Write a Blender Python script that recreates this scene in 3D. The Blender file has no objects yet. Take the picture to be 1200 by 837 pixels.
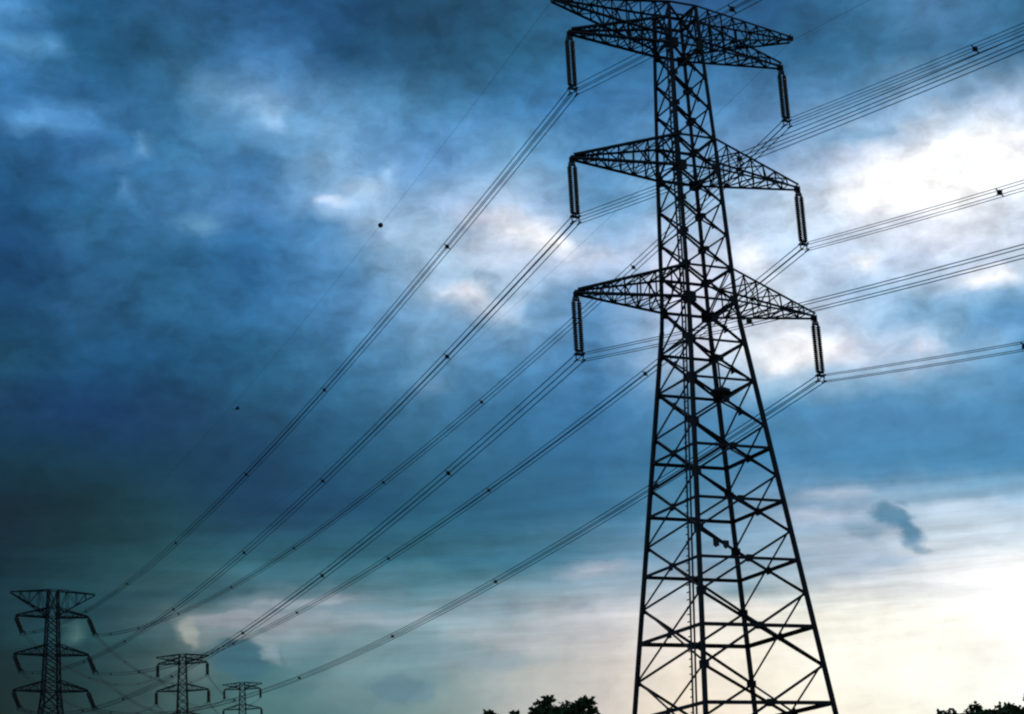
import bpy, math, random
from mathutils import Vector, Matrix
random.seed(7)
S = bpy.context.scene
COL = S.collection
R = math.radians

# ---------------------------------------------------------------- camera
cd = bpy.data.cameras.new('camera'); cam = bpy.data.objects.new('camera', cd); COL.objects.link(cam)
PITCH, ROLL = 0.2977, -0.0512
cd.sensor_width = 36.0; cd.lens = 36.0 * 2232.0 / 1200.0
cd.clip_end = 20000; cd.clip_start = 0.1
_F = Vector((0, math.cos(PITCH), math.sin(PITCH))); _R0 = Vector((1, 0, 0)); _U0 = Vector((0, -math.sin(PITCH), math.cos(PITCH)))
_R = _R0 * math.cos(ROLL) + _U0 * math.sin(ROLL); _U = -_R0 * math.sin(ROLL) + _U0 * math.cos(ROLL)
m = Matrix((( _R.x, _U.x, -_F.x, 0), (_R.y, _U.y, -_F.y, 0), (_R.z, _U.z, -_F.z, 1.6), (0, 0, 0, 1)))
cam.matrix_world = m
S.camera = cam
S.render.resolution_x = 1024; S.render.resolution_y = 714

S.view_settings.view_transform = 'Standard'; S.view_settings.look = 'None'
S.view_settings.exposure = 0; S.view_settings.gamma = 1; S.view_settings.use_curve_mapping = False
S.cycles.filter_width = 2.2

# ---------------------------------------------------------------- sun behind the bright gap in the cloud
SUN_AZ, SUN_EL = 13.0, 24.0
sl = bpy.data.lights.new('sun', 'SUN'); sl.energy = 0.6; sl.angle = R(14); sl.color = (1, 0.93, 0.84)
so = bpy.data.objects.new('sun', sl); COL.objects.link(so)
so.rotation_euler = Vector((math.sin(R(SUN_AZ)) * math.cos(R(SUN_EL)), math.cos(R(SUN_AZ)) * math.cos(R(SUN_EL)), math.sin(R(SUN_EL)))).to_track_quat('Z', 'Y').to_euler()

# ---------------------------------------------------------------- sky: broken dusk cloud, laid out by azimuth and elevation
WARP_X, WARP_Y, TEX = 1.5, 0.75, 0.12
SKY_AZ = [-16.9, -16.41, -15.92, -15.43, -14.94, -14.45, -13.96, -13.47, -12.98, -12.49, -12.0, -11.51, -11.02, -10.53, -10.04, -9.55, -9.06, -8.57, -8.08, -7.59, -7.1, -6.61, -6.12, -5.63, -5.14, -4.65, -4.16, -3.67, -3.18, -2.69, -2.2, -1.71, -1.22, -0.73, -0.24, 0.25, 0.75, 1.24, 1.73, 2.22, 2.71, 3.2, 3.69, 4.18, 4.67, 5.16, 5.65, 6.14, 6.63, 7.12, 7.61, 8.1, 8.59, 9.08, 9.57, 10.06, 10.55, 11.04, 11.53, 12.02, 12.51, 13.0, 13.49, 13.98, 14.47, 14.96, 15.45, 15.94, 16.43, 16.92, 17.41, 17.9]
SKY_EL = [5.3, 5.59, 5.88, 6.17, 6.46, 6.75, 7.04, 7.33, 7.62, 7.91, 8.2, 8.49, 8.78, 9.07, 9.36, 9.65, 9.94, 10.23, 10.52, 10.81, 11.1, 11.39, 11.68, 11.97, 12.26, 12.55, 12.84, 13.13, 13.42, 13.71, 14.0, 14.0, 14.45, 14.91, 15.36, 15.82, 16.27, 16.73, 17.18, 17.64, 18.09, 18.55, 19.0, 19.46, 19.91, 20.37, 20.82, 21.28, 21.73, 22.19, 22.64, 23.1, 23.55, 24.01, 24.46, 24.92, 25.37, 25.83, 26.28, 26.74, 27.19, 27.65, 28.1]
SKY_COL = [
 [(0.009,0.022,0.022),(0.009,0.022,0.022),(0.009,0.022,0.022),(0.009,0.022,0.022),(0.009,0.022,0.022),(0.009,0.022,0.022),(0.009,0.022,0.023),(0.009,0.024,0.025),(0.009,0.025,0.028),(0.009,0.026,0.030),(0.009,0.027,0.033),(0.009,0.029,0.035),(0.009,0.030,0.039),(0.009,0.032,0.042),(0.009,0.034,0.046),(0.009,0.035,0.050),(0.008,0.035,0.051),(0.008,0.033,0.049),(0.008,0.032,0.047),(0.007,0.030,0.045),(0.007,0.029,0.044),(0.007,0.027,0.042),(0.007,0.026,0.041),(0.007,0.025,0.040),(0.007,0.023,0.039),(0.007,0.022,0.038),(0.007,0.023,0.039),(0.007,0.025,0.043),(0.007,0.028,0.048),(0.007,0.031,0.054),(0.007,0.034,0.059),(0.007,0.034,0.059),(0.007,0.038,0.070),(0.008,0.041,0.084),(0.009,0.044,0.099),(0.010,0.048,0.112),(0.011,0.054,0.117),(0.012,0.061,0.123),(0.012,0.067,0.128),(0.011,0.064,0.132),(0.011,0.061,0.136),(0.010,0.059,0.141),(0.010,0.059,0.149),(0.011,0.061,0.158),(0.011,0.062,0.167),(0.011,0.064,0.174),(0.012,0.069,0.179),(0.012,0.074,0.184),(0.013,0.079,0.191),(0.015,0.085,0.202),(0.017,0.092,0.213),(0.019,0.100,0.228),(0.024,0.122,0.279),(0.031,0.148,0.339),(0.038,0.174,0.401),(0.045,0.193,0.432),(0.052,0.212,0.460),(0.061,0.232,0.489),(0.063,0.239,0.500),(0.062,0.238,0.499),(0.061,0.239,0.499),(0.060,0.238,0.499),(0.060,0.238,0.499)],
 [(0.009,0.022,0.022),(0.009,0.022,0.022),(0.009,0.022,0.022),(0.009,0.022,0.022),(0.009,0.022,0.022),(0.009,0.022,0.022),(0.009,0.022,0.023),(0.009,0.024,0.025),(0.009,0.025,0.028),(0.009,0.026,0.030),(0.009,0.027,0.033),(0.009,0.029,0.035),(0.009,0.030,0.039),(0.009,0.032,0.042),(0.009,0.034,0.046),(0.009,0.036,0.050),(0.008,0.035,0.051),(0.008,0.033,0.049),(0.008,0.032,0.047),(0.007,0.030,0.045),(0.007,0.029,0.044),(0.007,0.027,0.042),(0.007,0.026,0.041),(0.007,0.025,0.040),(0.007,0.023,0.038),(0.007,0.022,0.037),(0.007,0.023,0.038),(0.007,0.025,0.042),(0.007,0.028,0.048),(0.007,0.031,0.053),(0.007,0.034,0.059),(0.007,0.034,0.059),(0.007,0.038,0.070),(0.008,0.041,0.084),(0.009,0.044,0.099),(0.010,0.048,0.112),(0.011,0.054,0.117),(0.011,0.060,0.122),(0.012,0.067,0.128),(0.011,0.064,0.132),(0.011,0.061,0.136),(0.010,0.059,0.140),(0.010,0.060,0.149),(0.011,0.062,0.160),(0.011,0.062,0.167),(0.011,0.064,0.174),(0.012,0.069,0.179),(0.012,0.073,0.184),(0.013,0.079,0.191),(0.015,0.085,0.201),(0.017,0.092,0.212),(0.019,0.099,0.225),(0.024,0.120,0.275),(0.038,0.164,0.363),(0.039,0.175,0.402),(0.044,0.191,0.430),(0.051,0.209,0.457),(0.060,0.230,0.487),(0.073,0.260,0.526),(0.062,0.238,0.499),(0.071,0.256,0.526),(0.060,0.238,0.499),(0.060,0.238,0.499)],
 [(0.009,0.022,0.022),(0.009,0.022,0.022),(0.009,0.022,0.022),(0.009,0.022,0.022),(0.009,0.022,0.022),(0.009,0.022,0.022),(0.009,0.022,0.023),(0.009,0.024,0.025),(0.009,0.025,0.028),(0.009,0.026,0.030),(0.009,0.027,0.033),(0.009,0.029,0.036),(0.009,0.030,0.039),(0.009,0.032,0.042),(0.009,0.034,0.046),(0.009,0.036,0.051),(0.008,0.035,0.051),(0.008,0.033,0.049),(0.008,0.032,0.047),(0.007,0.030,0.045),(0.007,0.029,0.044),(0.007,0.027,0.042),(0.007,0.026,0.041),(0.007,0.025,0.040),(0.007,0.023,0.038),(0.007,0.022,0.037),(0.007,0.023,0.038),(0.007,0.025,0.042),(0.007,0.028,0.047),(0.007,0.031,0.053),(0.007,0.034,0.058),(0.007,0.034,0.058),(0.007,0.038,0.070),(0.008,0.041,0.084),(0.009,0.044,0.099),(0.010,0.047,0.112),(0.011,0.054,0.117),(0.011,0.060,0.122),(0.012,0.067,0.128),(0.011,0.064,0.132),(0.011,0.062,0.136),(0.010,0.059,0.140),(0.010,0.060,0.150),(0.011,0.063,0.161),(0.011,0.064,0.168),(0.011,0.064,0.174),(0.012,0.068,0.179),(0.012,0.073,0.184),(0.013,0.078,0.190),(0.014,0.085,0.201),(0.017,0.092,0.212),(0.018,0.097,0.221),(0.024,0.119,0.273),(0.050,0.189,0.404),(0.046,0.190,0.423),(0.043,0.188,0.424),(0.047,0.201,0.448),(0.057,0.222,0.470),(0.087,0.287,0.557),(0.057,0.225,0.472),(0.084,0.274,0.553),(0.059,0.231,0.482),(0.055,0.225,0.471)],
 [(0.009,0.022,0.022),(0.009,0.022,0.022),(0.009,0.022,0.022),(0.009,0.022,0.022),(0.009,0.022,0.022),(0.009,0.022,0.022),(0.009,0.023,0.023),(0.009,0.024,0.026),(0.009,0.025,0.028),(0.009,0.026,0.031),(0.009,0.028,0.033),(0.009,0.029,0.036),(0.009,0.031,0.039),(0.009,0.033,0.044),(0.010,0.038,0.051),(0.010,0.039,0.054),(0.009,0.037,0.053),(0.008,0.035,0.050),(0.008,0.033,0.048),(0.007,0.031,0.047),(0.007,0.030,0.045),(0.007,0.028,0.043),(0.007,0.027,0.042),(0.007,0.026,0.040),(0.007,0.024,0.039),(0.007,0.023,0.037),(0.007,0.023,0.038),(0.007,0.025,0.042),(0.007,0.028,0.048),(0.007,0.031,0.053),(0.007,0.034,0.058),(0.007,0.034,0.058),(0.007,0.038,0.071),(0.008,0.041,0.088),(0.009,0.044,0.102),(0.010,0.047,0.114),(0.011,0.054,0.121),(0.011,0.061,0.127),(0.012,0.069,0.134),(0.012,0.067,0.138),(0.011,0.064,0.142),(0.011,0.062,0.146),(0.011,0.064,0.157),(0.012,0.067,0.167),(0.012,0.068,0.174),(0.013,0.071,0.183),(0.013,0.076,0.191),(0.014,0.081,0.198),(0.015,0.090,0.210),(0.017,0.095,0.220),(0.018,0.097,0.222),(0.019,0.102,0.233),(0.025,0.124,0.285),(0.090,0.281,0.554),(0.059,0.217,0.463),(0.038,0.173,0.391),(0.043,0.188,0.422),(0.047,0.196,0.413),(0.094,0.298,0.564),(0.042,0.179,0.390),(0.066,0.235,0.481),(0.049,0.202,0.425),(0.045,0.193,0.409)],
 [(0.010,0.026,0.026),(0.010,0.026,0.026),(0.010,0.026,0.027),(0.010,0.026,0.027),(0.010,0.026,0.027),(0.010,0.026,0.027),(0.010,0.027,0.028),(0.010,0.028,0.030),(0.010,0.029,0.032),(0.009,0.030,0.035),(0.009,0.031,0.037),(0.009,0.033,0.040),(0.009,0.035,0.044),(0.011,0.042,0.054),(0.012,0.048,0.062),(0.011,0.044,0.061),(0.010,0.043,0.059),(0.009,0.040,0.056),(0.009,0.038,0.054),(0.008,0.036,0.052),(0.008,0.034,0.049),(0.007,0.031,0.045),(0.007,0.030,0.044),(0.007,0.028,0.043),(0.007,0.026,0.041),(0.007,0.025,0.039),(0.007,0.025,0.039),(0.007,0.027,0.043),(0.007,0.030,0.049),(0.007,0.032,0.054),(0.007,0.035,0.060),(0.007,0.035,0.060),(0.007,0.040,0.075),(0.008,0.042,0.094),(0.009,0.044,0.108),(0.010,0.047,0.120),(0.010,0.055,0.128),(0.011,0.062,0.136),(0.012,0.071,0.145),(0.012,0.070,0.149),(0.012,0.068,0.152),(0.012,0.067,0.155),(0.013,0.069,0.165),(0.013,0.071,0.174),(0.013,0.073,0.181),(0.014,0.078,0.194),(0.015,0.085,0.205),(0.016,0.091,0.213),(0.018,0.101,0.230),(0.020,0.105,0.239),(0.020,0.106,0.245),(0.022,0.111,0.258),(0.027,0.129,0.298),(0.109,0.323,0.622),(0.078,0.256,0.522),(0.037,0.170,0.383),(0.039,0.175,0.388),(0.039,0.173,0.363),(0.085,0.276,0.521),(0.033,0.151,0.341),(0.042,0.178,0.374),(0.036,0.166,0.355),(0.036,0.164,0.353)],
 [(0.011,0.030,0.031),(0.011,0.030,0.031),(0.011,0.030,0.031),(0.011,0.030,0.031),(0.011,0.030,0.032),(0.011,0.030,0.032),(0.011,0.031,0.033),(0.011,0.032,0.035),(0.011,0.033,0.037),(0.010,0.034,0.039),(0.010,0.034,0.041),(0.010,0.036,0.045),(0.010,0.039,0.049),(0.012,0.049,0.062),(0.013,0.053,0.068),(0.012,0.049,0.067),(0.011,0.048,0.066),(0.011,0.046,0.064),(0.010,0.043,0.060),(0.010,0.042,0.058),(0.009,0.037,0.053),(0.008,0.033,0.048),(0.008,0.032,0.046),(0.008,0.031,0.045),(0.008,0.029,0.042),(0.007,0.027,0.040),(0.007,0.026,0.040),(0.007,0.028,0.044),(0.007,0.031,0.051),(0.007,0.033,0.055),(0.007,0.036,0.062),(0.007,0.036,0.062),(0.008,0.041,0.080),(0.008,0.043,0.099),(0.009,0.044,0.112),(0.009,0.047,0.124),(0.010,0.055,0.135),(0.011,0.064,0.145),(0.012,0.073,0.156),(0.013,0.073,0.159),(0.013,0.073,0.162),(0.014,0.072,0.164),(0.014,0.074,0.173),(0.014,0.075,0.181),(0.015,0.078,0.190),(0.016,0.086,0.206),(0.018,0.097,0.224),(0.018,0.101,0.230),(0.020,0.110,0.243),(0.021,0.112,0.252),(0.023,0.115,0.265),(0.025,0.119,0.279),(0.029,0.133,0.310),(0.078,0.253,0.514),(0.072,0.243,0.502),(0.037,0.167,0.376),(0.035,0.160,0.348),(0.032,0.153,0.319),(0.087,0.272,0.523),(0.027,0.132,0.295),(0.029,0.141,0.303),(0.028,0.139,0.303),(0.028,0.139,0.302)],
 [(0.013,0.035,0.037),(0.013,0.035,0.037),(0.013,0.035,0.037),(0.013,0.035,0.037),(0.013,0.035,0.037),(0.013,0.035,0.037),(0.013,0.036,0.038),(0.012,0.036,0.040),(0.012,0.037,0.042),(0.011,0.038,0.044),(0.011,0.038,0.046),(0.011,0.041,0.050),(0.011,0.043,0.054),(0.013,0.053,0.067),(0.014,0.056,0.071),(0.013,0.054,0.072),(0.013,0.054,0.072),(0.012,0.052,0.070),(0.011,0.049,0.067),(0.011,0.047,0.064),(0.009,0.041,0.057),(0.008,0.036,0.051),(0.008,0.035,0.049),(0.008,0.035,0.049),(0.008,0.031,0.045),(0.008,0.028,0.041),(0.007,0.028,0.041),(0.007,0.030,0.046),(0.007,0.032,0.052),(0.007,0.034,0.057),(0.007,0.037,0.064),(0.007,0.037,0.064),(0.008,0.043,0.085),(0.008,0.044,0.104),(0.009,0.044,0.116),(0.009,0.047,0.128),(0.010,0.056,0.142),(0.011,0.065,0.154),(0.012,0.076,0.168),(0.013,0.077,0.170),(0.014,0.077,0.172),(0.015,0.077,0.173),(0.016,0.080,0.182),(0.016,0.082,0.191),(0.017,0.087,0.202),(0.019,0.096,0.222),(0.027,0.121,0.261),(0.024,0.119,0.257),(0.022,0.118,0.256),(0.023,0.118,0.263),(0.025,0.124,0.285),(0.027,0.126,0.299),(0.030,0.137,0.322),(0.073,0.247,0.509),(0.072,0.241,0.499),(0.032,0.152,0.340),(0.028,0.138,0.300),(0.026,0.133,0.277),(0.034,0.149,0.295),(0.022,0.114,0.255),(0.022,0.118,0.255),(0.021,0.116,0.257),(0.021,0.116,0.256)],
 [(0.015,0.040,0.043),(0.015,0.040,0.043),(0.015,0.040,0.043),(0.015,0.040,0.043),(0.015,0.040,0.043),(0.015,0.040,0.043),(0.014,0.041,0.044),(0.014,0.041,0.045),(0.013,0.041,0.047),(0.012,0.042,0.049),(0.012,0.043,0.051),(0.014,0.052,0.061),(0.015,0.053,0.064),(0.060,0.146,0.149),(0.054,0.135,0.139),(0.014,0.058,0.077),(0.014,0.058,0.077),(0.013,0.056,0.075),(0.012,0.055,0.074),(0.012,0.053,0.071),(0.011,0.047,0.063),(0.009,0.040,0.054),(0.009,0.038,0.053),(0.009,0.039,0.053),(0.008,0.034,0.047),(0.008,0.031,0.043),(0.008,0.030,0.043),(0.008,0.032,0.048),(0.008,0.034,0.054),(0.008,0.036,0.059),(0.008,0.039,0.067),(0.008,0.039,0.067),(0.008,0.044,0.089),(0.009,0.044,0.108),(0.009,0.044,0.119),(0.009,0.046,0.131),(0.010,0.057,0.149),(0.011,0.067,0.164),(0.012,0.078,0.179),(0.014,0.080,0.182),(0.015,0.081,0.182),(0.017,0.082,0.183),(0.018,0.086,0.192),(0.019,0.091,0.205),(0.020,0.098,0.219),(0.022,0.109,0.241),(0.031,0.135,0.282),(0.028,0.134,0.279),(0.024,0.129,0.274),(0.025,0.128,0.281),(0.028,0.134,0.305),(0.033,0.143,0.334),(0.032,0.142,0.337),(0.069,0.240,0.498),(0.063,0.220,0.462),(0.026,0.129,0.287),(0.021,0.113,0.246),(0.020,0.111,0.235),(0.017,0.101,0.209),(0.017,0.099,0.216),(0.017,0.098,0.214),(0.016,0.096,0.216),(0.016,0.095,0.216)],
 [(0.017,0.046,0.049),(0.017,0.046,0.049),(0.017,0.046,0.049),(0.017,0.046,0.049),(0.017,0.046,0.049),(0.017,0.046,0.049),(0.016,0.046,0.050),(0.016,0.047,0.052),(0.015,0.047,0.053),(0.014,0.047,0.054),(0.013,0.047,0.056),(0.015,0.054,0.064),(0.014,0.054,0.066),(0.015,0.061,0.075),(0.015,0.061,0.078),(0.016,0.062,0.083),(0.015,0.061,0.080),(0.014,0.059,0.077),(0.014,0.062,0.081),(0.014,0.060,0.078),(0.012,0.053,0.070),(0.010,0.045,0.060),(0.010,0.043,0.058),(0.010,0.043,0.057),(0.009,0.038,0.051),(0.008,0.034,0.046),(0.008,0.033,0.045),(0.008,0.035,0.051),(0.008,0.037,0.057),(0.008,0.038,0.063),(0.008,0.041,0.071),(0.008,0.041,0.071),(0.009,0.046,0.093),(0.009,0.045,0.110),(0.009,0.045,0.120),(0.009,0.046,0.131),(0.010,0.057,0.152),(0.011,0.068,0.168),(0.012,0.079,0.185),(0.014,0.083,0.189),(0.016,0.085,0.190),(0.018,0.087,0.192),(0.019,0.092,0.201),(0.020,0.098,0.216),(0.021,0.105,0.231),(0.023,0.114,0.247),(0.028,0.131,0.275),(0.028,0.136,0.284),(0.028,0.141,0.294),(0.029,0.141,0.305),(0.031,0.143,0.322),(0.049,0.185,0.401),(0.034,0.149,0.347),(0.056,0.206,0.440),(0.053,0.198,0.420),(0.025,0.123,0.271),(0.020,0.107,0.233),(0.019,0.105,0.226),(0.017,0.097,0.204),(0.017,0.096,0.206),(0.017,0.096,0.208),(0.017,0.095,0.213),(0.017,0.095,0.214)],
 [(0.021,0.053,0.056),(0.021,0.053,0.056),(0.021,0.053,0.056),(0.021,0.053,0.056),(0.021,0.053,0.056),(0.021,0.053,0.056),(0.021,0.054,0.058),(0.020,0.055,0.060),(0.020,0.056,0.062),(0.020,0.056,0.064),(0.019,0.057,0.066),(0.020,0.061,0.071),(0.021,0.066,0.079),(0.021,0.071,0.086),(0.022,0.071,0.089),(0.021,0.071,0.091),(0.018,0.066,0.085),(0.016,0.062,0.080),(0.019,0.071,0.090),(0.017,0.067,0.087),(0.014,0.061,0.079),(0.012,0.052,0.069),(0.011,0.048,0.064),(0.011,0.047,0.062),(0.010,0.042,0.057),(0.009,0.037,0.051),(0.008,0.036,0.051),(0.009,0.038,0.056),(0.008,0.040,0.063),(0.008,0.041,0.069),(0.009,0.044,0.077),(0.009,0.044,0.077),(0.009,0.047,0.096),(0.009,0.045,0.111),(0.009,0.045,0.118),(0.009,0.046,0.126),(0.010,0.057,0.148),(0.011,0.068,0.166),(0.012,0.079,0.185),(0.014,0.084,0.191),(0.016,0.088,0.196),(0.018,0.092,0.201),(0.020,0.097,0.209),(0.021,0.102,0.221),(0.022,0.108,0.233),(0.024,0.117,0.250),(0.026,0.126,0.267),(0.029,0.138,0.291),(0.032,0.149,0.311),(0.033,0.152,0.324),(0.034,0.153,0.337),(0.073,0.242,0.489),(0.036,0.158,0.356),(0.040,0.169,0.366),(0.041,0.167,0.356),(0.028,0.133,0.287),(0.022,0.112,0.243),(0.020,0.107,0.229),(0.017,0.096,0.204),(0.018,0.095,0.203),(0.018,0.096,0.207),(0.018,0.097,0.214),(0.018,0.097,0.216)],
 [(0.025,0.061,0.063),(0.025,0.061,0.063),(0.025,0.061,0.063),(0.025,0.061,0.063),(0.025,0.061,0.063),(0.025,0.061,0.063),(0.025,0.062,0.066),(0.026,0.064,0.068),(0.026,0.065,0.071),(0.027,0.067,0.074),(0.027,0.069,0.077),(0.028,0.073,0.083),(0.027,0.076,0.090),(0.025,0.078,0.093),(0.030,0.083,0.101),(0.028,0.082,0.102),(0.022,0.071,0.090),(0.018,0.064,0.083),(0.024,0.079,0.100),(0.021,0.075,0.096),(0.017,0.069,0.089),(0.014,0.061,0.080),(0.013,0.054,0.072),(0.012,0.051,0.068),(0.011,0.047,0.064),(0.010,0.042,0.058),(0.009,0.040,0.057),(0.009,0.041,0.063),(0.009,0.043,0.070),(0.009,0.045,0.076),(0.009,0.047,0.084),(0.009,0.047,0.084),(0.009,0.048,0.098),(0.009,0.046,0.111),(0.009,0.045,0.117),(0.009,0.046,0.122),(0.010,0.057,0.143),(0.011,0.068,0.164),(0.012,0.079,0.185),(0.014,0.085,0.194),(0.016,0.091,0.201),(0.019,0.097,0.209),(0.020,0.102,0.218),(0.021,0.106,0.226),(0.022,0.110,0.235),(0.023,0.116,0.248),(0.027,0.129,0.273),(0.034,0.146,0.307),(0.036,0.157,0.327),(0.082,0.245,0.469),(0.037,0.163,0.352),(0.058,0.211,0.441),(0.038,0.168,0.366),(0.033,0.145,0.311),(0.032,0.142,0.301),(0.031,0.142,0.301),(0.025,0.123,0.262),(0.022,0.111,0.235),(0.018,0.097,0.204),(0.018,0.096,0.203),(0.019,0.097,0.206),(0.019,0.098,0.215),(0.020,0.098,0.218)],
 [(0.030,0.069,0.071),(0.030,0.069,0.071),(0.030,0.069,0.071),(0.030,0.069,0.071),(0.030,0.069,0.071),(0.030,0.069,0.071),(0.031,0.071,0.074),(0.032,0.074,0.078),(0.033,0.076,0.081),(0.035,0.079,0.085),(0.036,0.081,0.089),(0.038,0.086,0.096),(0.033,0.085,0.098),(0.030,0.085,0.100),(0.041,0.097,0.115),(0.039,0.096,0.117),(0.027,0.078,0.097),(0.020,0.068,0.087),(0.029,0.090,0.111),(0.025,0.084,0.105),(0.020,0.077,0.098),(0.017,0.070,0.091),(0.014,0.061,0.081),(0.013,0.055,0.074),(0.012,0.052,0.072),(0.010,0.047,0.066),(0.009,0.044,0.065),(0.009,0.045,0.070),(0.010,0.047,0.077),(0.009,0.048,0.084),(0.009,0.049,0.090),(0.009,0.049,0.090),(0.009,0.049,0.100),(0.009,0.047,0.111),(0.009,0.046,0.115),(0.010,0.046,0.118),(0.011,0.057,0.140),(0.012,0.069,0.163),(0.012,0.079,0.184),(0.014,0.087,0.196),(0.017,0.094,0.207),(0.019,0.102,0.218),(0.021,0.107,0.226),(0.021,0.110,0.232),(0.022,0.113,0.238),(0.023,0.118,0.248),(0.028,0.132,0.278),(0.035,0.149,0.312),(0.043,0.169,0.353),(0.046,0.178,0.368),(0.040,0.174,0.368),(0.044,0.187,0.396),(0.133,0.358,0.647),(0.031,0.138,0.291),(0.032,0.141,0.294),(0.031,0.140,0.291),(0.028,0.129,0.268),(0.024,0.116,0.238),(0.019,0.099,0.203),(0.019,0.097,0.204),(0.020,0.097,0.207),(0.021,0.099,0.217),(0.021,0.100,0.220)],
 [(0.035,0.078,0.080),(0.035,0.078,0.080),(0.035,0.078,0.080),(0.035,0.078,0.080),(0.035,0.078,0.080),(0.035,0.078,0.080),(0.037,0.081,0.084),(0.039,0.084,0.088),(0.042,0.088,0.092),(0.044,0.091,0.097),(0.047,0.095,0.102),(0.049,0.101,0.110),(0.042,0.097,0.109),(0.040,0.096,0.111),(0.054,0.114,0.132),(0.053,0.114,0.135),(0.034,0.087,0.107),(0.023,0.072,0.091),(0.036,0.101,0.123),(0.029,0.093,0.115),(0.023,0.084,0.107),(0.019,0.077,0.100),(0.016,0.068,0.090),(0.014,0.061,0.083),(0.013,0.058,0.081),(0.011,0.052,0.075),(0.010,0.049,0.073),(0.010,0.050,0.079),(0.010,0.051,0.085),(0.010,0.051,0.092),(0.010,0.051,0.096),(0.010,0.051,0.096),(0.010,0.050,0.103),(0.010,0.048,0.111),(0.010,0.046,0.113),(0.010,0.047,0.115),(0.011,0.058,0.136),(0.012,0.069,0.161),(0.012,0.079,0.184),(0.014,0.088,0.199),(0.017,0.097,0.212),(0.020,0.107,0.227),(0.022,0.113,0.235),(0.022,0.114,0.238),(0.022,0.116,0.240),(0.023,0.119,0.249),(0.030,0.136,0.283),(0.037,0.154,0.320),(0.046,0.173,0.361),(0.046,0.180,0.375),(0.044,0.184,0.384),(0.044,0.192,0.398),(0.045,0.189,0.385),(0.033,0.148,0.305),(0.035,0.152,0.309),(0.032,0.143,0.291),(0.030,0.135,0.272),(0.027,0.121,0.240),(0.021,0.100,0.203),(0.020,0.098,0.204),(0.021,0.098,0.208),(0.022,0.101,0.218),(0.023,0.102,0.222)],
 [(0.040,0.088,0.089),(0.040,0.088,0.089),(0.040,0.088,0.089),(0.040,0.088,0.089),(0.040,0.088,0.089),(0.040,0.088,0.089),(0.043,0.092,0.094),(0.047,0.096,0.099),(0.050,0.101,0.105),(0.055,0.106,0.111),(0.060,0.112,0.118),(0.061,0.116,0.125),(0.058,0.116,0.128),(0.060,0.120,0.134),(0.061,0.121,0.139),(0.071,0.136,0.157),(0.045,0.102,0.123),(0.029,0.081,0.101),(0.043,0.113,0.136),(0.033,0.102,0.126),(0.025,0.091,0.115),(0.020,0.083,0.108),(0.018,0.074,0.099),(0.015,0.068,0.093),(0.014,0.063,0.090),(0.012,0.057,0.084),(0.011,0.053,0.082),(0.010,0.053,0.087),(0.010,0.053,0.093),(0.010,0.052,0.098),(0.010,0.052,0.101),(0.010,0.052,0.101),(0.010,0.051,0.105),(0.010,0.050,0.111),(0.010,0.048,0.112),(0.010,0.048,0.113),(0.011,0.059,0.135),(0.012,0.070,0.161),(0.012,0.080,0.185),(0.015,0.090,0.202),(0.018,0.101,0.219),(0.021,0.113,0.237),(0.022,0.119,0.246),(0.022,0.119,0.246),(0.023,0.119,0.247),(0.023,0.121,0.252),(0.031,0.140,0.290),(0.049,0.177,0.353),(0.050,0.181,0.378),(0.050,0.189,0.391),(0.048,0.194,0.399),(0.057,0.223,0.438),(0.045,0.196,0.393),(0.042,0.176,0.350),(0.040,0.167,0.328),(0.039,0.159,0.309),(0.036,0.148,0.286),(0.033,0.133,0.257),(0.022,0.104,0.210),(0.021,0.100,0.208),(0.022,0.100,0.211),(0.023,0.102,0.220),(0.024,0.102,0.223)],
 [(0.046,0.103,0.104),(0.046,0.103,0.104),(0.046,0.103,0.104),(0.046,0.103,0.104),(0.046,0.103,0.104),(0.046,0.103,0.104),(0.049,0.106,0.110),(0.051,0.110,0.115),(0.056,0.116,0.122),(0.076,0.135,0.142),(0.084,0.143,0.150),(0.070,0.134,0.145),(0.140,0.201,0.208),(0.232,0.282,0.279),(0.216,0.265,0.258),(0.122,0.190,0.211),(0.063,0.128,0.151),(0.041,0.101,0.123),(0.050,0.124,0.151),(0.037,0.110,0.137),(0.027,0.097,0.124),(0.021,0.087,0.116),(0.019,0.079,0.109),(0.016,0.071,0.103),(0.014,0.064,0.097),(0.012,0.058,0.091),(0.011,0.054,0.089),(0.011,0.053,0.093),(0.010,0.052,0.098),(0.010,0.051,0.102),(0.010,0.051,0.104),(0.010,0.051,0.104),(0.010,0.052,0.108),(0.010,0.052,0.114),(0.011,0.051,0.116),(0.011,0.051,0.118),(0.012,0.063,0.142),(0.013,0.075,0.168),(0.014,0.085,0.191),(0.016,0.096,0.211),(0.019,0.107,0.230),(0.022,0.118,0.250),(0.024,0.124,0.261),(0.023,0.123,0.261),(0.023,0.123,0.261),(0.024,0.125,0.267),(0.032,0.144,0.305),(0.097,0.269,0.467),(0.053,0.187,0.392),(0.069,0.226,0.445),(0.053,0.200,0.408),(0.055,0.213,0.423),(0.051,0.202,0.396),(0.053,0.201,0.389),(0.054,0.196,0.372),(0.056,0.193,0.361),(0.068,0.206,0.373),(0.040,0.150,0.292),(0.026,0.116,0.238),(0.023,0.106,0.223),(0.023,0.103,0.221),(0.023,0.102,0.223),(0.023,0.101,0.223)],
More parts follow.
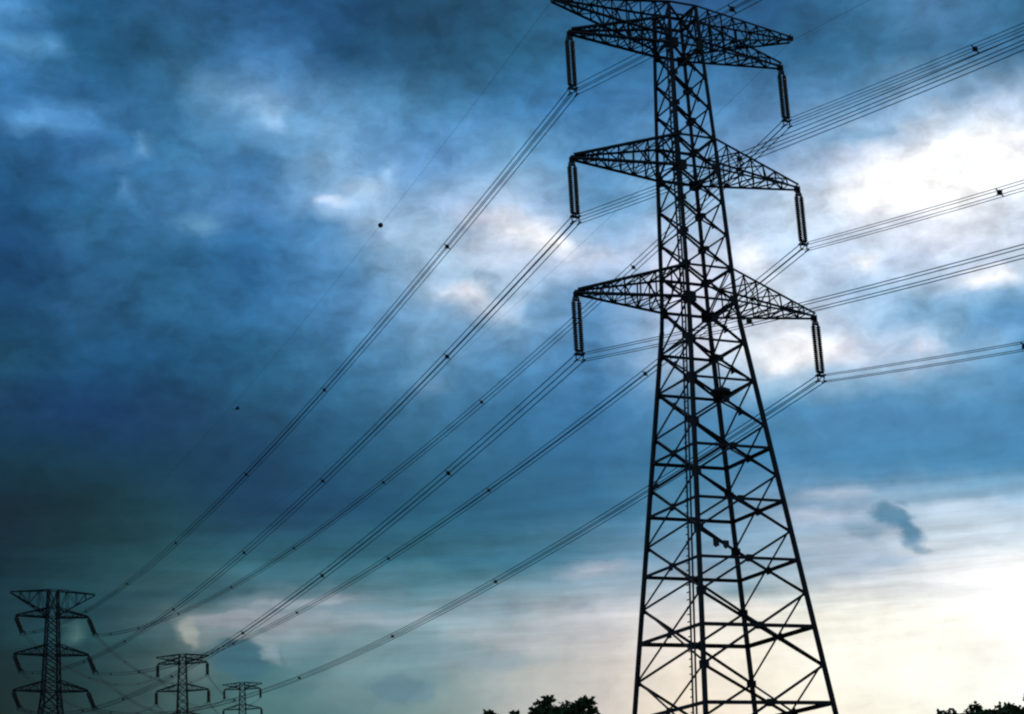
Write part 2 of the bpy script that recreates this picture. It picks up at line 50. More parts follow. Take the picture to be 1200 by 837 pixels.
 [(0.052,0.119,0.121),(0.052,0.119,0.121),(0.052,0.119,0.121),(0.052,0.119,0.121),(0.052,0.119,0.121),(0.052,0.119,0.121),(0.054,0.122,0.126),(0.056,0.126,0.132),(0.071,0.138,0.141),(0.077,0.144,0.151),(0.079,0.147,0.158),(0.072,0.147,0.163),(0.165,0.233,0.249),(0.184,0.250,0.269),(0.173,0.235,0.247),(0.154,0.224,0.252),(0.089,0.162,0.191),(0.060,0.130,0.157),(0.057,0.136,0.167),(0.041,0.119,0.150),(0.028,0.104,0.133),(0.022,0.092,0.124),(0.019,0.082,0.117),(0.017,0.073,0.110),(0.014,0.065,0.104),(0.012,0.058,0.098),(0.011,0.053,0.096),(0.011,0.053,0.098),(0.010,0.052,0.103),(0.010,0.051,0.106),(0.010,0.051,0.107),(0.010,0.051,0.107),(0.010,0.052,0.111),(0.011,0.055,0.118),(0.011,0.055,0.121),(0.012,0.056,0.126),(0.013,0.069,0.150),(0.014,0.080,0.175),(0.015,0.090,0.198),(0.017,0.101,0.219),(0.020,0.112,0.241),(0.024,0.124,0.264),(0.025,0.130,0.277),(0.025,0.128,0.277),(0.024,0.127,0.277),(0.025,0.128,0.282),(0.044,0.166,0.345),(0.122,0.316,0.522),(0.056,0.193,0.407),(0.066,0.218,0.438),(0.056,0.204,0.415),(0.057,0.210,0.418),(0.055,0.204,0.396),(0.063,0.217,0.412),(0.073,0.228,0.424),(0.081,0.236,0.429),(0.108,0.272,0.468),(0.044,0.160,0.318),(0.031,0.130,0.271),(0.026,0.115,0.245),(0.024,0.108,0.234),(0.022,0.102,0.227),(0.022,0.099,0.223)],
 [(0.059,0.136,0.139),(0.059,0.136,0.139),(0.059,0.136,0.139),(0.059,0.136,0.139),(0.059,0.136,0.139),(0.059,0.136,0.139),(0.060,0.139,0.145),(0.061,0.142,0.150),(0.062,0.145,0.155),(0.060,0.145,0.162),(0.052,0.135,0.166),(0.068,0.152,0.182),(0.161,0.233,0.255),(0.201,0.267,0.291),(0.140,0.216,0.247),(0.183,0.250,0.285),(0.115,0.195,0.230),(0.080,0.159,0.192),(0.064,0.149,0.183),(0.045,0.128,0.162),(0.030,0.110,0.143),(0.023,0.096,0.132),(0.020,0.085,0.125),(0.017,0.075,0.118),(0.014,0.066,0.111),(0.012,0.057,0.105),(0.011,0.053,0.102),(0.011,0.052,0.104),(0.010,0.051,0.106),(0.010,0.051,0.108),(0.010,0.051,0.109),(0.010,0.051,0.109),(0.010,0.053,0.114),(0.011,0.057,0.123),(0.012,0.059,0.128),(0.013,0.062,0.134),(0.014,0.075,0.159),(0.015,0.086,0.182),(0.016,0.096,0.205),(0.018,0.107,0.228),(0.022,0.118,0.253),(0.025,0.131,0.279),(0.027,0.136,0.293),(0.026,0.133,0.293),(0.025,0.131,0.293),(0.025,0.132,0.297),(0.035,0.155,0.340),(0.060,0.200,0.409),(0.081,0.234,0.471),(0.061,0.206,0.426),(0.058,0.203,0.415),(0.064,0.213,0.426),(0.058,0.206,0.401),(0.075,0.236,0.441),(0.089,0.253,0.464),(0.127,0.306,0.525),(0.119,0.290,0.500),(0.052,0.178,0.356),(0.036,0.145,0.308),(0.029,0.126,0.272),(0.025,0.113,0.250),(0.022,0.102,0.231),(0.021,0.097,0.223)],
 [(0.066,0.155,0.159),(0.066,0.155,0.159),(0.066,0.155,0.159),(0.066,0.155,0.159),(0.066,0.155,0.158),(0.066,0.155,0.159),(0.065,0.157,0.164),(0.065,0.159,0.170),(0.065,0.161,0.175),(0.057,0.148,0.174),(0.049,0.133,0.168),(0.051,0.135,0.171),(0.119,0.197,0.232),(0.214,0.283,0.318),(0.182,0.258,0.295),(0.212,0.277,0.315),(0.145,0.226,0.267),(0.096,0.182,0.221),(0.071,0.162,0.200),(0.049,0.138,0.175),(0.031,0.116,0.152),(0.024,0.101,0.140),(0.021,0.088,0.133),(0.017,0.077,0.125),(0.015,0.066,0.117),(0.012,0.058,0.111),(0.011,0.052,0.108),(0.011,0.052,0.109),(0.010,0.051,0.110),(0.010,0.050,0.111),(0.010,0.050,0.111),(0.010,0.050,0.111),(0.010,0.054,0.118),(0.012,0.059,0.128),(0.013,0.064,0.136),(0.014,0.069,0.145),(0.015,0.081,0.168),(0.016,0.091,0.190),(0.017,0.102,0.212),(0.020,0.113,0.237),(0.023,0.124,0.265),(0.027,0.137,0.294),(0.028,0.142,0.310),(0.027,0.139,0.310),(0.026,0.135,0.308),(0.026,0.135,0.308),(0.037,0.162,0.361),(0.047,0.182,0.397),(0.066,0.213,0.448),(0.062,0.207,0.431),(0.054,0.192,0.397),(0.046,0.175,0.366),(0.065,0.214,0.414),(0.091,0.257,0.473),(0.108,0.280,0.505),(0.188,0.392,0.631),(0.102,0.265,0.483),(0.061,0.198,0.398),(0.042,0.160,0.346),(0.033,0.137,0.303),(0.027,0.119,0.267),(0.022,0.102,0.235),(0.020,0.096,0.223)],
 [(0.073,0.174,0.179),(0.073,0.174,0.179),(0.073,0.174,0.179),(0.073,0.174,0.179),(0.073,0.174,0.179),(0.073,0.174,0.180),(0.072,0.176,0.185),(0.071,0.177,0.190),(0.070,0.178,0.195),(0.061,0.163,0.189),(0.050,0.136,0.172),(0.052,0.138,0.174),(0.237,0.307,0.338),(0.225,0.296,0.334),(0.225,0.296,0.338),(0.225,0.292,0.335),(0.184,0.263,0.310),(0.112,0.205,0.249),(0.079,0.175,0.218),(0.052,0.147,0.189),(0.032,0.122,0.162),(0.025,0.105,0.149),(0.021,0.091,0.141),(0.018,0.078,0.133),(0.015,0.067,0.122),(0.012,0.058,0.116),(0.011,0.052,0.114),(0.011,0.051,0.115),(0.010,0.051,0.114),(0.010,0.050,0.113),(0.010,0.050,0.114),(0.010,0.050,0.114),(0.011,0.054,0.121),(0.012,0.061,0.133),(0.014,0.069,0.144),(0.015,0.076,0.156),(0.016,0.087,0.177),(0.017,0.097,0.197),(0.018,0.107,0.219),(0.021,0.119,0.246),(0.025,0.131,0.277),(0.028,0.143,0.310),(0.030,0.148,0.327),(0.028,0.144,0.327),(0.028,0.142,0.326),(0.027,0.138,0.318),(0.038,0.170,0.380),(0.049,0.189,0.414),(0.064,0.211,0.451),(0.064,0.209,0.436),(0.052,0.185,0.386),(0.048,0.177,0.367),(0.076,0.231,0.435),(0.104,0.275,0.498),(0.171,0.366,0.611),(0.198,0.405,0.652),(0.103,0.267,0.505),(0.072,0.218,0.442),(0.047,0.176,0.385),(0.037,0.148,0.331),(0.028,0.123,0.282),(0.021,0.102,0.238),(0.019,0.094,0.223)],
 [(0.080,0.182,0.189),(0.080,0.182,0.189),(0.080,0.182,0.189),(0.079,0.182,0.189),(0.079,0.182,0.189),(0.079,0.182,0.191),(0.080,0.185,0.197),(0.080,0.189,0.204),(0.080,0.192,0.211),(0.080,0.194,0.217),(0.074,0.181,0.210),(0.089,0.194,0.227),(0.216,0.297,0.329),(0.226,0.298,0.336),(0.243,0.310,0.353),(0.218,0.293,0.339),(0.202,0.282,0.331),(0.113,0.213,0.259),(0.080,0.181,0.226),(0.053,0.153,0.196),(0.033,0.127,0.170),(0.026,0.110,0.157),(0.022,0.095,0.148),(0.018,0.081,0.138),(0.015,0.069,0.125),(0.013,0.061,0.119),(0.011,0.055,0.119),(0.011,0.055,0.121),(0.011,0.054,0.120),(0.011,0.054,0.120),(0.011,0.055,0.122),(0.011,0.055,0.122),(0.011,0.060,0.130),(0.013,0.068,0.143),(0.015,0.076,0.157),(0.017,0.085,0.172),(0.018,0.096,0.193),(0.020,0.107,0.215),(0.022,0.118,0.238),(0.025,0.130,0.266),(0.029,0.142,0.296),(0.033,0.154,0.328),(0.035,0.159,0.346),(0.034,0.157,0.348),(0.035,0.160,0.353),(0.031,0.149,0.335),(0.045,0.187,0.403),(0.057,0.206,0.435),(0.081,0.237,0.482),(0.077,0.230,0.461),(0.061,0.201,0.407),(0.062,0.203,0.401),(0.094,0.261,0.474),(0.125,0.303,0.533),(0.221,0.435,0.684),(0.206,0.412,0.669),(0.101,0.265,0.503),(0.070,0.215,0.438),(0.049,0.179,0.390),(0.035,0.143,0.326),(0.027,0.120,0.278),(0.020,0.099,0.235),(0.018,0.092,0.219)],
 [(0.087,0.190,0.200),(0.087,0.190,0.200),(0.086,0.190,0.200),(0.086,0.190,0.200),(0.086,0.190,0.200),(0.087,0.191,0.202),(0.089,0.196,0.210),(0.090,0.201,0.219),(0.092,0.206,0.227),(0.094,0.211,0.235),(0.136,0.249,0.280),(0.149,0.255,0.292),(0.170,0.266,0.305),(0.230,0.304,0.342),(0.254,0.322,0.366),(0.207,0.292,0.340),(0.208,0.290,0.341),(0.114,0.218,0.266),(0.081,0.186,0.234),(0.055,0.159,0.206),(0.034,0.132,0.178),(0.027,0.115,0.165),(0.023,0.100,0.155),(0.019,0.085,0.144),(0.015,0.071,0.129),(0.013,0.062,0.123),(0.012,0.058,0.125),(0.011,0.059,0.127),(0.011,0.059,0.128),(0.011,0.060,0.128),(0.012,0.061,0.131),(0.012,0.061,0.131),(0.013,0.066,0.140),(0.015,0.075,0.155),(0.017,0.084,0.171),(0.019,0.094,0.189),(0.021,0.105,0.211),(0.024,0.118,0.235),(0.027,0.133,0.265),(0.030,0.142,0.288),(0.034,0.154,0.317),(0.039,0.166,0.348),(0.041,0.172,0.366),(0.041,0.172,0.370),(0.046,0.182,0.386),(0.040,0.168,0.365),(0.053,0.203,0.426),(0.066,0.221,0.450),(0.107,0.276,0.524),(0.101,0.267,0.504),(0.089,0.248,0.469),(0.099,0.265,0.482),(0.107,0.281,0.501),(0.138,0.326,0.557),(0.201,0.408,0.657),(0.156,0.345,0.593),(0.092,0.251,0.479),(0.062,0.199,0.410),(0.050,0.180,0.388),(0.030,0.131,0.303),(0.024,0.112,0.263),(0.019,0.095,0.226),(0.017,0.089,0.213)],
 [(0.094,0.198,0.211),(0.094,0.198,0.211),(0.094,0.198,0.211),(0.094,0.198,0.211),(0.094,0.198,0.211),(0.095,0.200,0.215),(0.098,0.207,0.224),(0.102,0.214,0.234),(0.105,0.220,0.244),(0.106,0.216,0.246),(0.112,0.230,0.264),(0.139,0.247,0.285),(0.154,0.257,0.297),(0.234,0.309,0.348),(0.265,0.335,0.381),(0.204,0.296,0.346),(0.210,0.298,0.351),(0.116,0.224,0.274),(0.082,0.192,0.242),(0.058,0.168,0.219),(0.035,0.138,0.186),(0.028,0.120,0.173),(0.024,0.104,0.162),(0.019,0.088,0.151),(0.015,0.073,0.134),(0.013,0.064,0.127),(0.012,0.061,0.130),(0.012,0.063,0.133),(0.012,0.064,0.135),(0.012,0.065,0.137),(0.012,0.067,0.140),(0.012,0.067,0.140),(0.014,0.073,0.151),(0.016,0.082,0.168),(0.018,0.092,0.186),(0.021,0.103,0.206),(0.024,0.116,0.230),(0.028,0.130,0.257),(0.034,0.150,0.295),(0.035,0.155,0.312),(0.040,0.167,0.339),(0.046,0.178,0.369),(0.049,0.186,0.387),(0.050,0.188,0.393),(0.056,0.204,0.418),(0.053,0.194,0.405),(0.061,0.216,0.440),(0.069,0.231,0.457),(0.140,0.320,0.571),(0.135,0.316,0.560),(0.132,0.313,0.549),(0.151,0.337,0.566),(0.119,0.300,0.526),(0.144,0.340,0.571),(0.132,0.317,0.554),(0.120,0.299,0.537),(0.084,0.237,0.456),(0.055,0.184,0.383),(0.044,0.165,0.360),(0.026,0.119,0.278),(0.022,0.105,0.249),(0.018,0.091,0.218),(0.016,0.086,0.207)],
 [(0.102,0.206,0.223),(0.101,0.206,0.223),(0.101,0.206,0.223),(0.101,0.206,0.223),(0.101,0.206,0.222),(0.103,0.210,0.227),(0.110,0.220,0.240),(0.130,0.240,0.263),(0.129,0.239,0.265),(0.114,0.223,0.255),(0.131,0.252,0.285),(0.128,0.244,0.283),(0.164,0.275,0.314),(0.238,0.314,0.354),(0.270,0.343,0.391),(0.204,0.303,0.353),(0.217,0.312,0.368),(0.117,0.230,0.282),(0.083,0.198,0.250),(0.062,0.178,0.233),(0.035,0.143,0.195),(0.029,0.124,0.181),(0.024,0.108,0.169),(0.020,0.093,0.158),(0.016,0.077,0.142),(0.013,0.066,0.134),(0.012,0.065,0.137),(0.012,0.067,0.140),(0.013,0.069,0.143),(0.013,0.071,0.146),(0.013,0.073,0.149),(0.013,0.073,0.149),(0.015,0.081,0.162),(0.017,0.090,0.181),(0.020,0.101,0.201),(0.023,0.112,0.224),(0.027,0.127,0.251),(0.032,0.143,0.281),(0.040,0.167,0.325),(0.042,0.169,0.336),(0.047,0.180,0.362),(0.053,0.191,0.390),(0.057,0.200,0.408),(0.059,0.205,0.417),(0.064,0.219,0.438),(0.068,0.222,0.442),(0.070,0.229,0.453),(0.077,0.242,0.467),(0.178,0.368,0.619),(0.171,0.362,0.610),(0.167,0.359,0.600),(0.204,0.401,0.630),(0.137,0.327,0.560),(0.158,0.354,0.595),(0.121,0.305,0.538),(0.111,0.287,0.518),(0.076,0.224,0.433),(0.046,0.165,0.347),(0.027,0.122,0.279),(0.021,0.104,0.246),(0.019,0.097,0.232),(0.016,0.087,0.210),(0.015,0.083,0.200)],
 [(0.110,0.215,0.235),(0.109,0.215,0.235),(0.109,0.215,0.235),(0.109,0.215,0.234),(0.109,0.214,0.234),(0.113,0.220,0.242),(0.131,0.241,0.265),(0.142,0.252,0.277),(0.145,0.257,0.283),(0.138,0.253,0.283),(0.177,0.290,0.321),(0.164,0.283,0.321),(0.177,0.292,0.333),(0.231,0.316,0.357),(0.271,0.348,0.397),(0.194,0.303,0.360),(0.224,0.324,0.383),(0.117,0.236,0.291),(0.084,0.204,0.259),(0.066,0.187,0.246),(0.036,0.149,0.207),(0.031,0.131,0.192),(0.025,0.112,0.177),(0.021,0.096,0.165),(0.016,0.081,0.151),(0.013,0.069,0.141),(0.013,0.068,0.143),(0.013,0.071,0.147),(0.013,0.074,0.151),(0.014,0.077,0.155),(0.014,0.080,0.159),(0.014,0.080,0.159),(0.016,0.088,0.174),(0.019,0.099,0.195),(0.022,0.110,0.217),(0.026,0.123,0.242),(0.031,0.138,0.272),(0.037,0.156,0.306),(0.047,0.182,0.351),(0.048,0.184,0.362),(0.054,0.194,0.386),(0.060,0.205,0.412),(0.066,0.215,0.431),(0.070,0.224,0.442),(0.073,0.234,0.458),(0.084,0.248,0.474),(0.081,0.244,0.468),(0.118,0.289,0.519),(0.290,0.475,0.721),(0.215,0.415,0.664),(0.191,0.391,0.636),(0.206,0.406,0.642),(0.170,0.374,0.618),(0.172,0.375,0.620),(0.118,0.303,0.533),(0.102,0.276,0.499),(0.068,0.211,0.409),(0.038,0.145,0.307),(0.020,0.100,0.234),(0.018,0.092,0.217),(0.017,0.089,0.213),(0.015,0.083,0.202),(0.015,0.080,0.194)],
 [(0.124,0.230,0.246),(0.124,0.229,0.246),(0.124,0.229,0.245),(0.124,0.229,0.245),(0.124,0.229,0.245),(0.129,0.237,0.256),(0.140,0.250,0.275),(0.148,0.258,0.283),(0.150,0.263,0.289),(0.154,0.276,0.307),(0.189,0.300,0.332),(0.172,0.294,0.332),(0.184,0.302,0.344),(0.215,0.316,0.360),(0.270,0.351,0.401),(0.185,0.302,0.362),(0.212,0.319,0.377),(0.118,0.241,0.298),(0.084,0.209,0.266),(0.069,0.195,0.256),(0.036,0.151,0.214),(0.032,0.137,0.201),(0.026,0.116,0.183),(0.021,0.101,0.170),(0.017,0.086,0.158),(0.013,0.073,0.147),(0.013,0.073,0.149),(0.014,0.076,0.154),(0.015,0.080,0.159),(0.015,0.083,0.164),(0.016,0.087,0.169),(0.016,0.087,0.169),(0.018,0.096,0.186),(0.021,0.107,0.208),(0.024,0.118,0.231),(0.029,0.132,0.258),(0.035,0.150,0.290),(0.043,0.170,0.327),(0.053,0.195,0.371),(0.057,0.200,0.386),(0.064,0.212,0.411),(0.072,0.223,0.436),(0.079,0.235,0.455),(0.086,0.247,0.469),(0.088,0.255,0.480),(0.105,0.279,0.507),(0.102,0.269,0.493),(0.193,0.369,0.592),(0.319,0.505,0.740),(0.305,0.505,0.748),(0.211,0.416,0.666),(0.194,0.399,0.646),(0.178,0.385,0.634),(0.153,0.351,0.592),(0.115,0.300,0.535),(0.093,0.265,0.480),(0.059,0.195,0.381),(0.031,0.127,0.271),(0.016,0.087,0.203),(0.015,0.082,0.193),(0.015,0.082,0.197),(0.014,0.079,0.194),(0.014,0.077,0.189)],
 [(0.140,0.245,0.257),(0.140,0.244,0.257),(0.140,0.244,0.256),(0.140,0.244,0.256),(0.139,0.244,0.256),(0.143,0.251,0.269),(0.145,0.255,0.281),(0.142,0.254,0.282),(0.141,0.257,0.292),(0.179,0.297,0.329),(0.167,0.294,0.330),(0.178,0.303,0.342),(0.190,0.312,0.355),(0.205,0.321,0.368),(0.270,0.354,0.406),(0.181,0.302,0.364),(0.185,0.302,0.361),(0.117,0.246,0.304),(0.084,0.213,0.272),(0.071,0.200,0.263),(0.036,0.152,0.218),(0.033,0.142,0.208),(0.026,0.121,0.188),(0.022,0.105,0.176),(0.018,0.091,0.164),(0.014,0.078,0.152),(0.014,0.079,0.155),(0.015,0.082,0.161),(0.016,0.086,0.167),(0.017,0.090,0.173),(0.017,0.093,0.179),(0.017,0.093,0.179),(0.020,0.103,0.197),(0.023,0.114,0.219),(0.027,0.126,0.243),(0.032,0.141,0.271),(0.041,0.161,0.306),(0.050,0.183,0.344),(0.060,0.207,0.385),(0.069,0.219,0.408),(0.083,0.241,0.446),(0.090,0.249,0.463),(0.101,0.265,0.484),(0.112,0.280,0.499),(0.117,0.290,0.510),(0.139,0.318,0.538),(0.163,0.329,0.544),(0.291,0.462,0.671),(0.301,0.490,0.719),(0.427,0.617,0.845),(0.201,0.403,0.657),(0.170,0.370,0.627),(0.147,0.344,0.595),(0.125,0.314,0.552),(0.107,0.290,0.515),(0.087,0.257,0.467),(0.055,0.186,0.362),(0.028,0.118,0.248),(0.016,0.083,0.186),(0.015,0.079,0.178),(0.014,0.079,0.183),(0.014,0.076,0.182),(0.014,0.074,0.178)],
 [(0.157,0.260,0.268),(0.157,0.260,0.268),(0.157,0.260,0.268),(0.157,0.259,0.268),(0.156,0.259,0.267),(0.155,0.263,0.278),(0.138,0.245,0.274),(0.132,0.236,0.268),(0.155,0.273,0.302),(0.175,0.300,0.332),(0.173,0.303,0.340),(0.184,0.312,0.353),(0.195,0.321,0.365),(0.207,0.330,0.378),(0.271,0.357,0.409),(0.176,0.301,0.364),(0.162,0.291,0.349),(0.117,0.251,0.311),(0.084,0.217,0.278),(0.071,0.202,0.268),(0.036,0.154,0.220),(0.033,0.145,0.213),(0.027,0.125,0.194),(0.022,0.110,0.181),(0.018,0.096,0.169),(0.015,0.083,0.157),(0.015,0.085,0.162),(0.016,0.089,0.169),(0.017,0.093,0.175),(0.018,0.096,0.182),(0.019,0.100,0.189),(0.019,0.100,0.189),(0.022,0.110,0.208),(0.026,0.122,0.231),(0.030,0.134,0.256),(0.037,0.150,0.285),(0.047,0.172,0.322),(0.059,0.197,0.361),(0.069,0.220,0.401),(0.083,0.239,0.430),(0.104,0.275,0.492),(0.111,0.278,0.492),(0.126,0.297,0.514),(0.142,0.316,0.530),(0.165,0.340,0.550),(0.186,0.365,0.575),(0.246,0.412,0.616),(0.344,0.511,0.712),(0.306,0.495,0.725),(0.382,0.573,0.807),(0.191,0.390,0.647),(0.156,0.353,0.615),(0.132,0.324,0.579),(0.115,0.301,0.540),(0.099,0.280,0.504),(0.081,0.249,0.454),(0.050,0.176,0.341),(0.025,0.110,0.229),(0.015,0.080,0.175),(0.014,0.077,0.168),(0.014,0.076,0.171),(0.014,0.074,0.170),(0.013,0.072,0.167)],
 [(0.176,0.276,0.280),(0.175,0.276,0.280),(0.175,0.276,0.279),(0.175,0.275,0.279),(0.174,0.275,0.279),(0.170,0.276,0.287),(0.141,0.246,0.274),(0.135,0.240,0.270),(0.153,0.267,0.302),(0.188,0.313,0.346),(0.182,0.314,0.353),(0.192,0.321,0.365),(0.201,0.331,0.376),(0.215,0.341,0.391),(0.272,0.359,0.411),(0.175,0.302,0.366),(0.158,0.293,0.354),(0.117,0.256,0.318),(0.083,0.221,0.285),(0.068,0.202,0.269),(0.036,0.155,0.223),(0.034,0.148,0.216),(0.028,0.130,0.200),(0.023,0.115,0.187),(0.019,0.101,0.174),(0.015,0.088,0.162),(0.016,0.091,0.169),(0.017,0.095,0.176),(0.019,0.099,0.184),(0.020,0.104,0.192),(0.021,0.108,0.200),(0.021,0.108,0.200),(0.025,0.118,0.220),(0.029,0.130,0.244),(0.034,0.142,0.268),(0.041,0.160,0.299),(0.054,0.185,0.338),(0.068,0.212,0.380),(0.080,0.235,0.419),(0.099,0.261,0.454),(0.116,0.290,0.505),(0.134,0.308,0.522),(0.155,0.331,0.545),(0.178,0.355,0.563),(0.220,0.389,0.587),(0.238,0.415,0.614),(0.310,0.475,0.671),(0.323,0.493,0.697),(0.290,0.482,0.717),(0.282,0.477,0.723),(0.339,0.578,0.879),(0.144,0.337,0.605),(0.120,0.309,0.568),(0.106,0.289,0.529),(0.092,0.270,0.492),(0.075,0.239,0.439),(0.046,0.165,0.319),(0.024,0.105,0.214),(0.015,0.078,0.167),(0.014,0.075,0.161),(0.014,0.074,0.162),(0.013,0.071,0.159),(0.013,0.069,0.156)],
 [(0.195,0.293,0.292),(0.195,0.293,0.292),(0.194,0.292,0.291),(0.194,0.292,0.291),(0.193,0.292,0.291),(0.191,0.295,0.301),(0.178,0.288,0.304),(0.170,0.287,0.311),(0.176,0.300,0.328),(0.183,0.316,0.352),(0.194,0.326,0.371),(0.203,0.324,0.378),(0.207,0.341,0.388),(0.223,0.352,0.403),(0.266,0.360,0.413),(0.185,0.319,0.380),(0.157,0.299,0.361),(0.116,0.260,0.325),(0.083,0.225,0.291),(0.065,0.200,0.269),(0.036,0.157,0.225),(0.034,0.150,0.220),(0.028,0.135,0.206),(0.024,0.120,0.192),(0.020,0.106,0.179),(0.016,0.094,0.168),(0.017,0.098,0.176),(0.019,0.102,0.185),(0.020,0.106,0.194),(0.022,0.111,0.203),(0.023,0.115,0.212),(0.023,0.115,0.212),(0.027,0.126,0.233),(0.032,0.138,0.256),(0.037,0.151,0.282),(0.046,0.170,0.314),(0.065,0.203,0.361),(0.094,0.246,0.421),(0.094,0.255,0.441),(0.117,0.285,0.480),(0.137,0.311,0.519),(0.161,0.339,0.553),(0.188,0.368,0.578),(0.247,0.419,0.615),(0.253,0.420,0.611),(0.281,0.455,0.643),(0.319,0.484,0.677),(0.307,0.479,0.684),(0.278,0.468,0.704),(0.226,0.419,0.670),(0.167,0.360,0.632),(0.132,0.321,0.595),(0.110,0.294,0.556),(0.097,0.277,0.518),(0.085,0.261,0.481),(0.068,0.226,0.417),(0.041,0.156,0.299),(0.022,0.101,0.204),(0.015,0.077,0.161),(0.014,0.074,0.156),(0.014,0.073,0.155),(0.013,0.069,0.150),(0.013,0.067,0.146)],
 [(0.232,0.320,0.316),(0.231,0.320,0.315),(0.230,0.319,0.314),(0.229,0.318,0.314),(0.228,0.318,0.313),(0.223,0.320,0.322),(0.229,0.328,0.337),(0.219,0.326,0.342),(0.216,0.328,0.354),(0.216,0.336,0.375),(0.217,0.339,0.389),(0.213,0.330,0.384),(0.242,0.365,0.411),(0.238,0.363,0.413),(0.257,0.361,0.415),(0.204,0.339,0.398),(0.168,0.306,0.370),(0.119,0.263,0.329),(0.083,0.227,0.294),(0.062,0.199,0.268),(0.037,0.157,0.228),(0.034,0.152,0.223),(0.029,0.138,0.211),(0.024,0.124,0.198),(0.020,0.110,0.185),(0.017,0.100,0.175),(0.019,0.104,0.184),(0.020,0.108,0.193),(0.022,0.113,0.203),(0.023,0.117,0.213),(0.025,0.122,0.223),(0.025,0.122,0.223),(0.029,0.133,0.245),(0.034,0.146,0.269),(0.040,0.159,0.294),(0.051,0.180,0.328),(0.126,0.282,0.457),(0.099,0.255,0.433),(0.114,0.280,0.471),(0.137,0.310,0.507),(0.158,0.336,0.547),(0.190,0.374,0.585),(0.284,0.453,0.647),(0.297,0.466,0.653),(0.298,0.465,0.645),(0.328,0.496,0.671),(0.321,0.488,0.679),(0.318,0.489,0.693),(0.286,0.467,0.699),(0.220,0.409,0.662),(0.151,0.344,0.628),(0.121,0.305,0.584),(0.099,0.279,0.545),(0.089,0.265,0.506),(0.079,0.251,0.469),(0.062,0.214,0.395),(0.038,0.148,0.282),(0.021,0.099,0.196),(0.015,0.076,0.157),(0.014,0.074,0.152),(0.014,0.072,0.149),(0.013,0.067,0.141),(0.013,0.065,0.137)],
 [(0.275,0.350,0.342),(0.274,0.349,0.341),(0.273,0.348,0.341),(0.271,0.348,0.340),(0.270,0.347,0.339),(0.263,0.347,0.346),(0.255,0.347,0.353),(0.248,0.348,0.361),(0.246,0.346,0.369),(0.250,0.354,0.396),(0.238,0.350,0.403),(0.227,0.338,0.390),(0.297,0.402,0.447),(0.259,0.375,0.422),(0.251,0.360,0.415),(0.224,0.351,0.409),(0.197,0.321,0.391),(0.123,0.264,0.330),(0.085,0.227,0.295),(0.060,0.196,0.266),(0.038,0.159,0.234),(0.036,0.155,0.231),(0.030,0.139,0.215),(0.026,0.126,0.204),(0.022,0.114,0.193),(0.019,0.104,0.185),(0.020,0.108,0.194),(0.021,0.112,0.203),(0.023,0.116,0.212),(0.024,0.121,0.221),(0.026,0.125,0.231),(0.026,0.125,0.231),(0.030,0.136,0.252),(0.034,0.148,0.275),(0.040,0.160,0.300),(0.050,0.180,0.333),(0.091,0.239,0.410),(0.086,0.241,0.420),(0.131,0.305,0.506),(0.133,0.306,0.507),(0.164,0.343,0.554),(0.209,0.393,0.602),(0.457,0.585,0.750),(0.333,0.498,0.682),(0.351,0.515,0.689),(0.366,0.526,0.701),(0.348,0.513,0.704),(0.324,0.496,0.707),(0.312,0.468,0.691),(0.228,0.414,0.664),(0.152,0.344,0.627),(0.119,0.303,0.579),(0.096,0.275,0.539),(0.085,0.260,0.502),(0.073,0.243,0.459),(0.056,0.203,0.379),(0.035,0.142,0.271),(0.021,0.098,0.193),(0.015,0.077,0.156),(0.014,0.074,0.150),(0.014,0.071,0.146),(0.013,0.066,0.136),(0.012,0.063,0.130)],
 [(0.322,0.381,0.370),(0.321,0.380,0.369),(0.319,0.380,0.368),(0.318,0.379,0.367),(0.316,0.378,0.367),(0.306,0.376,0.371),(0.296,0.374,0.376),(0.287,0.372,0.381),(0.282,0.371,0.387),(0.270,0.366,0.411),(0.255,0.360,0.412),(0.254,0.358,0.401),(0.352,0.439,0.485),(0.281,0.387,0.432),(0.254,0.359,0.415),(0.235,0.356,0.413),(0.216,0.331,0.404),(0.127,0.265,0.331),(0.087,0.226,0.295),(0.058,0.193,0.264),(0.039,0.163,0.245),(0.041,0.164,0.246),(0.031,0.141,0.220),(0.027,0.128,0.210),(0.023,0.117,0.200),(0.020,0.109,0.195),(0.021,0.113,0.203),(0.023,0.116,0.212),(0.024,0.120,0.221),(0.025,0.124,0.230),(0.026,0.128,0.239),(0.026,0.128,0.239),(0.030,0.138,0.260),(0.034,0.149,0.282),(0.039,0.161,0.306),(0.049,0.181,0.338),(0.064,0.208,0.377),(0.082,0.237,0.420),(0.121,0.293,0.494),(0.126,0.297,0.504),(0.171,0.350,0.561),(0.225,0.410,0.616),(0.745,0.798,0.912),(0.339,0.507,0.693),(0.395,0.550,0.723),(0.398,0.550,0.726),(0.386,0.543,0.732),(0.430,0.566,0.753),(0.325,0.477,0.697),(0.246,0.429,0.671),(0.172,0.361,0.626),(0.126,0.313,0.579),(0.100,0.281,0.539),(0.087,0.264,0.508),(0.071,0.239,0.455),(0.052,0.195,0.373),(0.033,0.139,0.269),(0.021,0.100,0.197),(0.015,0.079,0.160),(0.015,0.077,0.155),(0.014,0.074,0.150),(0.014,0.070,0.142),(0.013,0.067,0.138)],
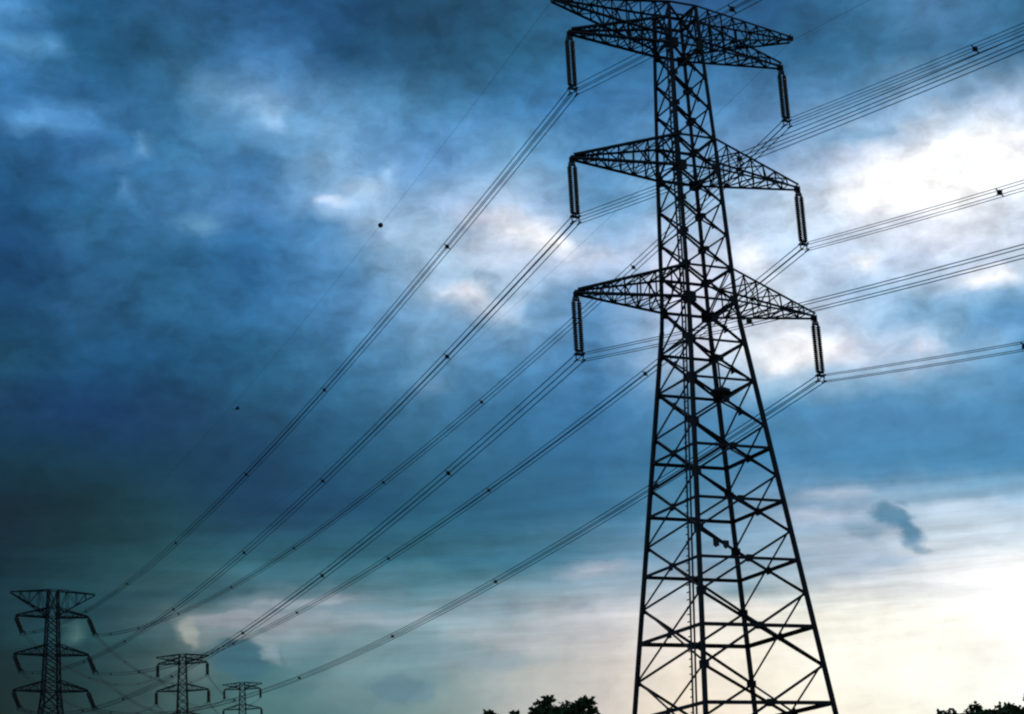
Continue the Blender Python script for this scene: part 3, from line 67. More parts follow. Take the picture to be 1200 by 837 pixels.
 [(0.374,0.414,0.399),(0.372,0.414,0.398),(0.371,0.413,0.397),(0.370,0.412,0.397),(0.366,0.410,0.396),(0.353,0.405,0.397),(0.340,0.401,0.399),(0.341,0.405,0.406),(0.360,0.419,0.421),(0.282,0.372,0.417),(0.278,0.372,0.418),(0.305,0.394,0.423),(0.394,0.468,0.514),(0.306,0.400,0.442),(0.262,0.362,0.417),(0.246,0.360,0.416),(0.219,0.332,0.405),(0.131,0.266,0.334),(0.088,0.225,0.295),(0.054,0.187,0.263),(0.040,0.166,0.254),(0.044,0.171,0.257),(0.032,0.142,0.225),(0.028,0.131,0.217),(0.024,0.120,0.209),(0.022,0.114,0.205),(0.023,0.117,0.213),(0.024,0.120,0.221),(0.025,0.124,0.230),(0.026,0.127,0.238),(0.027,0.131,0.247),(0.027,0.131,0.247),(0.030,0.141,0.267),(0.034,0.151,0.289),(0.038,0.162,0.312),(0.047,0.181,0.342),(0.062,0.206,0.379),(0.078,0.233,0.419),(0.101,0.266,0.463),(0.122,0.292,0.502),(0.181,0.362,0.569),(0.392,0.536,0.717),(0.889,0.914,0.998),(0.357,0.521,0.710),(0.442,0.586,0.757),(0.454,0.592,0.765),(0.425,0.571,0.759),(0.569,0.654,0.805),(0.347,0.506,0.725),(0.264,0.443,0.679),(0.192,0.380,0.627),(0.134,0.323,0.578),(0.103,0.287,0.537),(0.089,0.267,0.516),(0.068,0.235,0.453),(0.049,0.190,0.371),(0.032,0.139,0.271),(0.021,0.103,0.203),(0.015,0.083,0.166),(0.015,0.080,0.160),(0.015,0.077,0.156),(0.014,0.073,0.149),(0.014,0.072,0.147)],
 [(0.431,0.449,0.430),(0.429,0.448,0.429),(0.427,0.447,0.428),(0.426,0.446,0.427),(0.420,0.443,0.426),(0.403,0.436,0.424),(0.388,0.428,0.422),(0.414,0.449,0.439),(0.418,0.454,0.446),(0.299,0.381,0.423),(0.314,0.392,0.427),(0.346,0.417,0.442),(0.418,0.482,0.528),(0.332,0.412,0.452),(0.281,0.374,0.427),(0.257,0.363,0.419),(0.217,0.330,0.401),(0.143,0.274,0.343),(0.089,0.224,0.295),(0.051,0.182,0.262),(0.041,0.167,0.257),(0.044,0.171,0.260),(0.033,0.144,0.231),(0.029,0.134,0.224),(0.025,0.124,0.217),(0.024,0.119,0.216),(0.024,0.122,0.223),(0.025,0.124,0.231),(0.026,0.127,0.239),(0.027,0.130,0.247),(0.028,0.134,0.255),(0.028,0.134,0.255),(0.031,0.143,0.275),(0.034,0.153,0.296),(0.037,0.163,0.317),(0.046,0.181,0.347),(0.059,0.204,0.381),(0.074,0.229,0.418),(0.098,0.263,0.461),(0.125,0.296,0.505),(0.204,0.383,0.586),(0.475,0.597,0.764),(0.708,0.783,0.902),(0.360,0.522,0.715),(0.494,0.624,0.793),(0.511,0.634,0.804),(0.522,0.640,0.809),(0.634,0.699,0.832),(0.375,0.527,0.741),(0.282,0.457,0.686),(0.204,0.392,0.629),(0.141,0.333,0.577),(0.107,0.292,0.534),(0.089,0.268,0.520),(0.065,0.231,0.452),(0.046,0.188,0.374),(0.031,0.141,0.279),(0.021,0.107,0.211),(0.016,0.088,0.173),(0.016,0.084,0.167),(0.015,0.081,0.162),(0.015,0.077,0.157),(0.015,0.077,0.157)],
 [(0.475,0.481,0.456),(0.474,0.480,0.455),(0.473,0.479,0.454),(0.472,0.478,0.454),(0.465,0.474,0.452),(0.448,0.465,0.448),(0.431,0.456,0.444),(0.463,0.481,0.463),(0.452,0.475,0.460),(0.323,0.392,0.423),(0.362,0.421,0.441),(0.420,0.467,0.492),(0.426,0.484,0.527),(0.359,0.428,0.465),(0.318,0.400,0.451),(0.270,0.370,0.426),(0.208,0.324,0.390),(0.155,0.283,0.354),(0.092,0.226,0.300),(0.050,0.180,0.265),(0.042,0.169,0.260),(0.043,0.169,0.260),(0.035,0.147,0.238),(0.031,0.137,0.232),(0.027,0.127,0.226),(0.025,0.124,0.227),(0.026,0.126,0.234),(0.026,0.129,0.241),(0.027,0.131,0.248),(0.028,0.134,0.256),(0.029,0.137,0.264),(0.029,0.137,0.264),(0.031,0.145,0.283),(0.034,0.154,0.303),(0.036,0.164,0.323),(0.045,0.181,0.351),(0.057,0.202,0.383),(0.071,0.225,0.416),(0.095,0.260,0.460),(0.135,0.308,0.514),(0.210,0.391,0.591),(0.490,0.609,0.779),(0.365,0.532,0.721),(0.382,0.538,0.731),(0.532,0.650,0.818),(0.561,0.669,0.837),(0.740,0.801,0.908),(0.714,0.771,0.886),(0.401,0.543,0.751),(0.301,0.471,0.692),(0.216,0.404,0.631),(0.148,0.344,0.575),(0.111,0.298,0.530),(0.088,0.267,0.514),(0.062,0.227,0.451),(0.044,0.186,0.378),(0.031,0.145,0.289),(0.022,0.113,0.222),(0.017,0.093,0.182),(0.016,0.089,0.176),(0.016,0.086,0.171),(0.016,0.082,0.167),(0.016,0.083,0.167)],
 [(0.517,0.512,0.481),(0.516,0.511,0.480),(0.514,0.510,0.479),(0.513,0.509,0.478),(0.505,0.504,0.476),(0.487,0.494,0.471),(0.471,0.485,0.466),(0.486,0.497,0.475),(0.475,0.491,0.471),(0.393,0.439,0.450),(0.413,0.454,0.463),(0.478,0.511,0.535),(0.432,0.483,0.520),(0.390,0.447,0.484),(0.360,0.432,0.487),(0.290,0.385,0.442),(0.218,0.334,0.400),(0.169,0.297,0.371),(0.108,0.244,0.322),(0.057,0.189,0.278),(0.047,0.175,0.269),(0.045,0.171,0.265),(0.041,0.157,0.253),(0.034,0.144,0.243),(0.029,0.132,0.234),(0.027,0.128,0.234),(0.027,0.130,0.242),(0.028,0.132,0.249),(0.028,0.134,0.256),(0.029,0.137,0.264),(0.029,0.140,0.273),(0.029,0.140,0.273),(0.032,0.148,0.292),(0.034,0.157,0.311),(0.037,0.166,0.332),(0.045,0.182,0.358),(0.056,0.202,0.387),(0.068,0.222,0.418),(0.093,0.257,0.460),(0.140,0.315,0.521),(0.204,0.386,0.591),(0.400,0.545,0.732),(0.376,0.540,0.730),(0.433,0.579,0.766),(0.516,0.632,0.806),(0.621,0.712,0.871),(0.883,0.911,0.969),(0.662,0.737,0.872),(0.428,0.559,0.760),(0.319,0.486,0.698),(0.228,0.416,0.633),(0.165,0.364,0.580),(0.114,0.303,0.526),(0.086,0.264,0.501),(0.059,0.221,0.447),(0.042,0.184,0.382),(0.031,0.149,0.300),(0.022,0.120,0.235),(0.017,0.101,0.194),(0.017,0.096,0.187),(0.017,0.092,0.183),(0.017,0.088,0.178),(0.017,0.089,0.179)],
 [(0.561,0.545,0.507),(0.560,0.544,0.506),(0.558,0.543,0.505),(0.557,0.542,0.505),(0.547,0.535,0.501),(0.530,0.525,0.495),(0.513,0.514,0.489),(0.507,0.512,0.486),(0.498,0.506,0.483),(0.458,0.481,0.476),(0.454,0.481,0.483),(0.502,0.527,0.549),(0.444,0.486,0.516),(0.421,0.467,0.503),(0.391,0.453,0.505),(0.312,0.401,0.460),(0.239,0.351,0.420),(0.180,0.308,0.385),(0.126,0.263,0.346),(0.064,0.199,0.292),(0.052,0.182,0.278),(0.050,0.177,0.275),(0.047,0.167,0.267),(0.038,0.151,0.254),(0.030,0.136,0.242),(0.028,0.132,0.242),(0.028,0.134,0.250),(0.029,0.136,0.257),(0.029,0.138,0.265),(0.030,0.140,0.272),(0.030,0.143,0.282),(0.030,0.143,0.282),(0.033,0.152,0.301),(0.035,0.161,0.321),(0.038,0.170,0.342),(0.046,0.185,0.367),(0.056,0.203,0.393),(0.067,0.221,0.421),(0.089,0.253,0.461),(0.130,0.305,0.516),(0.185,0.367,0.581),(0.196,0.386,0.616),(0.312,0.485,0.696),(0.433,0.580,0.772),(0.522,0.639,0.818),(0.783,0.841,0.935),(0.901,0.927,0.980),(0.462,0.589,0.778),(0.350,0.504,0.716),(0.269,0.445,0.663),(0.199,0.389,0.610),(0.141,0.337,0.559),(0.106,0.292,0.516),(0.079,0.253,0.482),(0.055,0.213,0.438),(0.040,0.182,0.381),(0.031,0.154,0.312),(0.023,0.128,0.251),(0.019,0.109,0.211),(0.018,0.104,0.202),(0.018,0.099,0.196),(0.018,0.094,0.190),(0.018,0.094,0.190)],
 [(0.608,0.579,0.535),(0.606,0.578,0.534),(0.605,0.577,0.533),(0.603,0.575,0.532),(0.592,0.568,0.527),(0.575,0.557,0.520),(0.558,0.545,0.513),(0.530,0.527,0.497),(0.523,0.522,0.496),(0.497,0.505,0.498),(0.496,0.507,0.508),(0.507,0.524,0.540),(0.469,0.497,0.521),(0.454,0.488,0.523),(0.421,0.470,0.518),(0.336,0.418,0.479),(0.261,0.369,0.441),(0.198,0.324,0.405),(0.198,0.317,0.406),(0.077,0.214,0.311),(0.057,0.189,0.288),(0.059,0.188,0.290),(0.053,0.176,0.282),(0.042,0.157,0.265),(0.032,0.139,0.249),(0.030,0.136,0.251),(0.030,0.138,0.258),(0.030,0.139,0.266),(0.030,0.141,0.273),(0.031,0.143,0.281),(0.031,0.146,0.291),(0.031,0.146,0.291),(0.034,0.155,0.311),(0.036,0.164,0.331),(0.039,0.173,0.353),(0.046,0.188,0.375),(0.055,0.203,0.399),(0.066,0.220,0.424),(0.085,0.249,0.460),(0.118,0.292,0.509),(0.157,0.339,0.562),(0.159,0.352,0.594),(0.236,0.419,0.650),(0.399,0.552,0.755),(0.532,0.646,0.828),(1.009,1.020,1.036),(0.777,0.830,0.924),(0.343,0.502,0.716),(0.280,0.451,0.671),(0.222,0.404,0.628),(0.170,0.360,0.585),(0.125,0.317,0.544),(0.096,0.277,0.503),(0.072,0.240,0.465),(0.052,0.205,0.428),(0.040,0.179,0.377),(0.032,0.157,0.322),(0.025,0.135,0.269),(0.020,0.119,0.232),(0.020,0.111,0.220),(0.019,0.104,0.209),(0.019,0.097,0.199),(0.019,0.097,0.198)],
 [(0.657,0.615,0.563),(0.655,0.613,0.562),(0.654,0.612,0.561),(0.652,0.611,0.560),(0.640,0.602,0.554),(0.623,0.590,0.546),(0.606,0.578,0.538),(0.556,0.544,0.511),(0.566,0.549,0.518),(0.544,0.535,0.519),(0.534,0.531,0.531),(0.523,0.528,0.534),(0.504,0.517,0.537),(0.487,0.508,0.543),(0.313,0.373,0.444),(0.360,0.435,0.499),(0.285,0.388,0.464),(0.221,0.344,0.431),(0.303,0.391,0.484),(0.102,0.239,0.341),(0.065,0.198,0.300),(0.072,0.204,0.312),(0.059,0.185,0.297),(0.045,0.163,0.276),(0.033,0.142,0.256),(0.031,0.140,0.259),(0.031,0.141,0.267),(0.031,0.143,0.274),(0.031,0.144,0.282),(0.032,0.146,0.290),(0.032,0.150,0.301),(0.032,0.150,0.301),(0.035,0.158,0.321),(0.037,0.168,0.342),(0.040,0.177,0.364),(0.047,0.190,0.384),(0.055,0.204,0.405),(0.064,0.218,0.427),(0.081,0.243,0.459),(0.106,0.278,0.501),(0.136,0.317,0.546),(0.150,0.342,0.586),(0.195,0.383,0.625),(0.379,0.532,0.743),(0.549,0.652,0.829),(0.993,1.007,1.028),(0.477,0.603,0.782),(0.325,0.499,0.725),(0.228,0.409,0.635),(0.181,0.367,0.594),(0.144,0.332,0.562),(0.111,0.299,0.529),(0.087,0.263,0.491),(0.067,0.229,0.455),(0.049,0.198,0.420),(0.039,0.176,0.375),(0.032,0.158,0.328),(0.026,0.141,0.284),(0.022,0.126,0.252),(0.021,0.117,0.236),(0.020,0.108,0.221),(0.019,0.100,0.208),(0.019,0.100,0.207)],
 [(0.700,0.644,0.581),(0.699,0.643,0.581),(0.697,0.642,0.581),(0.696,0.641,0.580),(0.684,0.633,0.575),(0.669,0.622,0.569),(0.654,0.611,0.562),(0.604,0.577,0.536),(0.623,0.588,0.547),(0.604,0.576,0.547),(0.574,0.558,0.552),(0.561,0.552,0.553),(0.542,0.541,0.558),(0.523,0.530,0.564),(0.472,0.502,0.553),(0.387,0.454,0.520),(0.311,0.408,0.488),(0.245,0.365,0.457),(0.373,0.439,0.535),(0.128,0.269,0.378),(0.085,0.221,0.329),(0.086,0.222,0.337),(0.066,0.194,0.311),(0.048,0.168,0.286),(0.033,0.145,0.262),(0.032,0.144,0.267),(0.032,0.145,0.275),(0.032,0.147,0.283),(0.033,0.148,0.291),(0.033,0.149,0.299),(0.033,0.153,0.310),(0.033,0.153,0.310),(0.036,0.162,0.331),(0.038,0.171,0.352),(0.041,0.181,0.375),(0.047,0.192,0.392),(0.054,0.204,0.411),(0.062,0.217,0.430),(0.075,0.237,0.458),(0.093,0.263,0.492),(0.114,0.293,0.530),(0.143,0.330,0.575),(0.191,0.377,0.621),(0.383,0.529,0.741),(0.583,0.671,0.838),(0.521,0.640,0.808),(0.299,0.470,0.691),(0.268,0.449,0.678),(0.171,0.358,0.586),(0.145,0.332,0.563),(0.121,0.307,0.540),(0.099,0.281,0.515),(0.079,0.249,0.479),(0.062,0.219,0.444),(0.046,0.191,0.411),(0.038,0.174,0.374),(0.032,0.160,0.335),(0.027,0.146,0.299),(0.023,0.133,0.270),(0.022,0.122,0.251),(0.021,0.111,0.232),(0.019,0.103,0.217),(0.019,0.102,0.217)],
 [(0.736,0.667,0.588),(0.734,0.666,0.587),(0.733,0.665,0.587),(0.732,0.664,0.587),(0.721,0.658,0.586),(0.709,0.651,0.584),(0.697,0.644,0.582),(0.673,0.628,0.573),(0.671,0.627,0.575),(0.651,0.615,0.575),(0.623,0.598,0.577),(0.605,0.588,0.579),(0.583,0.575,0.581),(0.563,0.564,0.585),(0.501,0.528,0.569),(0.408,0.474,0.536),(0.327,0.424,0.503),(0.257,0.377,0.473),(0.352,0.428,0.529),(0.145,0.290,0.408),(0.109,0.250,0.367),(0.095,0.234,0.355),(0.073,0.206,0.328),(0.054,0.180,0.302),(0.038,0.156,0.278),(0.037,0.155,0.283),(0.036,0.155,0.288),(0.035,0.154,0.294),(0.035,0.154,0.301),(0.034,0.154,0.307),(0.035,0.158,0.319),(0.035,0.158,0.319),(0.038,0.167,0.340),(0.040,0.177,0.363),(0.043,0.187,0.386),(0.050,0.198,0.403),(0.057,0.209,0.420),(0.064,0.219,0.436),(0.071,0.231,0.456),(0.081,0.249,0.483),(0.094,0.269,0.513),(0.124,0.306,0.556),(0.193,0.376,0.621),(0.388,0.528,0.740),(0.574,0.662,0.832),(0.345,0.504,0.723),(0.242,0.422,0.649),(0.165,0.354,0.583),(0.129,0.317,0.548),(0.116,0.301,0.535),(0.102,0.284,0.520),(0.088,0.265,0.502),(0.072,0.237,0.467),(0.057,0.210,0.435),(0.044,0.185,0.403),(0.038,0.172,0.373),(0.033,0.162,0.344),(0.028,0.151,0.315),(0.025,0.139,0.288),(0.023,0.126,0.265),(0.021,0.114,0.243),(0.020,0.106,0.227),(0.020,0.105,0.226)],
 [(0.773,0.691,0.594),(0.771,0.690,0.594),(0.770,0.689,0.593),(0.768,0.688,0.593),(0.759,0.684,0.596),(0.749,0.680,0.598),(0.740,0.676,0.599),(0.730,0.672,0.601),(0.720,0.667,0.602),(0.699,0.655,0.604),(0.675,0.641,0.605),(0.651,0.626,0.605),(0.628,0.612,0.606),(0.606,0.599,0.607),(0.529,0.554,0.586),(0.429,0.495,0.552),(0.342,0.439,0.519),(0.267,0.388,0.487),(0.279,0.387,0.497),(0.156,0.303,0.428),(0.127,0.272,0.399),(0.103,0.245,0.372),(0.080,0.219,0.346),(0.061,0.194,0.321),(0.047,0.173,0.300),(0.044,0.170,0.302),(0.042,0.167,0.304),(0.040,0.164,0.307),(0.038,0.162,0.310),(0.036,0.160,0.313),(0.038,0.165,0.325),(0.038,0.165,0.325),(0.041,0.175,0.349),(0.045,0.186,0.373),(0.051,0.199,0.399),(0.067,0.222,0.427),(0.084,0.245,0.456),(0.103,0.268,0.484),(0.114,0.283,0.507),(0.124,0.297,0.529),(0.134,0.311,0.553),(0.164,0.344,0.590),(0.237,0.412,0.651),(0.393,0.532,0.745),(0.537,0.637,0.818),(0.325,0.489,0.712),(0.226,0.409,0.637),(0.146,0.337,0.567),(0.113,0.301,0.533),(0.102,0.285,0.520),(0.091,0.270,0.508),(0.080,0.252,0.491),(0.066,0.226,0.457),(0.053,0.201,0.425),(0.042,0.179,0.395),(0.037,0.171,0.374),(0.033,0.165,0.354),(0.030,0.158,0.333),(0.026,0.146,0.307),(0.024,0.131,0.279),(0.022,0.117,0.254),(0.020,0.109,0.237),(0.020,0.108,0.236)],
 [(0.811,0.715,0.600),(0.809,0.714,0.600),(0.807,0.713,0.600),(0.805,0.712,0.600),(0.799,0.712,0.606),(0.792,0.711,0.612),(0.784,0.710,0.618),(0.777,0.709,0.623),(0.770,0.708,0.628),(0.747,0.695,0.630),(0.723,0.680,0.631),(0.700,0.666,0.633),(0.676,0.650,0.632),(0.652,0.636,0.631),(0.558,0.580,0.603),(0.450,0.515,0.568),(0.357,0.454,0.534),(0.276,0.399,0.502),(0.218,0.353,0.476),(0.163,0.310,0.443),(0.136,0.283,0.416),(0.111,0.257,0.390),(0.089,0.233,0.366),(0.070,0.210,0.342),(0.056,0.191,0.324),(0.052,0.185,0.322),(0.048,0.180,0.320),(0.044,0.175,0.319),(0.041,0.171,0.319),(0.038,0.166,0.319),(0.041,0.172,0.332),(0.041,0.172,0.332),(0.046,0.183,0.357),(0.051,0.195,0.383),(0.060,0.212,0.413),(0.088,0.248,0.454),(0.120,0.286,0.496),(0.156,0.324,0.538),(0.171,0.341,0.561),(0.181,0.354,0.581),(0.192,0.367,0.602),(0.225,0.399,0.636),(0.293,0.457,0.689),(0.396,0.537,0.750),(0.492,0.608,0.802),(0.340,0.502,0.721),(0.244,0.426,0.653),(0.164,0.357,0.586),(0.131,0.321,0.552),(0.115,0.299,0.534),(0.100,0.279,0.516),(0.085,0.258,0.494),(0.070,0.231,0.461),(0.056,0.206,0.429),(0.044,0.183,0.398),(0.039,0.173,0.375),(0.034,0.165,0.354),(0.029,0.157,0.334),(0.027,0.145,0.310),(0.024,0.131,0.285),(0.022,0.118,0.261),(0.021,0.110,0.246),(0.021,0.110,0.245)],
 [(0.849,0.739,0.607),(0.848,0.738,0.607),(0.846,0.737,0.606),(0.844,0.737,0.608),(0.840,0.740,0.618),(0.836,0.743,0.627),(0.831,0.746,0.637),(0.827,0.749,0.646),(0.821,0.751,0.655),(0.796,0.735,0.655),(0.771,0.719,0.655),(0.747,0.704,0.655),(0.724,0.689,0.656),(0.700,0.674,0.656),(0.586,0.605,0.621),(0.471,0.534,0.585),(0.371,0.468,0.550),(0.285,0.408,0.517),(0.213,0.353,0.486),(0.170,0.318,0.459),(0.144,0.294,0.434),(0.120,0.270,0.410),(0.098,0.248,0.386),(0.079,0.226,0.364),(0.066,0.210,0.347),(0.060,0.201,0.341),(0.054,0.193,0.336),(0.048,0.186,0.333),(0.044,0.180,0.330),(0.041,0.175,0.327),(0.044,0.181,0.341),(0.044,0.181,0.341),(0.050,0.192,0.366),(0.057,0.205,0.394),(0.072,0.229,0.430),(0.114,0.279,0.483),(0.165,0.333,0.540),(0.226,0.390,0.598),(0.241,0.405,0.618),(0.252,0.416,0.636),(0.264,0.428,0.654),(0.299,0.458,0.685),(0.358,0.506,0.725),(0.419,0.555,0.764),(0.468,0.592,0.794),(0.357,0.516,0.731),(0.273,0.452,0.675),(0.184,0.378,0.606),(0.149,0.341,0.572),(0.128,0.314,0.547),(0.109,0.288,0.524),(0.091,0.263,0.497),(0.074,0.236,0.464),(0.059,0.210,0.432),(0.047,0.187,0.402),(0.040,0.175,0.376),(0.034,0.164,0.352),(0.029,0.153,0.329),(0.026,0.141,0.307),(0.024,0.129,0.285),(0.022,0.117,0.264),(0.021,0.110,0.253),(0.021,0.110,0.252)],
 [(0.879,0.763,0.621),(0.878,0.762,0.620),(0.877,0.761,0.618),(0.876,0.762,0.621),(0.876,0.768,0.633),(0.875,0.775,0.645),(0.875,0.781,0.658),(0.874,0.788,0.670),(0.870,0.792,0.681),(0.846,0.776,0.680),(0.822,0.760,0.680),(0.796,0.743,0.678),(0.772,0.727,0.678),(0.747,0.711,0.677),(0.614,0.630,0.638),(0.491,0.553,0.602),(0.384,0.482,0.567),(0.294,0.417,0.533),(0.217,0.358,0.501),(0.178,0.327,0.475),(0.153,0.305,0.452),(0.130,0.284,0.430),(0.109,0.264,0.408),(0.090,0.244,0.387),(0.076,0.228,0.370),(0.067,0.216,0.360),(0.059,0.205,0.351),(0.052,0.196,0.344),(0.047,0.188,0.339),(0.044,0.183,0.336),(0.047,0.189,0.348),(0.047,0.189,0.348),(0.055,0.201,0.376),(0.064,0.216,0.406),(0.087,0.248,0.449),(0.146,0.313,0.516),(0.222,0.387,0.588),(0.315,0.467,0.665),(0.326,0.476,0.679),(0.338,0.485,0.693),(0.383,0.514,0.720),(0.452,0.560,0.755),(0.501,0.595,0.783),(0.517,0.613,0.801),(0.497,0.609,0.803),(0.375,0.530,0.742),(0.345,0.512,0.725),(0.206,0.401,0.627),(0.169,0.361,0.590),(0.141,0.327,0.560),(0.117,0.297,0.531),(0.096,0.268,0.500),(0.078,0.241,0.467),(0.062,0.215,0.435),(0.049,0.192,0.405),(0.041,0.177,0.376),(0.034,0.162,0.349),(0.028,0.149,0.323),(0.026,0.138,0.304),(0.024,0.126,0.286),(0.023,0.115,0.268),(0.022,0.110,0.260),(0.022,0.110,0.259)],
 [(0.895,0.785,0.643),(0.894,0.784,0.642),(0.893,0.783,0.641),(0.893,0.785,0.645),(0.893,0.792,0.656),(0.893,0.799,0.668),(0.893,0.806,0.680),(0.893,0.813,0.693),(0.887,0.814,0.702),(0.863,0.798,0.699),(0.840,0.782,0.697),(0.816,0.766,0.695),(0.793,0.750,0.693),(0.766,0.732,0.690),(0.626,0.646,0.650),(0.490,0.558,0.605),(0.385,0.487,0.570),(0.303,0.429,0.544),(0.225,0.368,0.512),(0.190,0.341,0.489),(0.166,0.320,0.469),(0.143,0.301,0.449),(0.122,0.282,0.429),(0.103,0.263,0.410),(0.088,0.247,0.393),(0.076,0.231,0.379),(0.064,0.216,0.365),(0.055,0.203,0.354),(0.048,0.194,0.345),(0.046,0.189,0.342),(0.050,0.196,0.356),(0.050,0.196,0.356),(0.061,0.211,0.385),(0.071,0.227,0.418),(0.105,0.270,0.471),(0.186,0.353,0.553),(0.293,0.449,0.643),(0.426,0.554,0.735),(0.457,0.574,0.753),(0.458,0.571,0.756),(0.525,0.608,0.784),(0.602,0.652,0.814),(0.638,0.675,0.831),(0.621,0.671,0.833),(0.553,0.639,0.819),(0.408,0.554,0.759),(0.389,0.548,0.754),(0.230,0.425,0.649),(0.188,0.380,0.608),(0.154,0.341,0.571),(0.125,0.304,0.537),(0.101,0.273,0.503),(0.082,0.245,0.470),(0.065,0.219,0.439),(0.051,0.196,0.408),(0.042,0.177,0.376),(0.034,0.161,0.345),(0.027,0.145,0.317),(0.026,0.134,0.302),(0.025,0.124,0.287),(0.024,0.114,0.273),(0.023,0.110,0.267),(0.023,0.110,0.266)],
 [(0.911,0.808,0.666),(0.910,0.807,0.665),(0.910,0.806,0.664),(0.910,0.809,0.669),(0.910,0.816,0.680),(0.911,0.823,0.692),(0.911,0.831,0.704),(0.912,0.838,0.716),(0.904,0.837,0.722),(0.881,0.821,0.719),(0.858,0.804,0.715),(0.835,0.788,0.711),(0.813,0.772,0.708),(0.772,0.745,0.700),(0.627,0.655,0.657),(0.383,0.477,0.536),(0.323,0.438,0.522),(0.313,0.442,0.554),(0.234,0.381,0.521),(0.206,0.358,0.502),(0.183,0.338,0.484),(0.161,0.319,0.466),(0.141,0.301,0.449),(0.122,0.283,0.431),(0.104,0.264,0.415),(0.088,0.246,0.398),(0.073,0.227,0.381),(0.060,0.211,0.366),(0.051,0.198,0.355),(0.048,0.194,0.353),(0.052,0.202,0.368),(0.052,0.202,0.368),(0.062,0.217,0.398),(0.072,0.233,0.427),(0.114,0.285,0.486),(0.211,0.381,0.578),(0.345,0.495,0.682),(0.553,0.646,0.800),(0.606,0.679,0.825),(0.574,0.653,0.811),(0.595,0.655,0.815),(0.658,0.688,0.838),(0.686,0.704,0.848),(0.660,0.694,0.847),(0.578,0.655,0.828),(0.434,0.573,0.772),(0.374,0.538,0.746),(0.256,0.450,0.672),(0.209,0.399,0.626),(0.168,0.353,0.582),(0.133,0.311,0.542),(0.107,0.278,0.506),(0.086,0.250,0.474),(0.068,0.224,0.442),(0.053,0.199,0.410),(0.043,0.178,0.374),(0.034,0.158,0.341),(0.026,0.140,0.311),(0.025,0.131,0.300),(0.025,0.121,0.288),(0.024,0.113,0.278),(0.024,0.110,0.274),(0.024,0.110,0.274)],
 [(0.928,0.832,0.690),(0.927,0.831,0.689),(0.926,0.829,0.688),(0.927,0.833,0.693),(0.928,0.841,0.705),(0.929,0.849,0.716),(0.930,0.856,0.727),(0.931,0.864,0.739),(0.922,0.861,0.743),(0.899,0.844,0.738),(0.877,0.827,0.733),(0.855,0.810,0.728),(0.833,0.794,0.723),(0.779,0.759,0.710),(0.562,0.611,0.622),(0.255,0.375,0.452),(0.259,0.385,0.472),(0.320,0.452,0.559),(0.247,0.396,0.531),(0.224,0.376,0.515),(0.202,0.357,0.500),(0.181,0.339,0.485),(0.161,0.321,0.470),(0.142,0.303,0.454),(0.123,0.283,0.438),(0.101,0.260,0.418),(0.082,0.239,0.400),(0.066,0.220,0.382),(0.053,0.204,0.367),(0.050,0.201,0.368),(0.055,0.209,0.383),(0.055,0.209,0.383),(0.063,0.223,0.410),(0.071,0.238,0.437),(0.123,0.300,0.502),(0.232,0.407,0.601),(0.398,0.541,0.717),(0.623,0.696,0.833),(0.676,0.728,0.857),(0.615,0.687,0.833),(0.589,0.661,0.820),(0.624,0.679,0.835),(0.638,0.688,0.843),(0.617,0.682,0.846),(0.543,0.645,0.827),(0.428,0.578,0.780),(0.355,0.529,0.740),(0.285,0.476,0.696),(0.229,0.418,0.644),(0.181,0.365,0.595),(0.140,0.317,0.549),(0.112,0.282,0.511),(0.090,0.253,0.477),(0.070,0.226,0.445),(0.055,0.201,0.410),(0.043,0.177,0.371),(0.033,0.155,0.336),(0.025,0.136,0.306),(0.025,0.125,0.294),(0.024,0.117,0.286),(0.025,0.112,0.284),(0.025,0.111,0.282),(0.025,0.111,0.281)],
 [(0.945,0.855,0.714),(0.944,0.854,0.713),(0.943,0.853,0.712),(0.944,0.858,0.718),(0.946,0.866,0.729),(0.948,0.874,0.740),(0.950,0.883,0.752),(0.956,0.895,0.766),(0.945,0.889,0.768),(0.920,0.870,0.759),(0.896,0.850,0.750),(0.875,0.833,0.744),(0.853,0.816,0.738),(0.786,0.773,0.720),(0.508,0.574,0.594),(0.215,0.343,0.426),(0.252,0.381,0.467),(0.332,0.467,0.569),(0.264,0.414,0.542),(0.243,0.395,0.530),(0.222,0.377,0.517),(0.203,0.359,0.505),(0.184,0.342,0.492),(0.169,0.327,0.482),(0.148,0.308,0.467),(0.116,0.278,0.441),(0.091,0.251,0.418),(0.072,0.230,0.399),(0.056,0.209,0.381),(0.053,0.208,0.384),(0.057,0.216,0.398),(0.057,0.216,0.398),(0.064,0.230,0.421),(0.071,0.243,0.445),(0.133,0.317,0.519),(0.257,0.435,0.625),(0.435,0.576,0.742),(0.631,0.707,0.840),(0.661,0.722,0.853),(0.617,0.695,0.837),(0.585,0.671,0.826),(0.582,0.672,0.834),(0.576,0.671,0.840),(0.557,0.666,0.846),(0.501,0.635,0.827),(0.435,0.591,0.792),(0.380,0.553,0.759),(0.314,0.502,0.718),(0.250,0.436,0.662),(0.194,0.376,0.608),(0.148,0.322,0.558),(0.117,0.286,0.517),(0.092,0.255,0.480),(0.071,0.226,0.445),(0.054,0.199,0.405),(0.042,0.173,0.363),(0.031,0.149,0.324),(0.024,0.130,0.293),(0.023,0.116,0.276),(0.023,0.112,0.274),(0.024,0.109,0.276),(0.024,0.109,0.277),(0.024,0.109,0.278)],
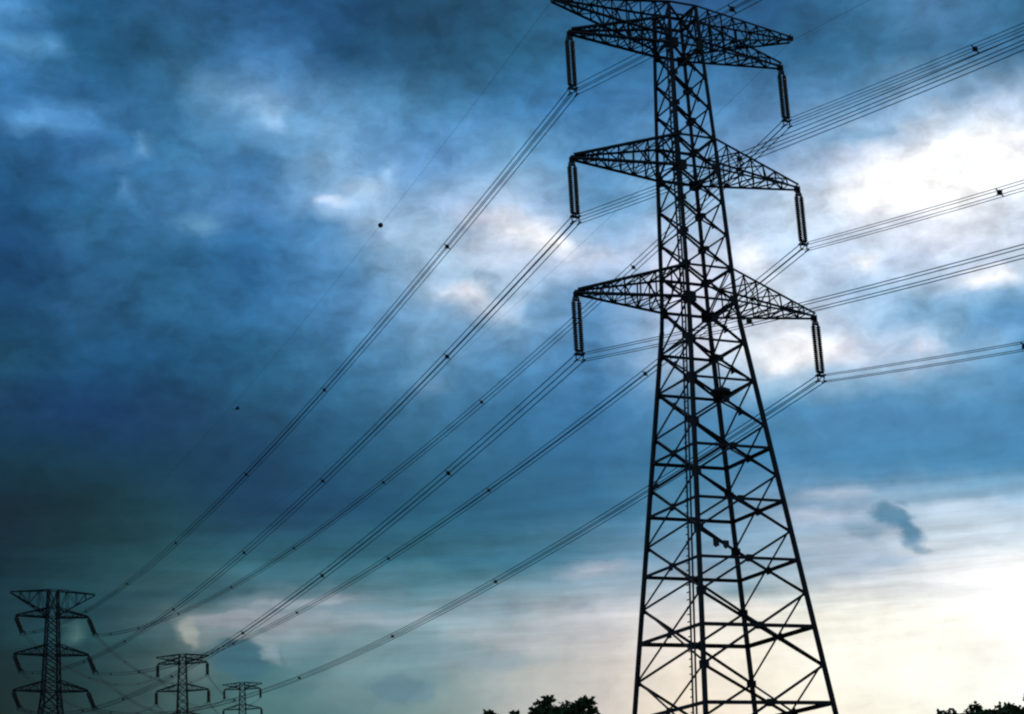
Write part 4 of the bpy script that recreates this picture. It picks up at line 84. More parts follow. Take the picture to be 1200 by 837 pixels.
 [(0.957,0.875,0.733),(0.957,0.874,0.733),(0.957,0.874,0.733),(0.959,0.881,0.741),(0.964,0.891,0.754),(0.971,0.904,0.768),(0.979,0.918,0.783),(0.986,0.931,0.798),(0.972,0.921,0.795),(0.947,0.900,0.784),(0.922,0.880,0.773),(0.898,0.860,0.763),(0.875,0.840,0.753),(0.794,0.788,0.730),(0.533,0.600,0.613),(0.268,0.390,0.463),(0.318,0.443,0.521),(0.346,0.484,0.582),(0.283,0.433,0.555),(0.264,0.416,0.545),(0.245,0.398,0.536),(0.227,0.381,0.526),(0.209,0.364,0.516),(0.195,0.350,0.509),(0.171,0.330,0.493),(0.132,0.294,0.463),(0.098,0.262,0.436),(0.076,0.237,0.415),(0.057,0.214,0.395),(0.056,0.216,0.400),(0.059,0.223,0.412),(0.059,0.223,0.412),(0.064,0.236,0.433),(0.070,0.248,0.454),(0.145,0.336,0.538),(0.285,0.466,0.651),(0.481,0.617,0.770),(0.632,0.719,0.846),(0.637,0.717,0.847),(0.619,0.704,0.842),(0.613,0.697,0.841),(0.585,0.686,0.844),(0.568,0.682,0.852),(0.707,0.787,0.926),(0.556,0.682,0.860),(0.448,0.608,0.806),(0.437,0.600,0.794),(0.352,0.532,0.742),(0.271,0.453,0.680),(0.207,0.386,0.621),(0.155,0.326,0.566),(0.122,0.289,0.523),(0.094,0.256,0.482),(0.071,0.225,0.445),(0.054,0.196,0.400),(0.040,0.168,0.353),(0.029,0.143,0.310),(0.023,0.125,0.281),(0.021,0.109,0.260),(0.021,0.107,0.263),(0.021,0.105,0.265),(0.021,0.106,0.266),(0.022,0.106,0.267)],
 [(0.961,0.884,0.742),(0.960,0.884,0.742),(0.960,0.883,0.741),(0.964,0.893,0.753),(0.973,0.907,0.770),(0.981,0.921,0.787),(0.990,0.936,0.803),(0.998,0.950,0.820),(0.984,0.940,0.817),(0.963,0.922,0.807),(0.942,0.905,0.797),(0.921,0.887,0.787),(0.900,0.869,0.777),(0.801,0.802,0.745),(0.625,0.679,0.677),(0.422,0.523,0.572),(0.416,0.531,0.602),(0.360,0.496,0.593),(0.304,0.451,0.569),(0.285,0.434,0.561),(0.268,0.418,0.553),(0.251,0.402,0.546),(0.238,0.388,0.541),(0.215,0.368,0.529),(0.185,0.344,0.510),(0.142,0.307,0.482),(0.105,0.272,0.453),(0.079,0.244,0.430),(0.057,0.219,0.408),(0.058,0.223,0.416),(0.061,0.231,0.426),(0.061,0.231,0.426),(0.065,0.239,0.438),(0.069,0.251,0.459),(0.159,0.357,0.558),(0.318,0.500,0.679),(0.629,0.732,0.846),(0.740,0.806,0.899),(0.661,0.742,0.862),(0.652,0.732,0.858),(0.640,0.722,0.856),(0.600,0.705,0.857),(0.705,0.787,0.922),(0.869,0.905,0.998),(0.629,0.736,0.896),(0.468,0.628,0.822),(0.473,0.629,0.814),(0.383,0.557,0.763),(0.291,0.469,0.696),(0.220,0.395,0.632),(0.161,0.330,0.573),(0.127,0.293,0.528),(0.096,0.256,0.484),(0.071,0.224,0.444),(0.053,0.192,0.393),(0.039,0.163,0.342),(0.027,0.137,0.297),(0.021,0.120,0.269),(0.019,0.103,0.249),(0.019,0.105,0.254),(0.019,0.102,0.254),(0.019,0.103,0.255),(0.020,0.103,0.256)],
 [(0.964,0.895,0.752),(0.964,0.894,0.751),(0.964,0.893,0.750),(0.973,0.908,0.768),(0.982,0.924,0.787),(0.992,0.939,0.805),(1.001,0.954,0.824),(1.011,0.970,0.843),(0.997,0.960,0.839),(0.982,0.947,0.833),(0.965,0.934,0.825),(0.947,0.917,0.816),(0.926,0.900,0.806),(0.812,0.819,0.765),(0.684,0.731,0.723),(0.560,0.642,0.676),(0.450,0.555,0.636),(0.377,0.506,0.605),(0.328,0.466,0.584),(0.309,0.450,0.577),(0.292,0.435,0.570),(0.274,0.419,0.562),(0.330,0.455,0.603),(0.224,0.375,0.536),(0.189,0.347,0.514),(0.142,0.307,0.483),(0.105,0.273,0.455),(0.078,0.244,0.432),(0.056,0.219,0.409),(0.059,0.226,0.420),(0.063,0.233,0.429),(0.063,0.233,0.429),(0.066,0.237,0.434),(0.068,0.248,0.454),(0.173,0.375,0.574),(0.352,0.531,0.704),(0.924,0.948,0.988),(0.863,0.900,0.959),(0.704,0.777,0.884),(0.687,0.761,0.875),(0.666,0.746,0.870),(0.614,0.723,0.869),(0.693,0.786,0.922),(0.824,0.876,0.982),(0.598,0.722,0.890),(0.486,0.648,0.839),(0.480,0.638,0.824),(0.403,0.573,0.778),(0.310,0.483,0.711),(0.239,0.408,0.648),(0.168,0.334,0.579),(0.133,0.298,0.533),(0.098,0.257,0.485),(0.071,0.223,0.442),(0.052,0.189,0.385),(0.037,0.157,0.331),(0.025,0.130,0.282),(0.020,0.115,0.257),(0.018,0.101,0.242),(0.018,0.102,0.246),(0.017,0.099,0.243),(0.017,0.100,0.244),(0.018,0.100,0.245)],
 [(0.971,0.908,0.763),(0.971,0.907,0.763),(0.972,0.908,0.764),(0.982,0.924,0.784),(0.992,0.940,0.804),(1.003,0.957,0.825),(1.013,0.973,0.846),(1.023,0.990,0.867),(1.011,0.981,0.862),(1.001,0.972,0.857),(0.990,0.963,0.852),(0.976,0.951,0.846),(0.958,0.936,0.837),(0.829,0.842,0.792),(0.705,0.750,0.745),(0.578,0.655,0.695),(0.446,0.544,0.638),(0.395,0.515,0.618),(0.352,0.481,0.599),(0.402,0.521,0.639),(0.335,0.467,0.597),(0.292,0.432,0.574),(0.449,0.541,0.684),(0.233,0.383,0.543),(0.262,0.405,0.563),(0.141,0.307,0.484),(0.102,0.271,0.456),(0.075,0.243,0.433),(0.057,0.220,0.411),(0.060,0.228,0.422),(0.064,0.234,0.429),(0.064,0.234,0.429),(0.066,0.237,0.435),(0.069,0.247,0.451),(0.184,0.385,0.586),(0.405,0.568,0.732),(0.983,0.990,1.016),(0.923,0.944,0.989),(0.808,0.856,0.939),(0.636,0.730,0.862),(0.616,0.717,0.859),(0.588,0.709,0.866),(0.558,0.698,0.872),(0.560,0.706,0.888),(0.531,0.686,0.871),(0.516,0.673,0.857),(0.509,0.664,0.845),(0.438,0.598,0.798),(0.335,0.502,0.728),(0.286,0.442,0.676),(0.173,0.338,0.583),(0.139,0.304,0.538),(0.099,0.256,0.486),(0.070,0.221,0.440),(0.051,0.184,0.376),(0.035,0.151,0.318),(0.023,0.123,0.267),(0.018,0.110,0.246),(0.017,0.100,0.237),(0.016,0.100,0.236),(0.015,0.097,0.233),(0.016,0.097,0.234),(0.016,0.097,0.235)],
 [(0.978,0.921,0.775),(0.978,0.921,0.774),(0.980,0.924,0.779),(0.991,0.941,0.801),(1.003,0.958,0.823),(1.014,0.975,0.845),(1.025,0.993,0.868),(1.030,1.004,0.884),(1.022,0.997,0.879),(1.016,0.992,0.875),(1.009,0.986,0.873),(1.001,0.980,0.870),(0.989,0.971,0.867),(0.860,0.872,0.828),(0.754,0.790,0.785),(0.578,0.653,0.702),(0.441,0.533,0.638),(0.414,0.525,0.630),(0.377,0.495,0.614),(0.427,0.537,0.654),(0.368,0.493,0.618),(0.309,0.443,0.586),(0.502,0.579,0.719),(0.243,0.392,0.552),(0.373,0.492,0.636),(0.143,0.309,0.486),(0.096,0.268,0.457),(0.073,0.242,0.434),(0.057,0.221,0.413),(0.061,0.229,0.424),(0.065,0.234,0.430),(0.065,0.234,0.430),(0.066,0.236,0.435),(0.073,0.251,0.455),(0.193,0.394,0.603),(0.418,0.575,0.738),(0.983,0.990,1.016),(1.024,1.014,1.040),(0.744,0.811,0.915),(0.586,0.698,0.848),(0.566,0.688,0.848),(0.559,0.691,0.861),(0.547,0.692,0.874),(0.529,0.686,0.880),(0.548,0.698,0.881),(0.559,0.703,0.878),(0.566,0.705,0.873),(0.490,0.637,0.824),(0.390,0.546,0.760),(0.309,0.456,0.668),(0.213,0.378,0.616),(0.160,0.329,0.558),(0.113,0.274,0.503),(0.074,0.227,0.446),(0.052,0.186,0.376),(0.035,0.151,0.314),(0.022,0.120,0.259),(0.018,0.108,0.241),(0.016,0.101,0.233),(0.015,0.097,0.228),(0.014,0.094,0.223),(0.014,0.094,0.224),(0.014,0.094,0.225)],
 [(0.985,0.934,0.788),(0.984,0.934,0.787),(0.988,0.939,0.794),(1.001,0.957,0.818),(1.013,0.976,0.842),(1.025,0.994,0.867),(1.034,1.009,0.887),(1.035,1.013,0.895),(1.029,1.007,0.889),(1.025,1.003,0.886),(1.023,1.002,0.886),(1.020,1.001,0.887),(1.004,0.991,0.886),(0.885,0.895,0.855),(0.794,0.822,0.816),(0.580,0.650,0.708),(0.444,0.532,0.641),(0.421,0.523,0.635),(0.392,0.501,0.622),(0.386,0.498,0.621),(0.379,0.499,0.625),(0.330,0.457,0.599),(0.451,0.543,0.686),(0.252,0.399,0.558),(0.430,0.537,0.674),(0.143,0.309,0.487),(0.090,0.265,0.457),(0.071,0.241,0.434),(0.057,0.222,0.414),(0.060,0.229,0.425),(0.065,0.235,0.432),(0.065,0.235,0.432),(0.066,0.236,0.435),(0.077,0.258,0.465),(0.198,0.398,0.614),(0.382,0.546,0.721),(0.939,0.957,0.996),(1.011,1.002,1.032),(0.578,0.694,0.848),(0.535,0.666,0.833),(0.523,0.661,0.838),(0.534,0.676,0.858),(0.542,0.688,0.877),(0.519,0.674,0.872),(0.580,0.720,0.897),(0.606,0.736,0.899),(0.608,0.731,0.893),(0.549,0.680,0.853),(0.451,0.594,0.794),(0.289,0.436,0.634),(0.253,0.417,0.649),(0.176,0.348,0.572),(0.128,0.295,0.522),(0.080,0.235,0.453),(0.056,0.193,0.381),(0.037,0.155,0.316),(0.022,0.123,0.260),(0.020,0.115,0.249),(0.018,0.109,0.244),(0.017,0.105,0.240),(0.016,0.103,0.237),(0.016,0.102,0.235),(0.016,0.101,0.234)],
 [(0.989,0.945,0.802),(0.989,0.944,0.801),(0.994,0.952,0.811),(1.006,0.969,0.834),(1.018,0.987,0.858),(1.029,1.004,0.881),(1.035,1.013,0.895),(1.033,1.012,0.896),(1.030,1.008,0.892),(1.028,1.007,0.892),(1.027,1.006,0.892),(1.027,1.008,0.896),(1.008,0.996,0.896),(0.898,0.908,0.868),(0.808,0.833,0.828),(0.593,0.659,0.720),(0.466,0.550,0.656),(0.405,0.505,0.627),(0.406,0.509,0.630),(0.393,0.501,0.624),(0.384,0.499,0.628),(0.351,0.472,0.612),(0.371,0.486,0.631),(0.259,0.405,0.564),(0.413,0.523,0.665),(0.143,0.309,0.488),(0.086,0.262,0.458),(0.069,0.239,0.433),(0.058,0.223,0.416),(0.060,0.230,0.427),(0.065,0.237,0.439),(0.065,0.237,0.439),(0.066,0.239,0.444),(0.080,0.263,0.471),(0.207,0.406,0.620),(0.362,0.529,0.713),(0.763,0.805,0.911),(0.961,0.956,1.003),(0.536,0.667,0.836),(0.484,0.633,0.818),(0.471,0.626,0.820),(0.514,0.664,0.856),(0.540,0.688,0.882),(0.562,0.707,0.898),(0.615,0.741,0.912),(0.632,0.749,0.911),(0.663,0.768,0.916),(0.615,0.727,0.883),(0.521,0.647,0.830),(0.295,0.439,0.632),(0.234,0.398,0.612),(0.189,0.362,0.583),(0.141,0.311,0.537),(0.086,0.244,0.460),(0.059,0.199,0.385),(0.037,0.157,0.314),(0.023,0.124,0.259),(0.022,0.121,0.258),(0.020,0.118,0.256),(0.019,0.114,0.253),(0.019,0.112,0.251),(0.019,0.111,0.249),(0.018,0.110,0.248)],
 [(0.993,0.956,0.817),(0.993,0.955,0.816),(0.999,0.964,0.828),(1.011,0.981,0.851),(1.023,0.998,0.874),(1.032,1.011,0.892),(1.035,1.014,0.899),(1.032,1.012,0.897),(1.031,1.011,0.897),(1.031,1.011,0.899),(1.030,1.010,0.900),(1.030,1.011,0.902),(1.007,0.996,0.902),(0.910,0.919,0.876),(0.801,0.830,0.829),(0.628,0.689,0.745),(0.516,0.593,0.689),(0.381,0.487,0.616),(0.442,0.542,0.656),(0.398,0.509,0.629),(0.309,0.436,0.567),(0.341,0.469,0.605),(0.342,0.474,0.619),(0.262,0.414,0.573),(0.326,0.459,0.613),(0.141,0.312,0.491),(0.083,0.261,0.458),(0.066,0.237,0.433),(0.058,0.226,0.420),(0.062,0.234,0.433),(0.065,0.239,0.445),(0.065,0.239,0.445),(0.066,0.241,0.449),(0.082,0.264,0.473),(0.225,0.421,0.627),(0.378,0.540,0.724),(0.695,0.756,0.885),(0.698,0.749,0.875),(0.494,0.639,0.823),(0.434,0.599,0.802),(0.412,0.583,0.795),(0.499,0.654,0.855),(0.632,0.750,0.916),(0.594,0.728,0.915),(0.639,0.756,0.922),(0.712,0.807,0.945),(0.820,0.886,0.987),(0.746,0.823,0.942),(0.599,0.704,0.869),(0.368,0.500,0.690),(0.181,0.348,0.544),(0.204,0.377,0.596),(0.151,0.324,0.549),(0.091,0.252,0.466),(0.062,0.204,0.389),(0.037,0.158,0.311),(0.023,0.128,0.261),(0.024,0.128,0.268),(0.023,0.126,0.268),(0.022,0.123,0.267),(0.022,0.122,0.265),(0.021,0.121,0.264),(0.021,0.120,0.262)],
 [(0.997,0.967,0.832),(0.997,0.967,0.831),(1.005,0.977,0.845),(1.017,0.993,0.868),(1.028,1.008,0.889),(1.034,1.016,0.901),(1.035,1.016,0.902),(1.034,1.014,0.901),(1.033,1.014,0.904),(1.033,1.014,0.906),(1.033,1.015,0.908),(1.033,1.015,0.910),(1.009,0.999,0.910),(0.925,0.936,0.890),(0.801,0.834,0.838),(0.698,0.748,0.792),(0.584,0.652,0.731),(0.370,0.480,0.611),(0.496,0.591,0.696),(0.447,0.552,0.669),(0.329,0.458,0.585),(0.365,0.495,0.628),(0.367,0.501,0.642),(0.264,0.423,0.582),(0.235,0.394,0.561),(0.139,0.314,0.495),(0.082,0.261,0.459),(0.063,0.235,0.431),(0.059,0.230,0.426),(0.063,0.237,0.439),(0.066,0.240,0.447),(0.066,0.240,0.447),(0.066,0.241,0.449),(0.084,0.267,0.476),(0.233,0.428,0.631),(0.380,0.543,0.730),(0.575,0.686,0.845),(0.529,0.653,0.825),(0.444,0.606,0.802),(0.386,0.568,0.781),(0.373,0.555,0.774),(0.490,0.649,0.853),(0.960,0.987,1.028),(0.622,0.746,0.926),(0.676,0.779,0.936),(0.805,0.876,0.994),(0.971,1.001,1.059),(0.957,0.985,1.037),(0.699,0.778,0.916),(0.522,0.628,0.802),(0.195,0.360,0.553),(0.225,0.398,0.615),(0.158,0.334,0.559),(0.096,0.259,0.471),(0.064,0.209,0.392),(0.037,0.158,0.308),(0.025,0.132,0.265),(0.026,0.136,0.278),(0.026,0.135,0.281),(0.025,0.134,0.282),(0.025,0.132,0.280),(0.025,0.131,0.279),(0.024,0.130,0.277)],
 [(1.002,0.979,0.847),(1.001,0.978,0.846),(1.011,0.990,0.863),(1.022,1.005,0.884),(1.033,1.018,0.904),(1.037,1.021,0.909),(1.035,1.018,0.906),(1.035,1.017,0.907),(1.036,1.018,0.910),(1.036,1.018,0.914),(1.037,1.019,0.917),(1.037,1.019,0.919),(1.012,1.003,0.920),(0.941,0.951,0.909),(0.826,0.858,0.864),(0.785,0.819,0.851),(0.659,0.716,0.776),(0.419,0.522,0.643),(0.553,0.642,0.733),(0.502,0.608,0.713),(0.455,0.575,0.692),(0.416,0.547,0.675),(0.404,0.535,0.674),(0.265,0.432,0.590),(0.222,0.388,0.558),(0.135,0.316,0.499),(0.080,0.261,0.460),(0.062,0.235,0.432),(0.060,0.234,0.432),(0.064,0.240,0.444),(0.066,0.241,0.448),(0.066,0.241,0.448),(0.066,0.241,0.450),(0.088,0.271,0.480),(0.224,0.419,0.625),(0.383,0.548,0.738),(0.514,0.646,0.819),(0.477,0.618,0.801),(0.334,0.523,0.738),(0.341,0.539,0.756),(0.363,0.550,0.768),(0.489,0.647,0.849),(0.801,0.865,0.971),(0.651,0.761,0.929),(0.721,0.804,0.945),(0.853,0.911,1.012),(1.073,1.079,1.091),(1.066,1.071,1.084),(0.834,0.883,0.975),(0.655,0.735,0.886),(0.210,0.373,0.563),(0.254,0.426,0.641),(0.166,0.345,0.570),(0.103,0.268,0.478),(0.067,0.214,0.395),(0.037,0.159,0.307),(0.026,0.136,0.270),(0.029,0.145,0.290),(0.029,0.145,0.295),(0.029,0.145,0.298),(0.028,0.143,0.296),(0.028,0.142,0.294),(0.027,0.141,0.292)],
 [(1.004,0.986,0.860),(1.004,0.986,0.859),(1.016,1.001,0.879),(1.028,1.016,0.901),(1.037,1.028,0.918),(1.039,1.027,0.919),(1.037,1.021,0.912),(1.037,1.021,0.913),(1.038,1.022,0.918),(1.039,1.023,0.922),(1.040,1.024,0.926),(1.041,1.025,0.930),(1.018,1.010,0.936),(0.958,0.967,0.933),(0.864,0.891,0.897),(0.865,0.884,0.908),(0.719,0.765,0.811),(0.529,0.615,0.713),(0.592,0.679,0.760),(0.533,0.639,0.736),(0.479,0.602,0.713),(0.450,0.579,0.703),(0.447,0.574,0.708),(0.265,0.439,0.597),(0.216,0.389,0.559),(0.131,0.316,0.501),(0.079,0.260,0.460),(0.061,0.236,0.435),(0.061,0.238,0.438),(0.065,0.241,0.447),(0.066,0.241,0.449),(0.066,0.241,0.449),(0.067,0.242,0.450),(0.093,0.278,0.488),(0.202,0.399,0.608),(0.378,0.546,0.741),(0.457,0.608,0.794),(0.425,0.587,0.780),(0.238,0.447,0.678),(0.299,0.507,0.729),(0.373,0.561,0.775),(0.493,0.649,0.846),(0.583,0.702,0.889),(0.681,0.777,0.932),(0.743,0.813,0.948),(0.906,0.951,1.031),(1.097,1.098,1.099),(1.099,1.099,1.100),(0.933,0.963,1.022),(0.702,0.774,0.907),(0.220,0.382,0.568),(0.272,0.442,0.650),(0.188,0.368,0.593),(0.121,0.288,0.493),(0.075,0.223,0.401),(0.038,0.160,0.307),(0.028,0.140,0.276),(0.032,0.151,0.301),(0.033,0.154,0.309),(0.033,0.155,0.314),(0.033,0.154,0.312),(0.032,0.153,0.310),(0.031,0.152,0.308)],
 [(1.003,0.985,0.866),(1.003,0.985,0.867),(1.016,1.002,0.890),(1.029,1.018,0.913),(1.040,1.031,0.930),(1.042,1.031,0.929),(1.040,1.025,0.920),(1.039,1.022,0.919),(1.040,1.024,0.923),(1.041,1.025,0.927),(1.042,1.026,0.931),(1.045,1.030,0.941),(1.023,1.018,0.953),(0.973,0.983,0.956),(0.901,0.924,0.928),(0.927,0.934,0.954),(0.775,0.812,0.847),(0.642,0.712,0.782),(0.626,0.711,0.783),(0.563,0.670,0.759),(0.501,0.628,0.732),(0.479,0.606,0.725),(0.475,0.600,0.730),(0.264,0.445,0.604),(0.204,0.386,0.559),(0.124,0.313,0.501),(0.076,0.259,0.460),(0.061,0.238,0.438),(0.063,0.241,0.444),(0.066,0.242,0.449),(0.066,0.242,0.449),(0.066,0.242,0.449),(0.067,0.243,0.451),(0.100,0.288,0.499),(0.176,0.373,0.587),(0.361,0.533,0.735),(0.645,0.715,0.859),(0.354,0.543,0.749),(0.216,0.430,0.664),(0.262,0.475,0.703),(0.386,0.575,0.782),(0.501,0.652,0.845),(0.589,0.698,0.883),(0.713,0.794,0.936),(0.759,0.822,0.952),(0.973,1.002,1.054),(1.099,1.099,1.100),(1.100,1.100,1.100),(0.981,1.002,1.046),(0.731,0.797,0.917),(0.287,0.441,0.623),(0.269,0.437,0.639),(0.215,0.396,0.621),(0.138,0.306,0.507),(0.081,0.229,0.405),(0.040,0.161,0.308),(0.031,0.145,0.286),(0.040,0.164,0.321),(0.042,0.169,0.333),(0.039,0.165,0.331),(0.038,0.164,0.329),(0.038,0.163,0.327),(0.037,0.162,0.325)],
 [(1.001,0.983,0.873),(1.003,0.986,0.877),(1.017,1.003,0.900),(1.031,1.021,0.925),(1.043,1.035,0.944),(1.047,1.037,0.944),(1.045,1.031,0.933),(1.040,1.024,0.924),(1.041,1.025,0.927),(1.042,1.026,0.931),(1.043,1.027,0.935),(1.049,1.036,0.955),(1.027,1.025,0.972),(1.013,1.022,1.008),(0.964,0.981,0.982),(0.963,0.964,0.980),(0.817,0.851,0.878),(0.697,0.761,0.818),(0.610,0.702,0.779),(0.571,0.678,0.768),(0.505,0.632,0.739),(0.486,0.611,0.732),(0.478,0.603,0.735),(0.255,0.439,0.602),(0.186,0.375,0.552),(0.114,0.303,0.495),(0.073,0.255,0.459),(0.061,0.239,0.441),(0.063,0.243,0.446),(0.066,0.243,0.450),(0.066,0.242,0.450),(0.066,0.242,0.450),(0.067,0.244,0.452),(0.110,0.301,0.513),(0.152,0.350,0.567),(0.341,0.518,0.727),(0.566,0.661,0.826),(0.306,0.508,0.723),(0.201,0.419,0.654),(0.241,0.455,0.686),(0.386,0.575,0.779),(0.515,0.659,0.846),(0.608,0.706,0.886),(0.745,0.813,0.939),(0.781,0.837,0.960),(1.035,1.049,1.076),(1.099,1.099,1.100),(1.100,1.100,1.100),(1.038,1.048,1.073),(0.762,0.823,0.930),(0.487,0.616,0.780),(0.273,0.440,0.639),(0.239,0.419,0.639),(0.153,0.320,0.517),(0.086,0.233,0.406),(0.040,0.161,0.308),(0.035,0.152,0.300),(0.053,0.185,0.355),(0.055,0.190,0.367),(0.046,0.176,0.349),(0.045,0.174,0.347),(0.044,0.173,0.345),(0.043,0.172,0.342)],
 [(0.999,0.981,0.880),(1.004,0.987,0.887),(1.019,1.005,0.912),(1.034,1.024,0.937),(1.048,1.041,0.960),(1.054,1.046,0.964),(1.052,1.040,0.952),(1.045,1.030,0.937),(1.043,1.027,0.934),(1.044,1.029,0.938),(1.049,1.035,0.952),(1.055,1.046,0.979),(1.035,1.037,0.996),(1.060,1.064,1.060),(1.019,1.029,1.028),(0.985,0.982,0.997),(0.861,0.893,0.914),(0.719,0.783,0.834),(0.587,0.686,0.769),(0.576,0.685,0.776),(0.505,0.633,0.744),(0.478,0.604,0.731),(0.461,0.591,0.727),(0.244,0.429,0.596),(0.170,0.362,0.543),(0.098,0.285,0.483),(0.070,0.252,0.458),(0.061,0.240,0.441),(0.063,0.242,0.446),(0.066,0.242,0.449),(0.066,0.242,0.449),(0.066,0.242,0.449),(0.068,0.245,0.453),(0.114,0.307,0.519),(0.130,0.330,0.548),(0.300,0.486,0.703),(0.297,0.492,0.709),(0.242,0.452,0.677),(0.209,0.429,0.660),(0.245,0.457,0.685),(0.433,0.604,0.795),(0.531,0.666,0.847),(0.653,0.735,0.900),(0.788,0.841,0.953),(0.821,0.868,0.975),(1.076,1.081,1.091),(1.099,1.099,1.100),(1.100,1.100,1.100),(1.073,1.076,1.089),(0.836,0.884,0.969),(0.589,0.704,0.851),(0.319,0.482,0.679),(0.226,0.400,0.611),(0.167,0.332,0.525),(0.089,0.234,0.405),(0.039,0.157,0.305),(0.041,0.161,0.316),(0.064,0.202,0.382),(0.065,0.206,0.393),(0.053,0.186,0.367),(0.052,0.185,0.365),(0.051,0.184,0.363),(0.050,0.182,0.360)],
 [(0.997,0.979,0.887),(1.004,0.988,0.897),(1.020,1.007,0.924),(1.036,1.027,0.950),(1.053,1.046,0.977),(1.063,1.057,0.988),(1.061,1.053,0.979),(1.054,1.043,0.962),(1.052,1.039,0.957),(1.054,1.041,0.963),(1.061,1.051,0.983),(1.064,1.060,1.009),(1.049,1.054,1.026),(1.067,1.071,1.065),(1.035,1.044,1.039),(0.998,0.996,1.007),(0.909,0.935,0.957),(0.738,0.801,0.849),(0.584,0.686,0.772),(0.580,0.689,0.783),(0.504,0.632,0.747),(0.452,0.587,0.721),(0.425,0.566,0.709),(0.233,0.418,0.590),(0.160,0.351,0.536),(0.087,0.273,0.474),(0.067,0.249,0.455),(0.061,0.239,0.440),(0.063,0.241,0.445),(0.066,0.242,0.448),(0.066,0.242,0.449),(0.066,0.242,0.449),(0.069,0.247,0.454),(0.113,0.307,0.520),(0.120,0.320,0.539),(0.252,0.447,0.669),(0.247,0.451,0.673),(0.172,0.378,0.618),(0.192,0.411,0.641),(0.282,0.482,0.701),(0.667,0.762,0.896),(0.529,0.660,0.838),(0.676,0.752,0.903),(0.774,0.831,0.942),(0.836,0.882,0.979),(1.070,1.077,1.088),(1.099,1.099,1.100),(1.100,1.100,1.100),(1.033,1.045,1.070),(0.916,0.954,1.012),(0.627,0.734,0.871),(0.418,0.572,0.761),(0.223,0.393,0.600),(0.178,0.341,0.529),(0.090,0.232,0.401),(0.040,0.157,0.306),(0.046,0.170,0.332),(0.068,0.207,0.393),(0.070,0.212,0.405),(0.061,0.198,0.387),(0.060,0.196,0.384),(0.059,0.195,0.382),(0.058,0.193,0.379)],
 [(0.996,0.978,0.891),(1.005,0.989,0.906),(1.022,1.010,0.934),(1.039,1.030,0.962),(1.057,1.051,0.991),(1.072,1.069,1.015),(1.073,1.069,1.011),(1.067,1.060,0.997),(1.065,1.057,0.993),(1.068,1.060,1.001),(1.075,1.069,1.020),(1.076,1.076,1.040),(1.066,1.072,1.050),(1.074,1.077,1.071),(1.037,1.049,1.037),(1.015,1.015,1.019),(0.936,0.960,0.982),(0.764,0.829,0.872),(0.615,0.713,0.795),(0.582,0.692,0.789),(0.501,0.629,0.750),(0.421,0.566,0.709),(0.369,0.524,0.678),(0.221,0.407,0.584),(0.150,0.341,0.529),(0.083,0.268,0.471),(0.065,0.245,0.450),(0.061,0.239,0.439),(0.063,0.240,0.443),(0.065,0.241,0.447),(0.066,0.241,0.448),(0.066,0.241,0.448),(0.070,0.249,0.456),(0.107,0.300,0.514),(0.116,0.316,0.536),(0.202,0.404,0.630),(0.227,0.435,0.659),(0.122,0.316,0.570),(0.161,0.378,0.608),(0.272,0.472,0.688),(0.976,0.989,1.043),(0.529,0.656,0.831),(0.670,0.750,0.894),(0.750,0.813,0.926),(0.830,0.880,0.974),(1.017,1.037,1.067),(1.097,1.098,1.099),(1.099,1.099,1.100),(0.935,0.968,1.022),(0.909,0.953,1.010),(0.621,0.729,0.868),(0.467,0.615,0.798),(0.225,0.393,0.597),(0.177,0.337,0.521),(0.086,0.225,0.391),(0.043,0.161,0.314),(0.050,0.175,0.342),(0.067,0.204,0.390),(0.073,0.216,0.415),(0.069,0.209,0.406),(0.068,0.208,0.404),(0.067,0.206,0.401),(0.066,0.205,0.398)],
 [(0.996,0.978,0.891),(1.007,0.992,0.910),(1.024,1.012,0.938),(1.042,1.033,0.966),(1.059,1.054,0.996),(1.077,1.076,1.025),(1.081,1.080,1.031),(1.078,1.076,1.026),(1.078,1.074,1.026),(1.080,1.078,1.035),(1.086,1.084,1.050),(1.082,1.084,1.057),(1.072,1.078,1.054),(1.074,1.079,1.068),(1.050,1.063,1.042),(1.035,1.039,1.033),(0.945,0.974,0.989),(0.786,0.851,0.891),(0.660,0.752,0.827),(0.582,0.692,0.793),(0.497,0.624,0.751),(0.400,0.550,0.701),(0.309,0.479,0.645),(0.209,0.396,0.577),(0.140,0.330,0.521),(0.082,0.267,0.467),(0.062,0.240,0.442),(0.061,0.238,0.438),(0.063,0.239,0.441),(0.065,0.240,0.445),(0.065,0.241,0.446),(0.065,0.241,0.446),(0.071,0.250,0.457),(0.096,0.286,0.501),(0.110,0.309,0.530),(0.154,0.358,0.586),(0.207,0.415,0.640),(0.115,0.307,0.562),(0.135,0.347,0.578),(0.247,0.448,0.664),(0.982,0.993,1.046),(0.532,0.655,0.825),(0.657,0.741,0.884),(0.730,0.800,0.918),(0.814,0.871,0.966),(0.911,0.954,1.022),(1.096,1.097,1.098),(1.095,1.096,1.098),(1.029,1.042,1.069),(0.923,0.965,1.016),(0.637,0.740,0.875),(0.474,0.617,0.801),(0.225,0.391,0.592),(0.169,0.326,0.507),(0.077,0.213,0.377),(0.043,0.163,0.318),(0.049,0.174,0.339),(0.056,0.189,0.366),(0.062,0.199,0.386),(0.063,0.200,0.389),(0.064,0.202,0.392),(0.065,0.204,0.395),(0.066,0.205,0.398)],
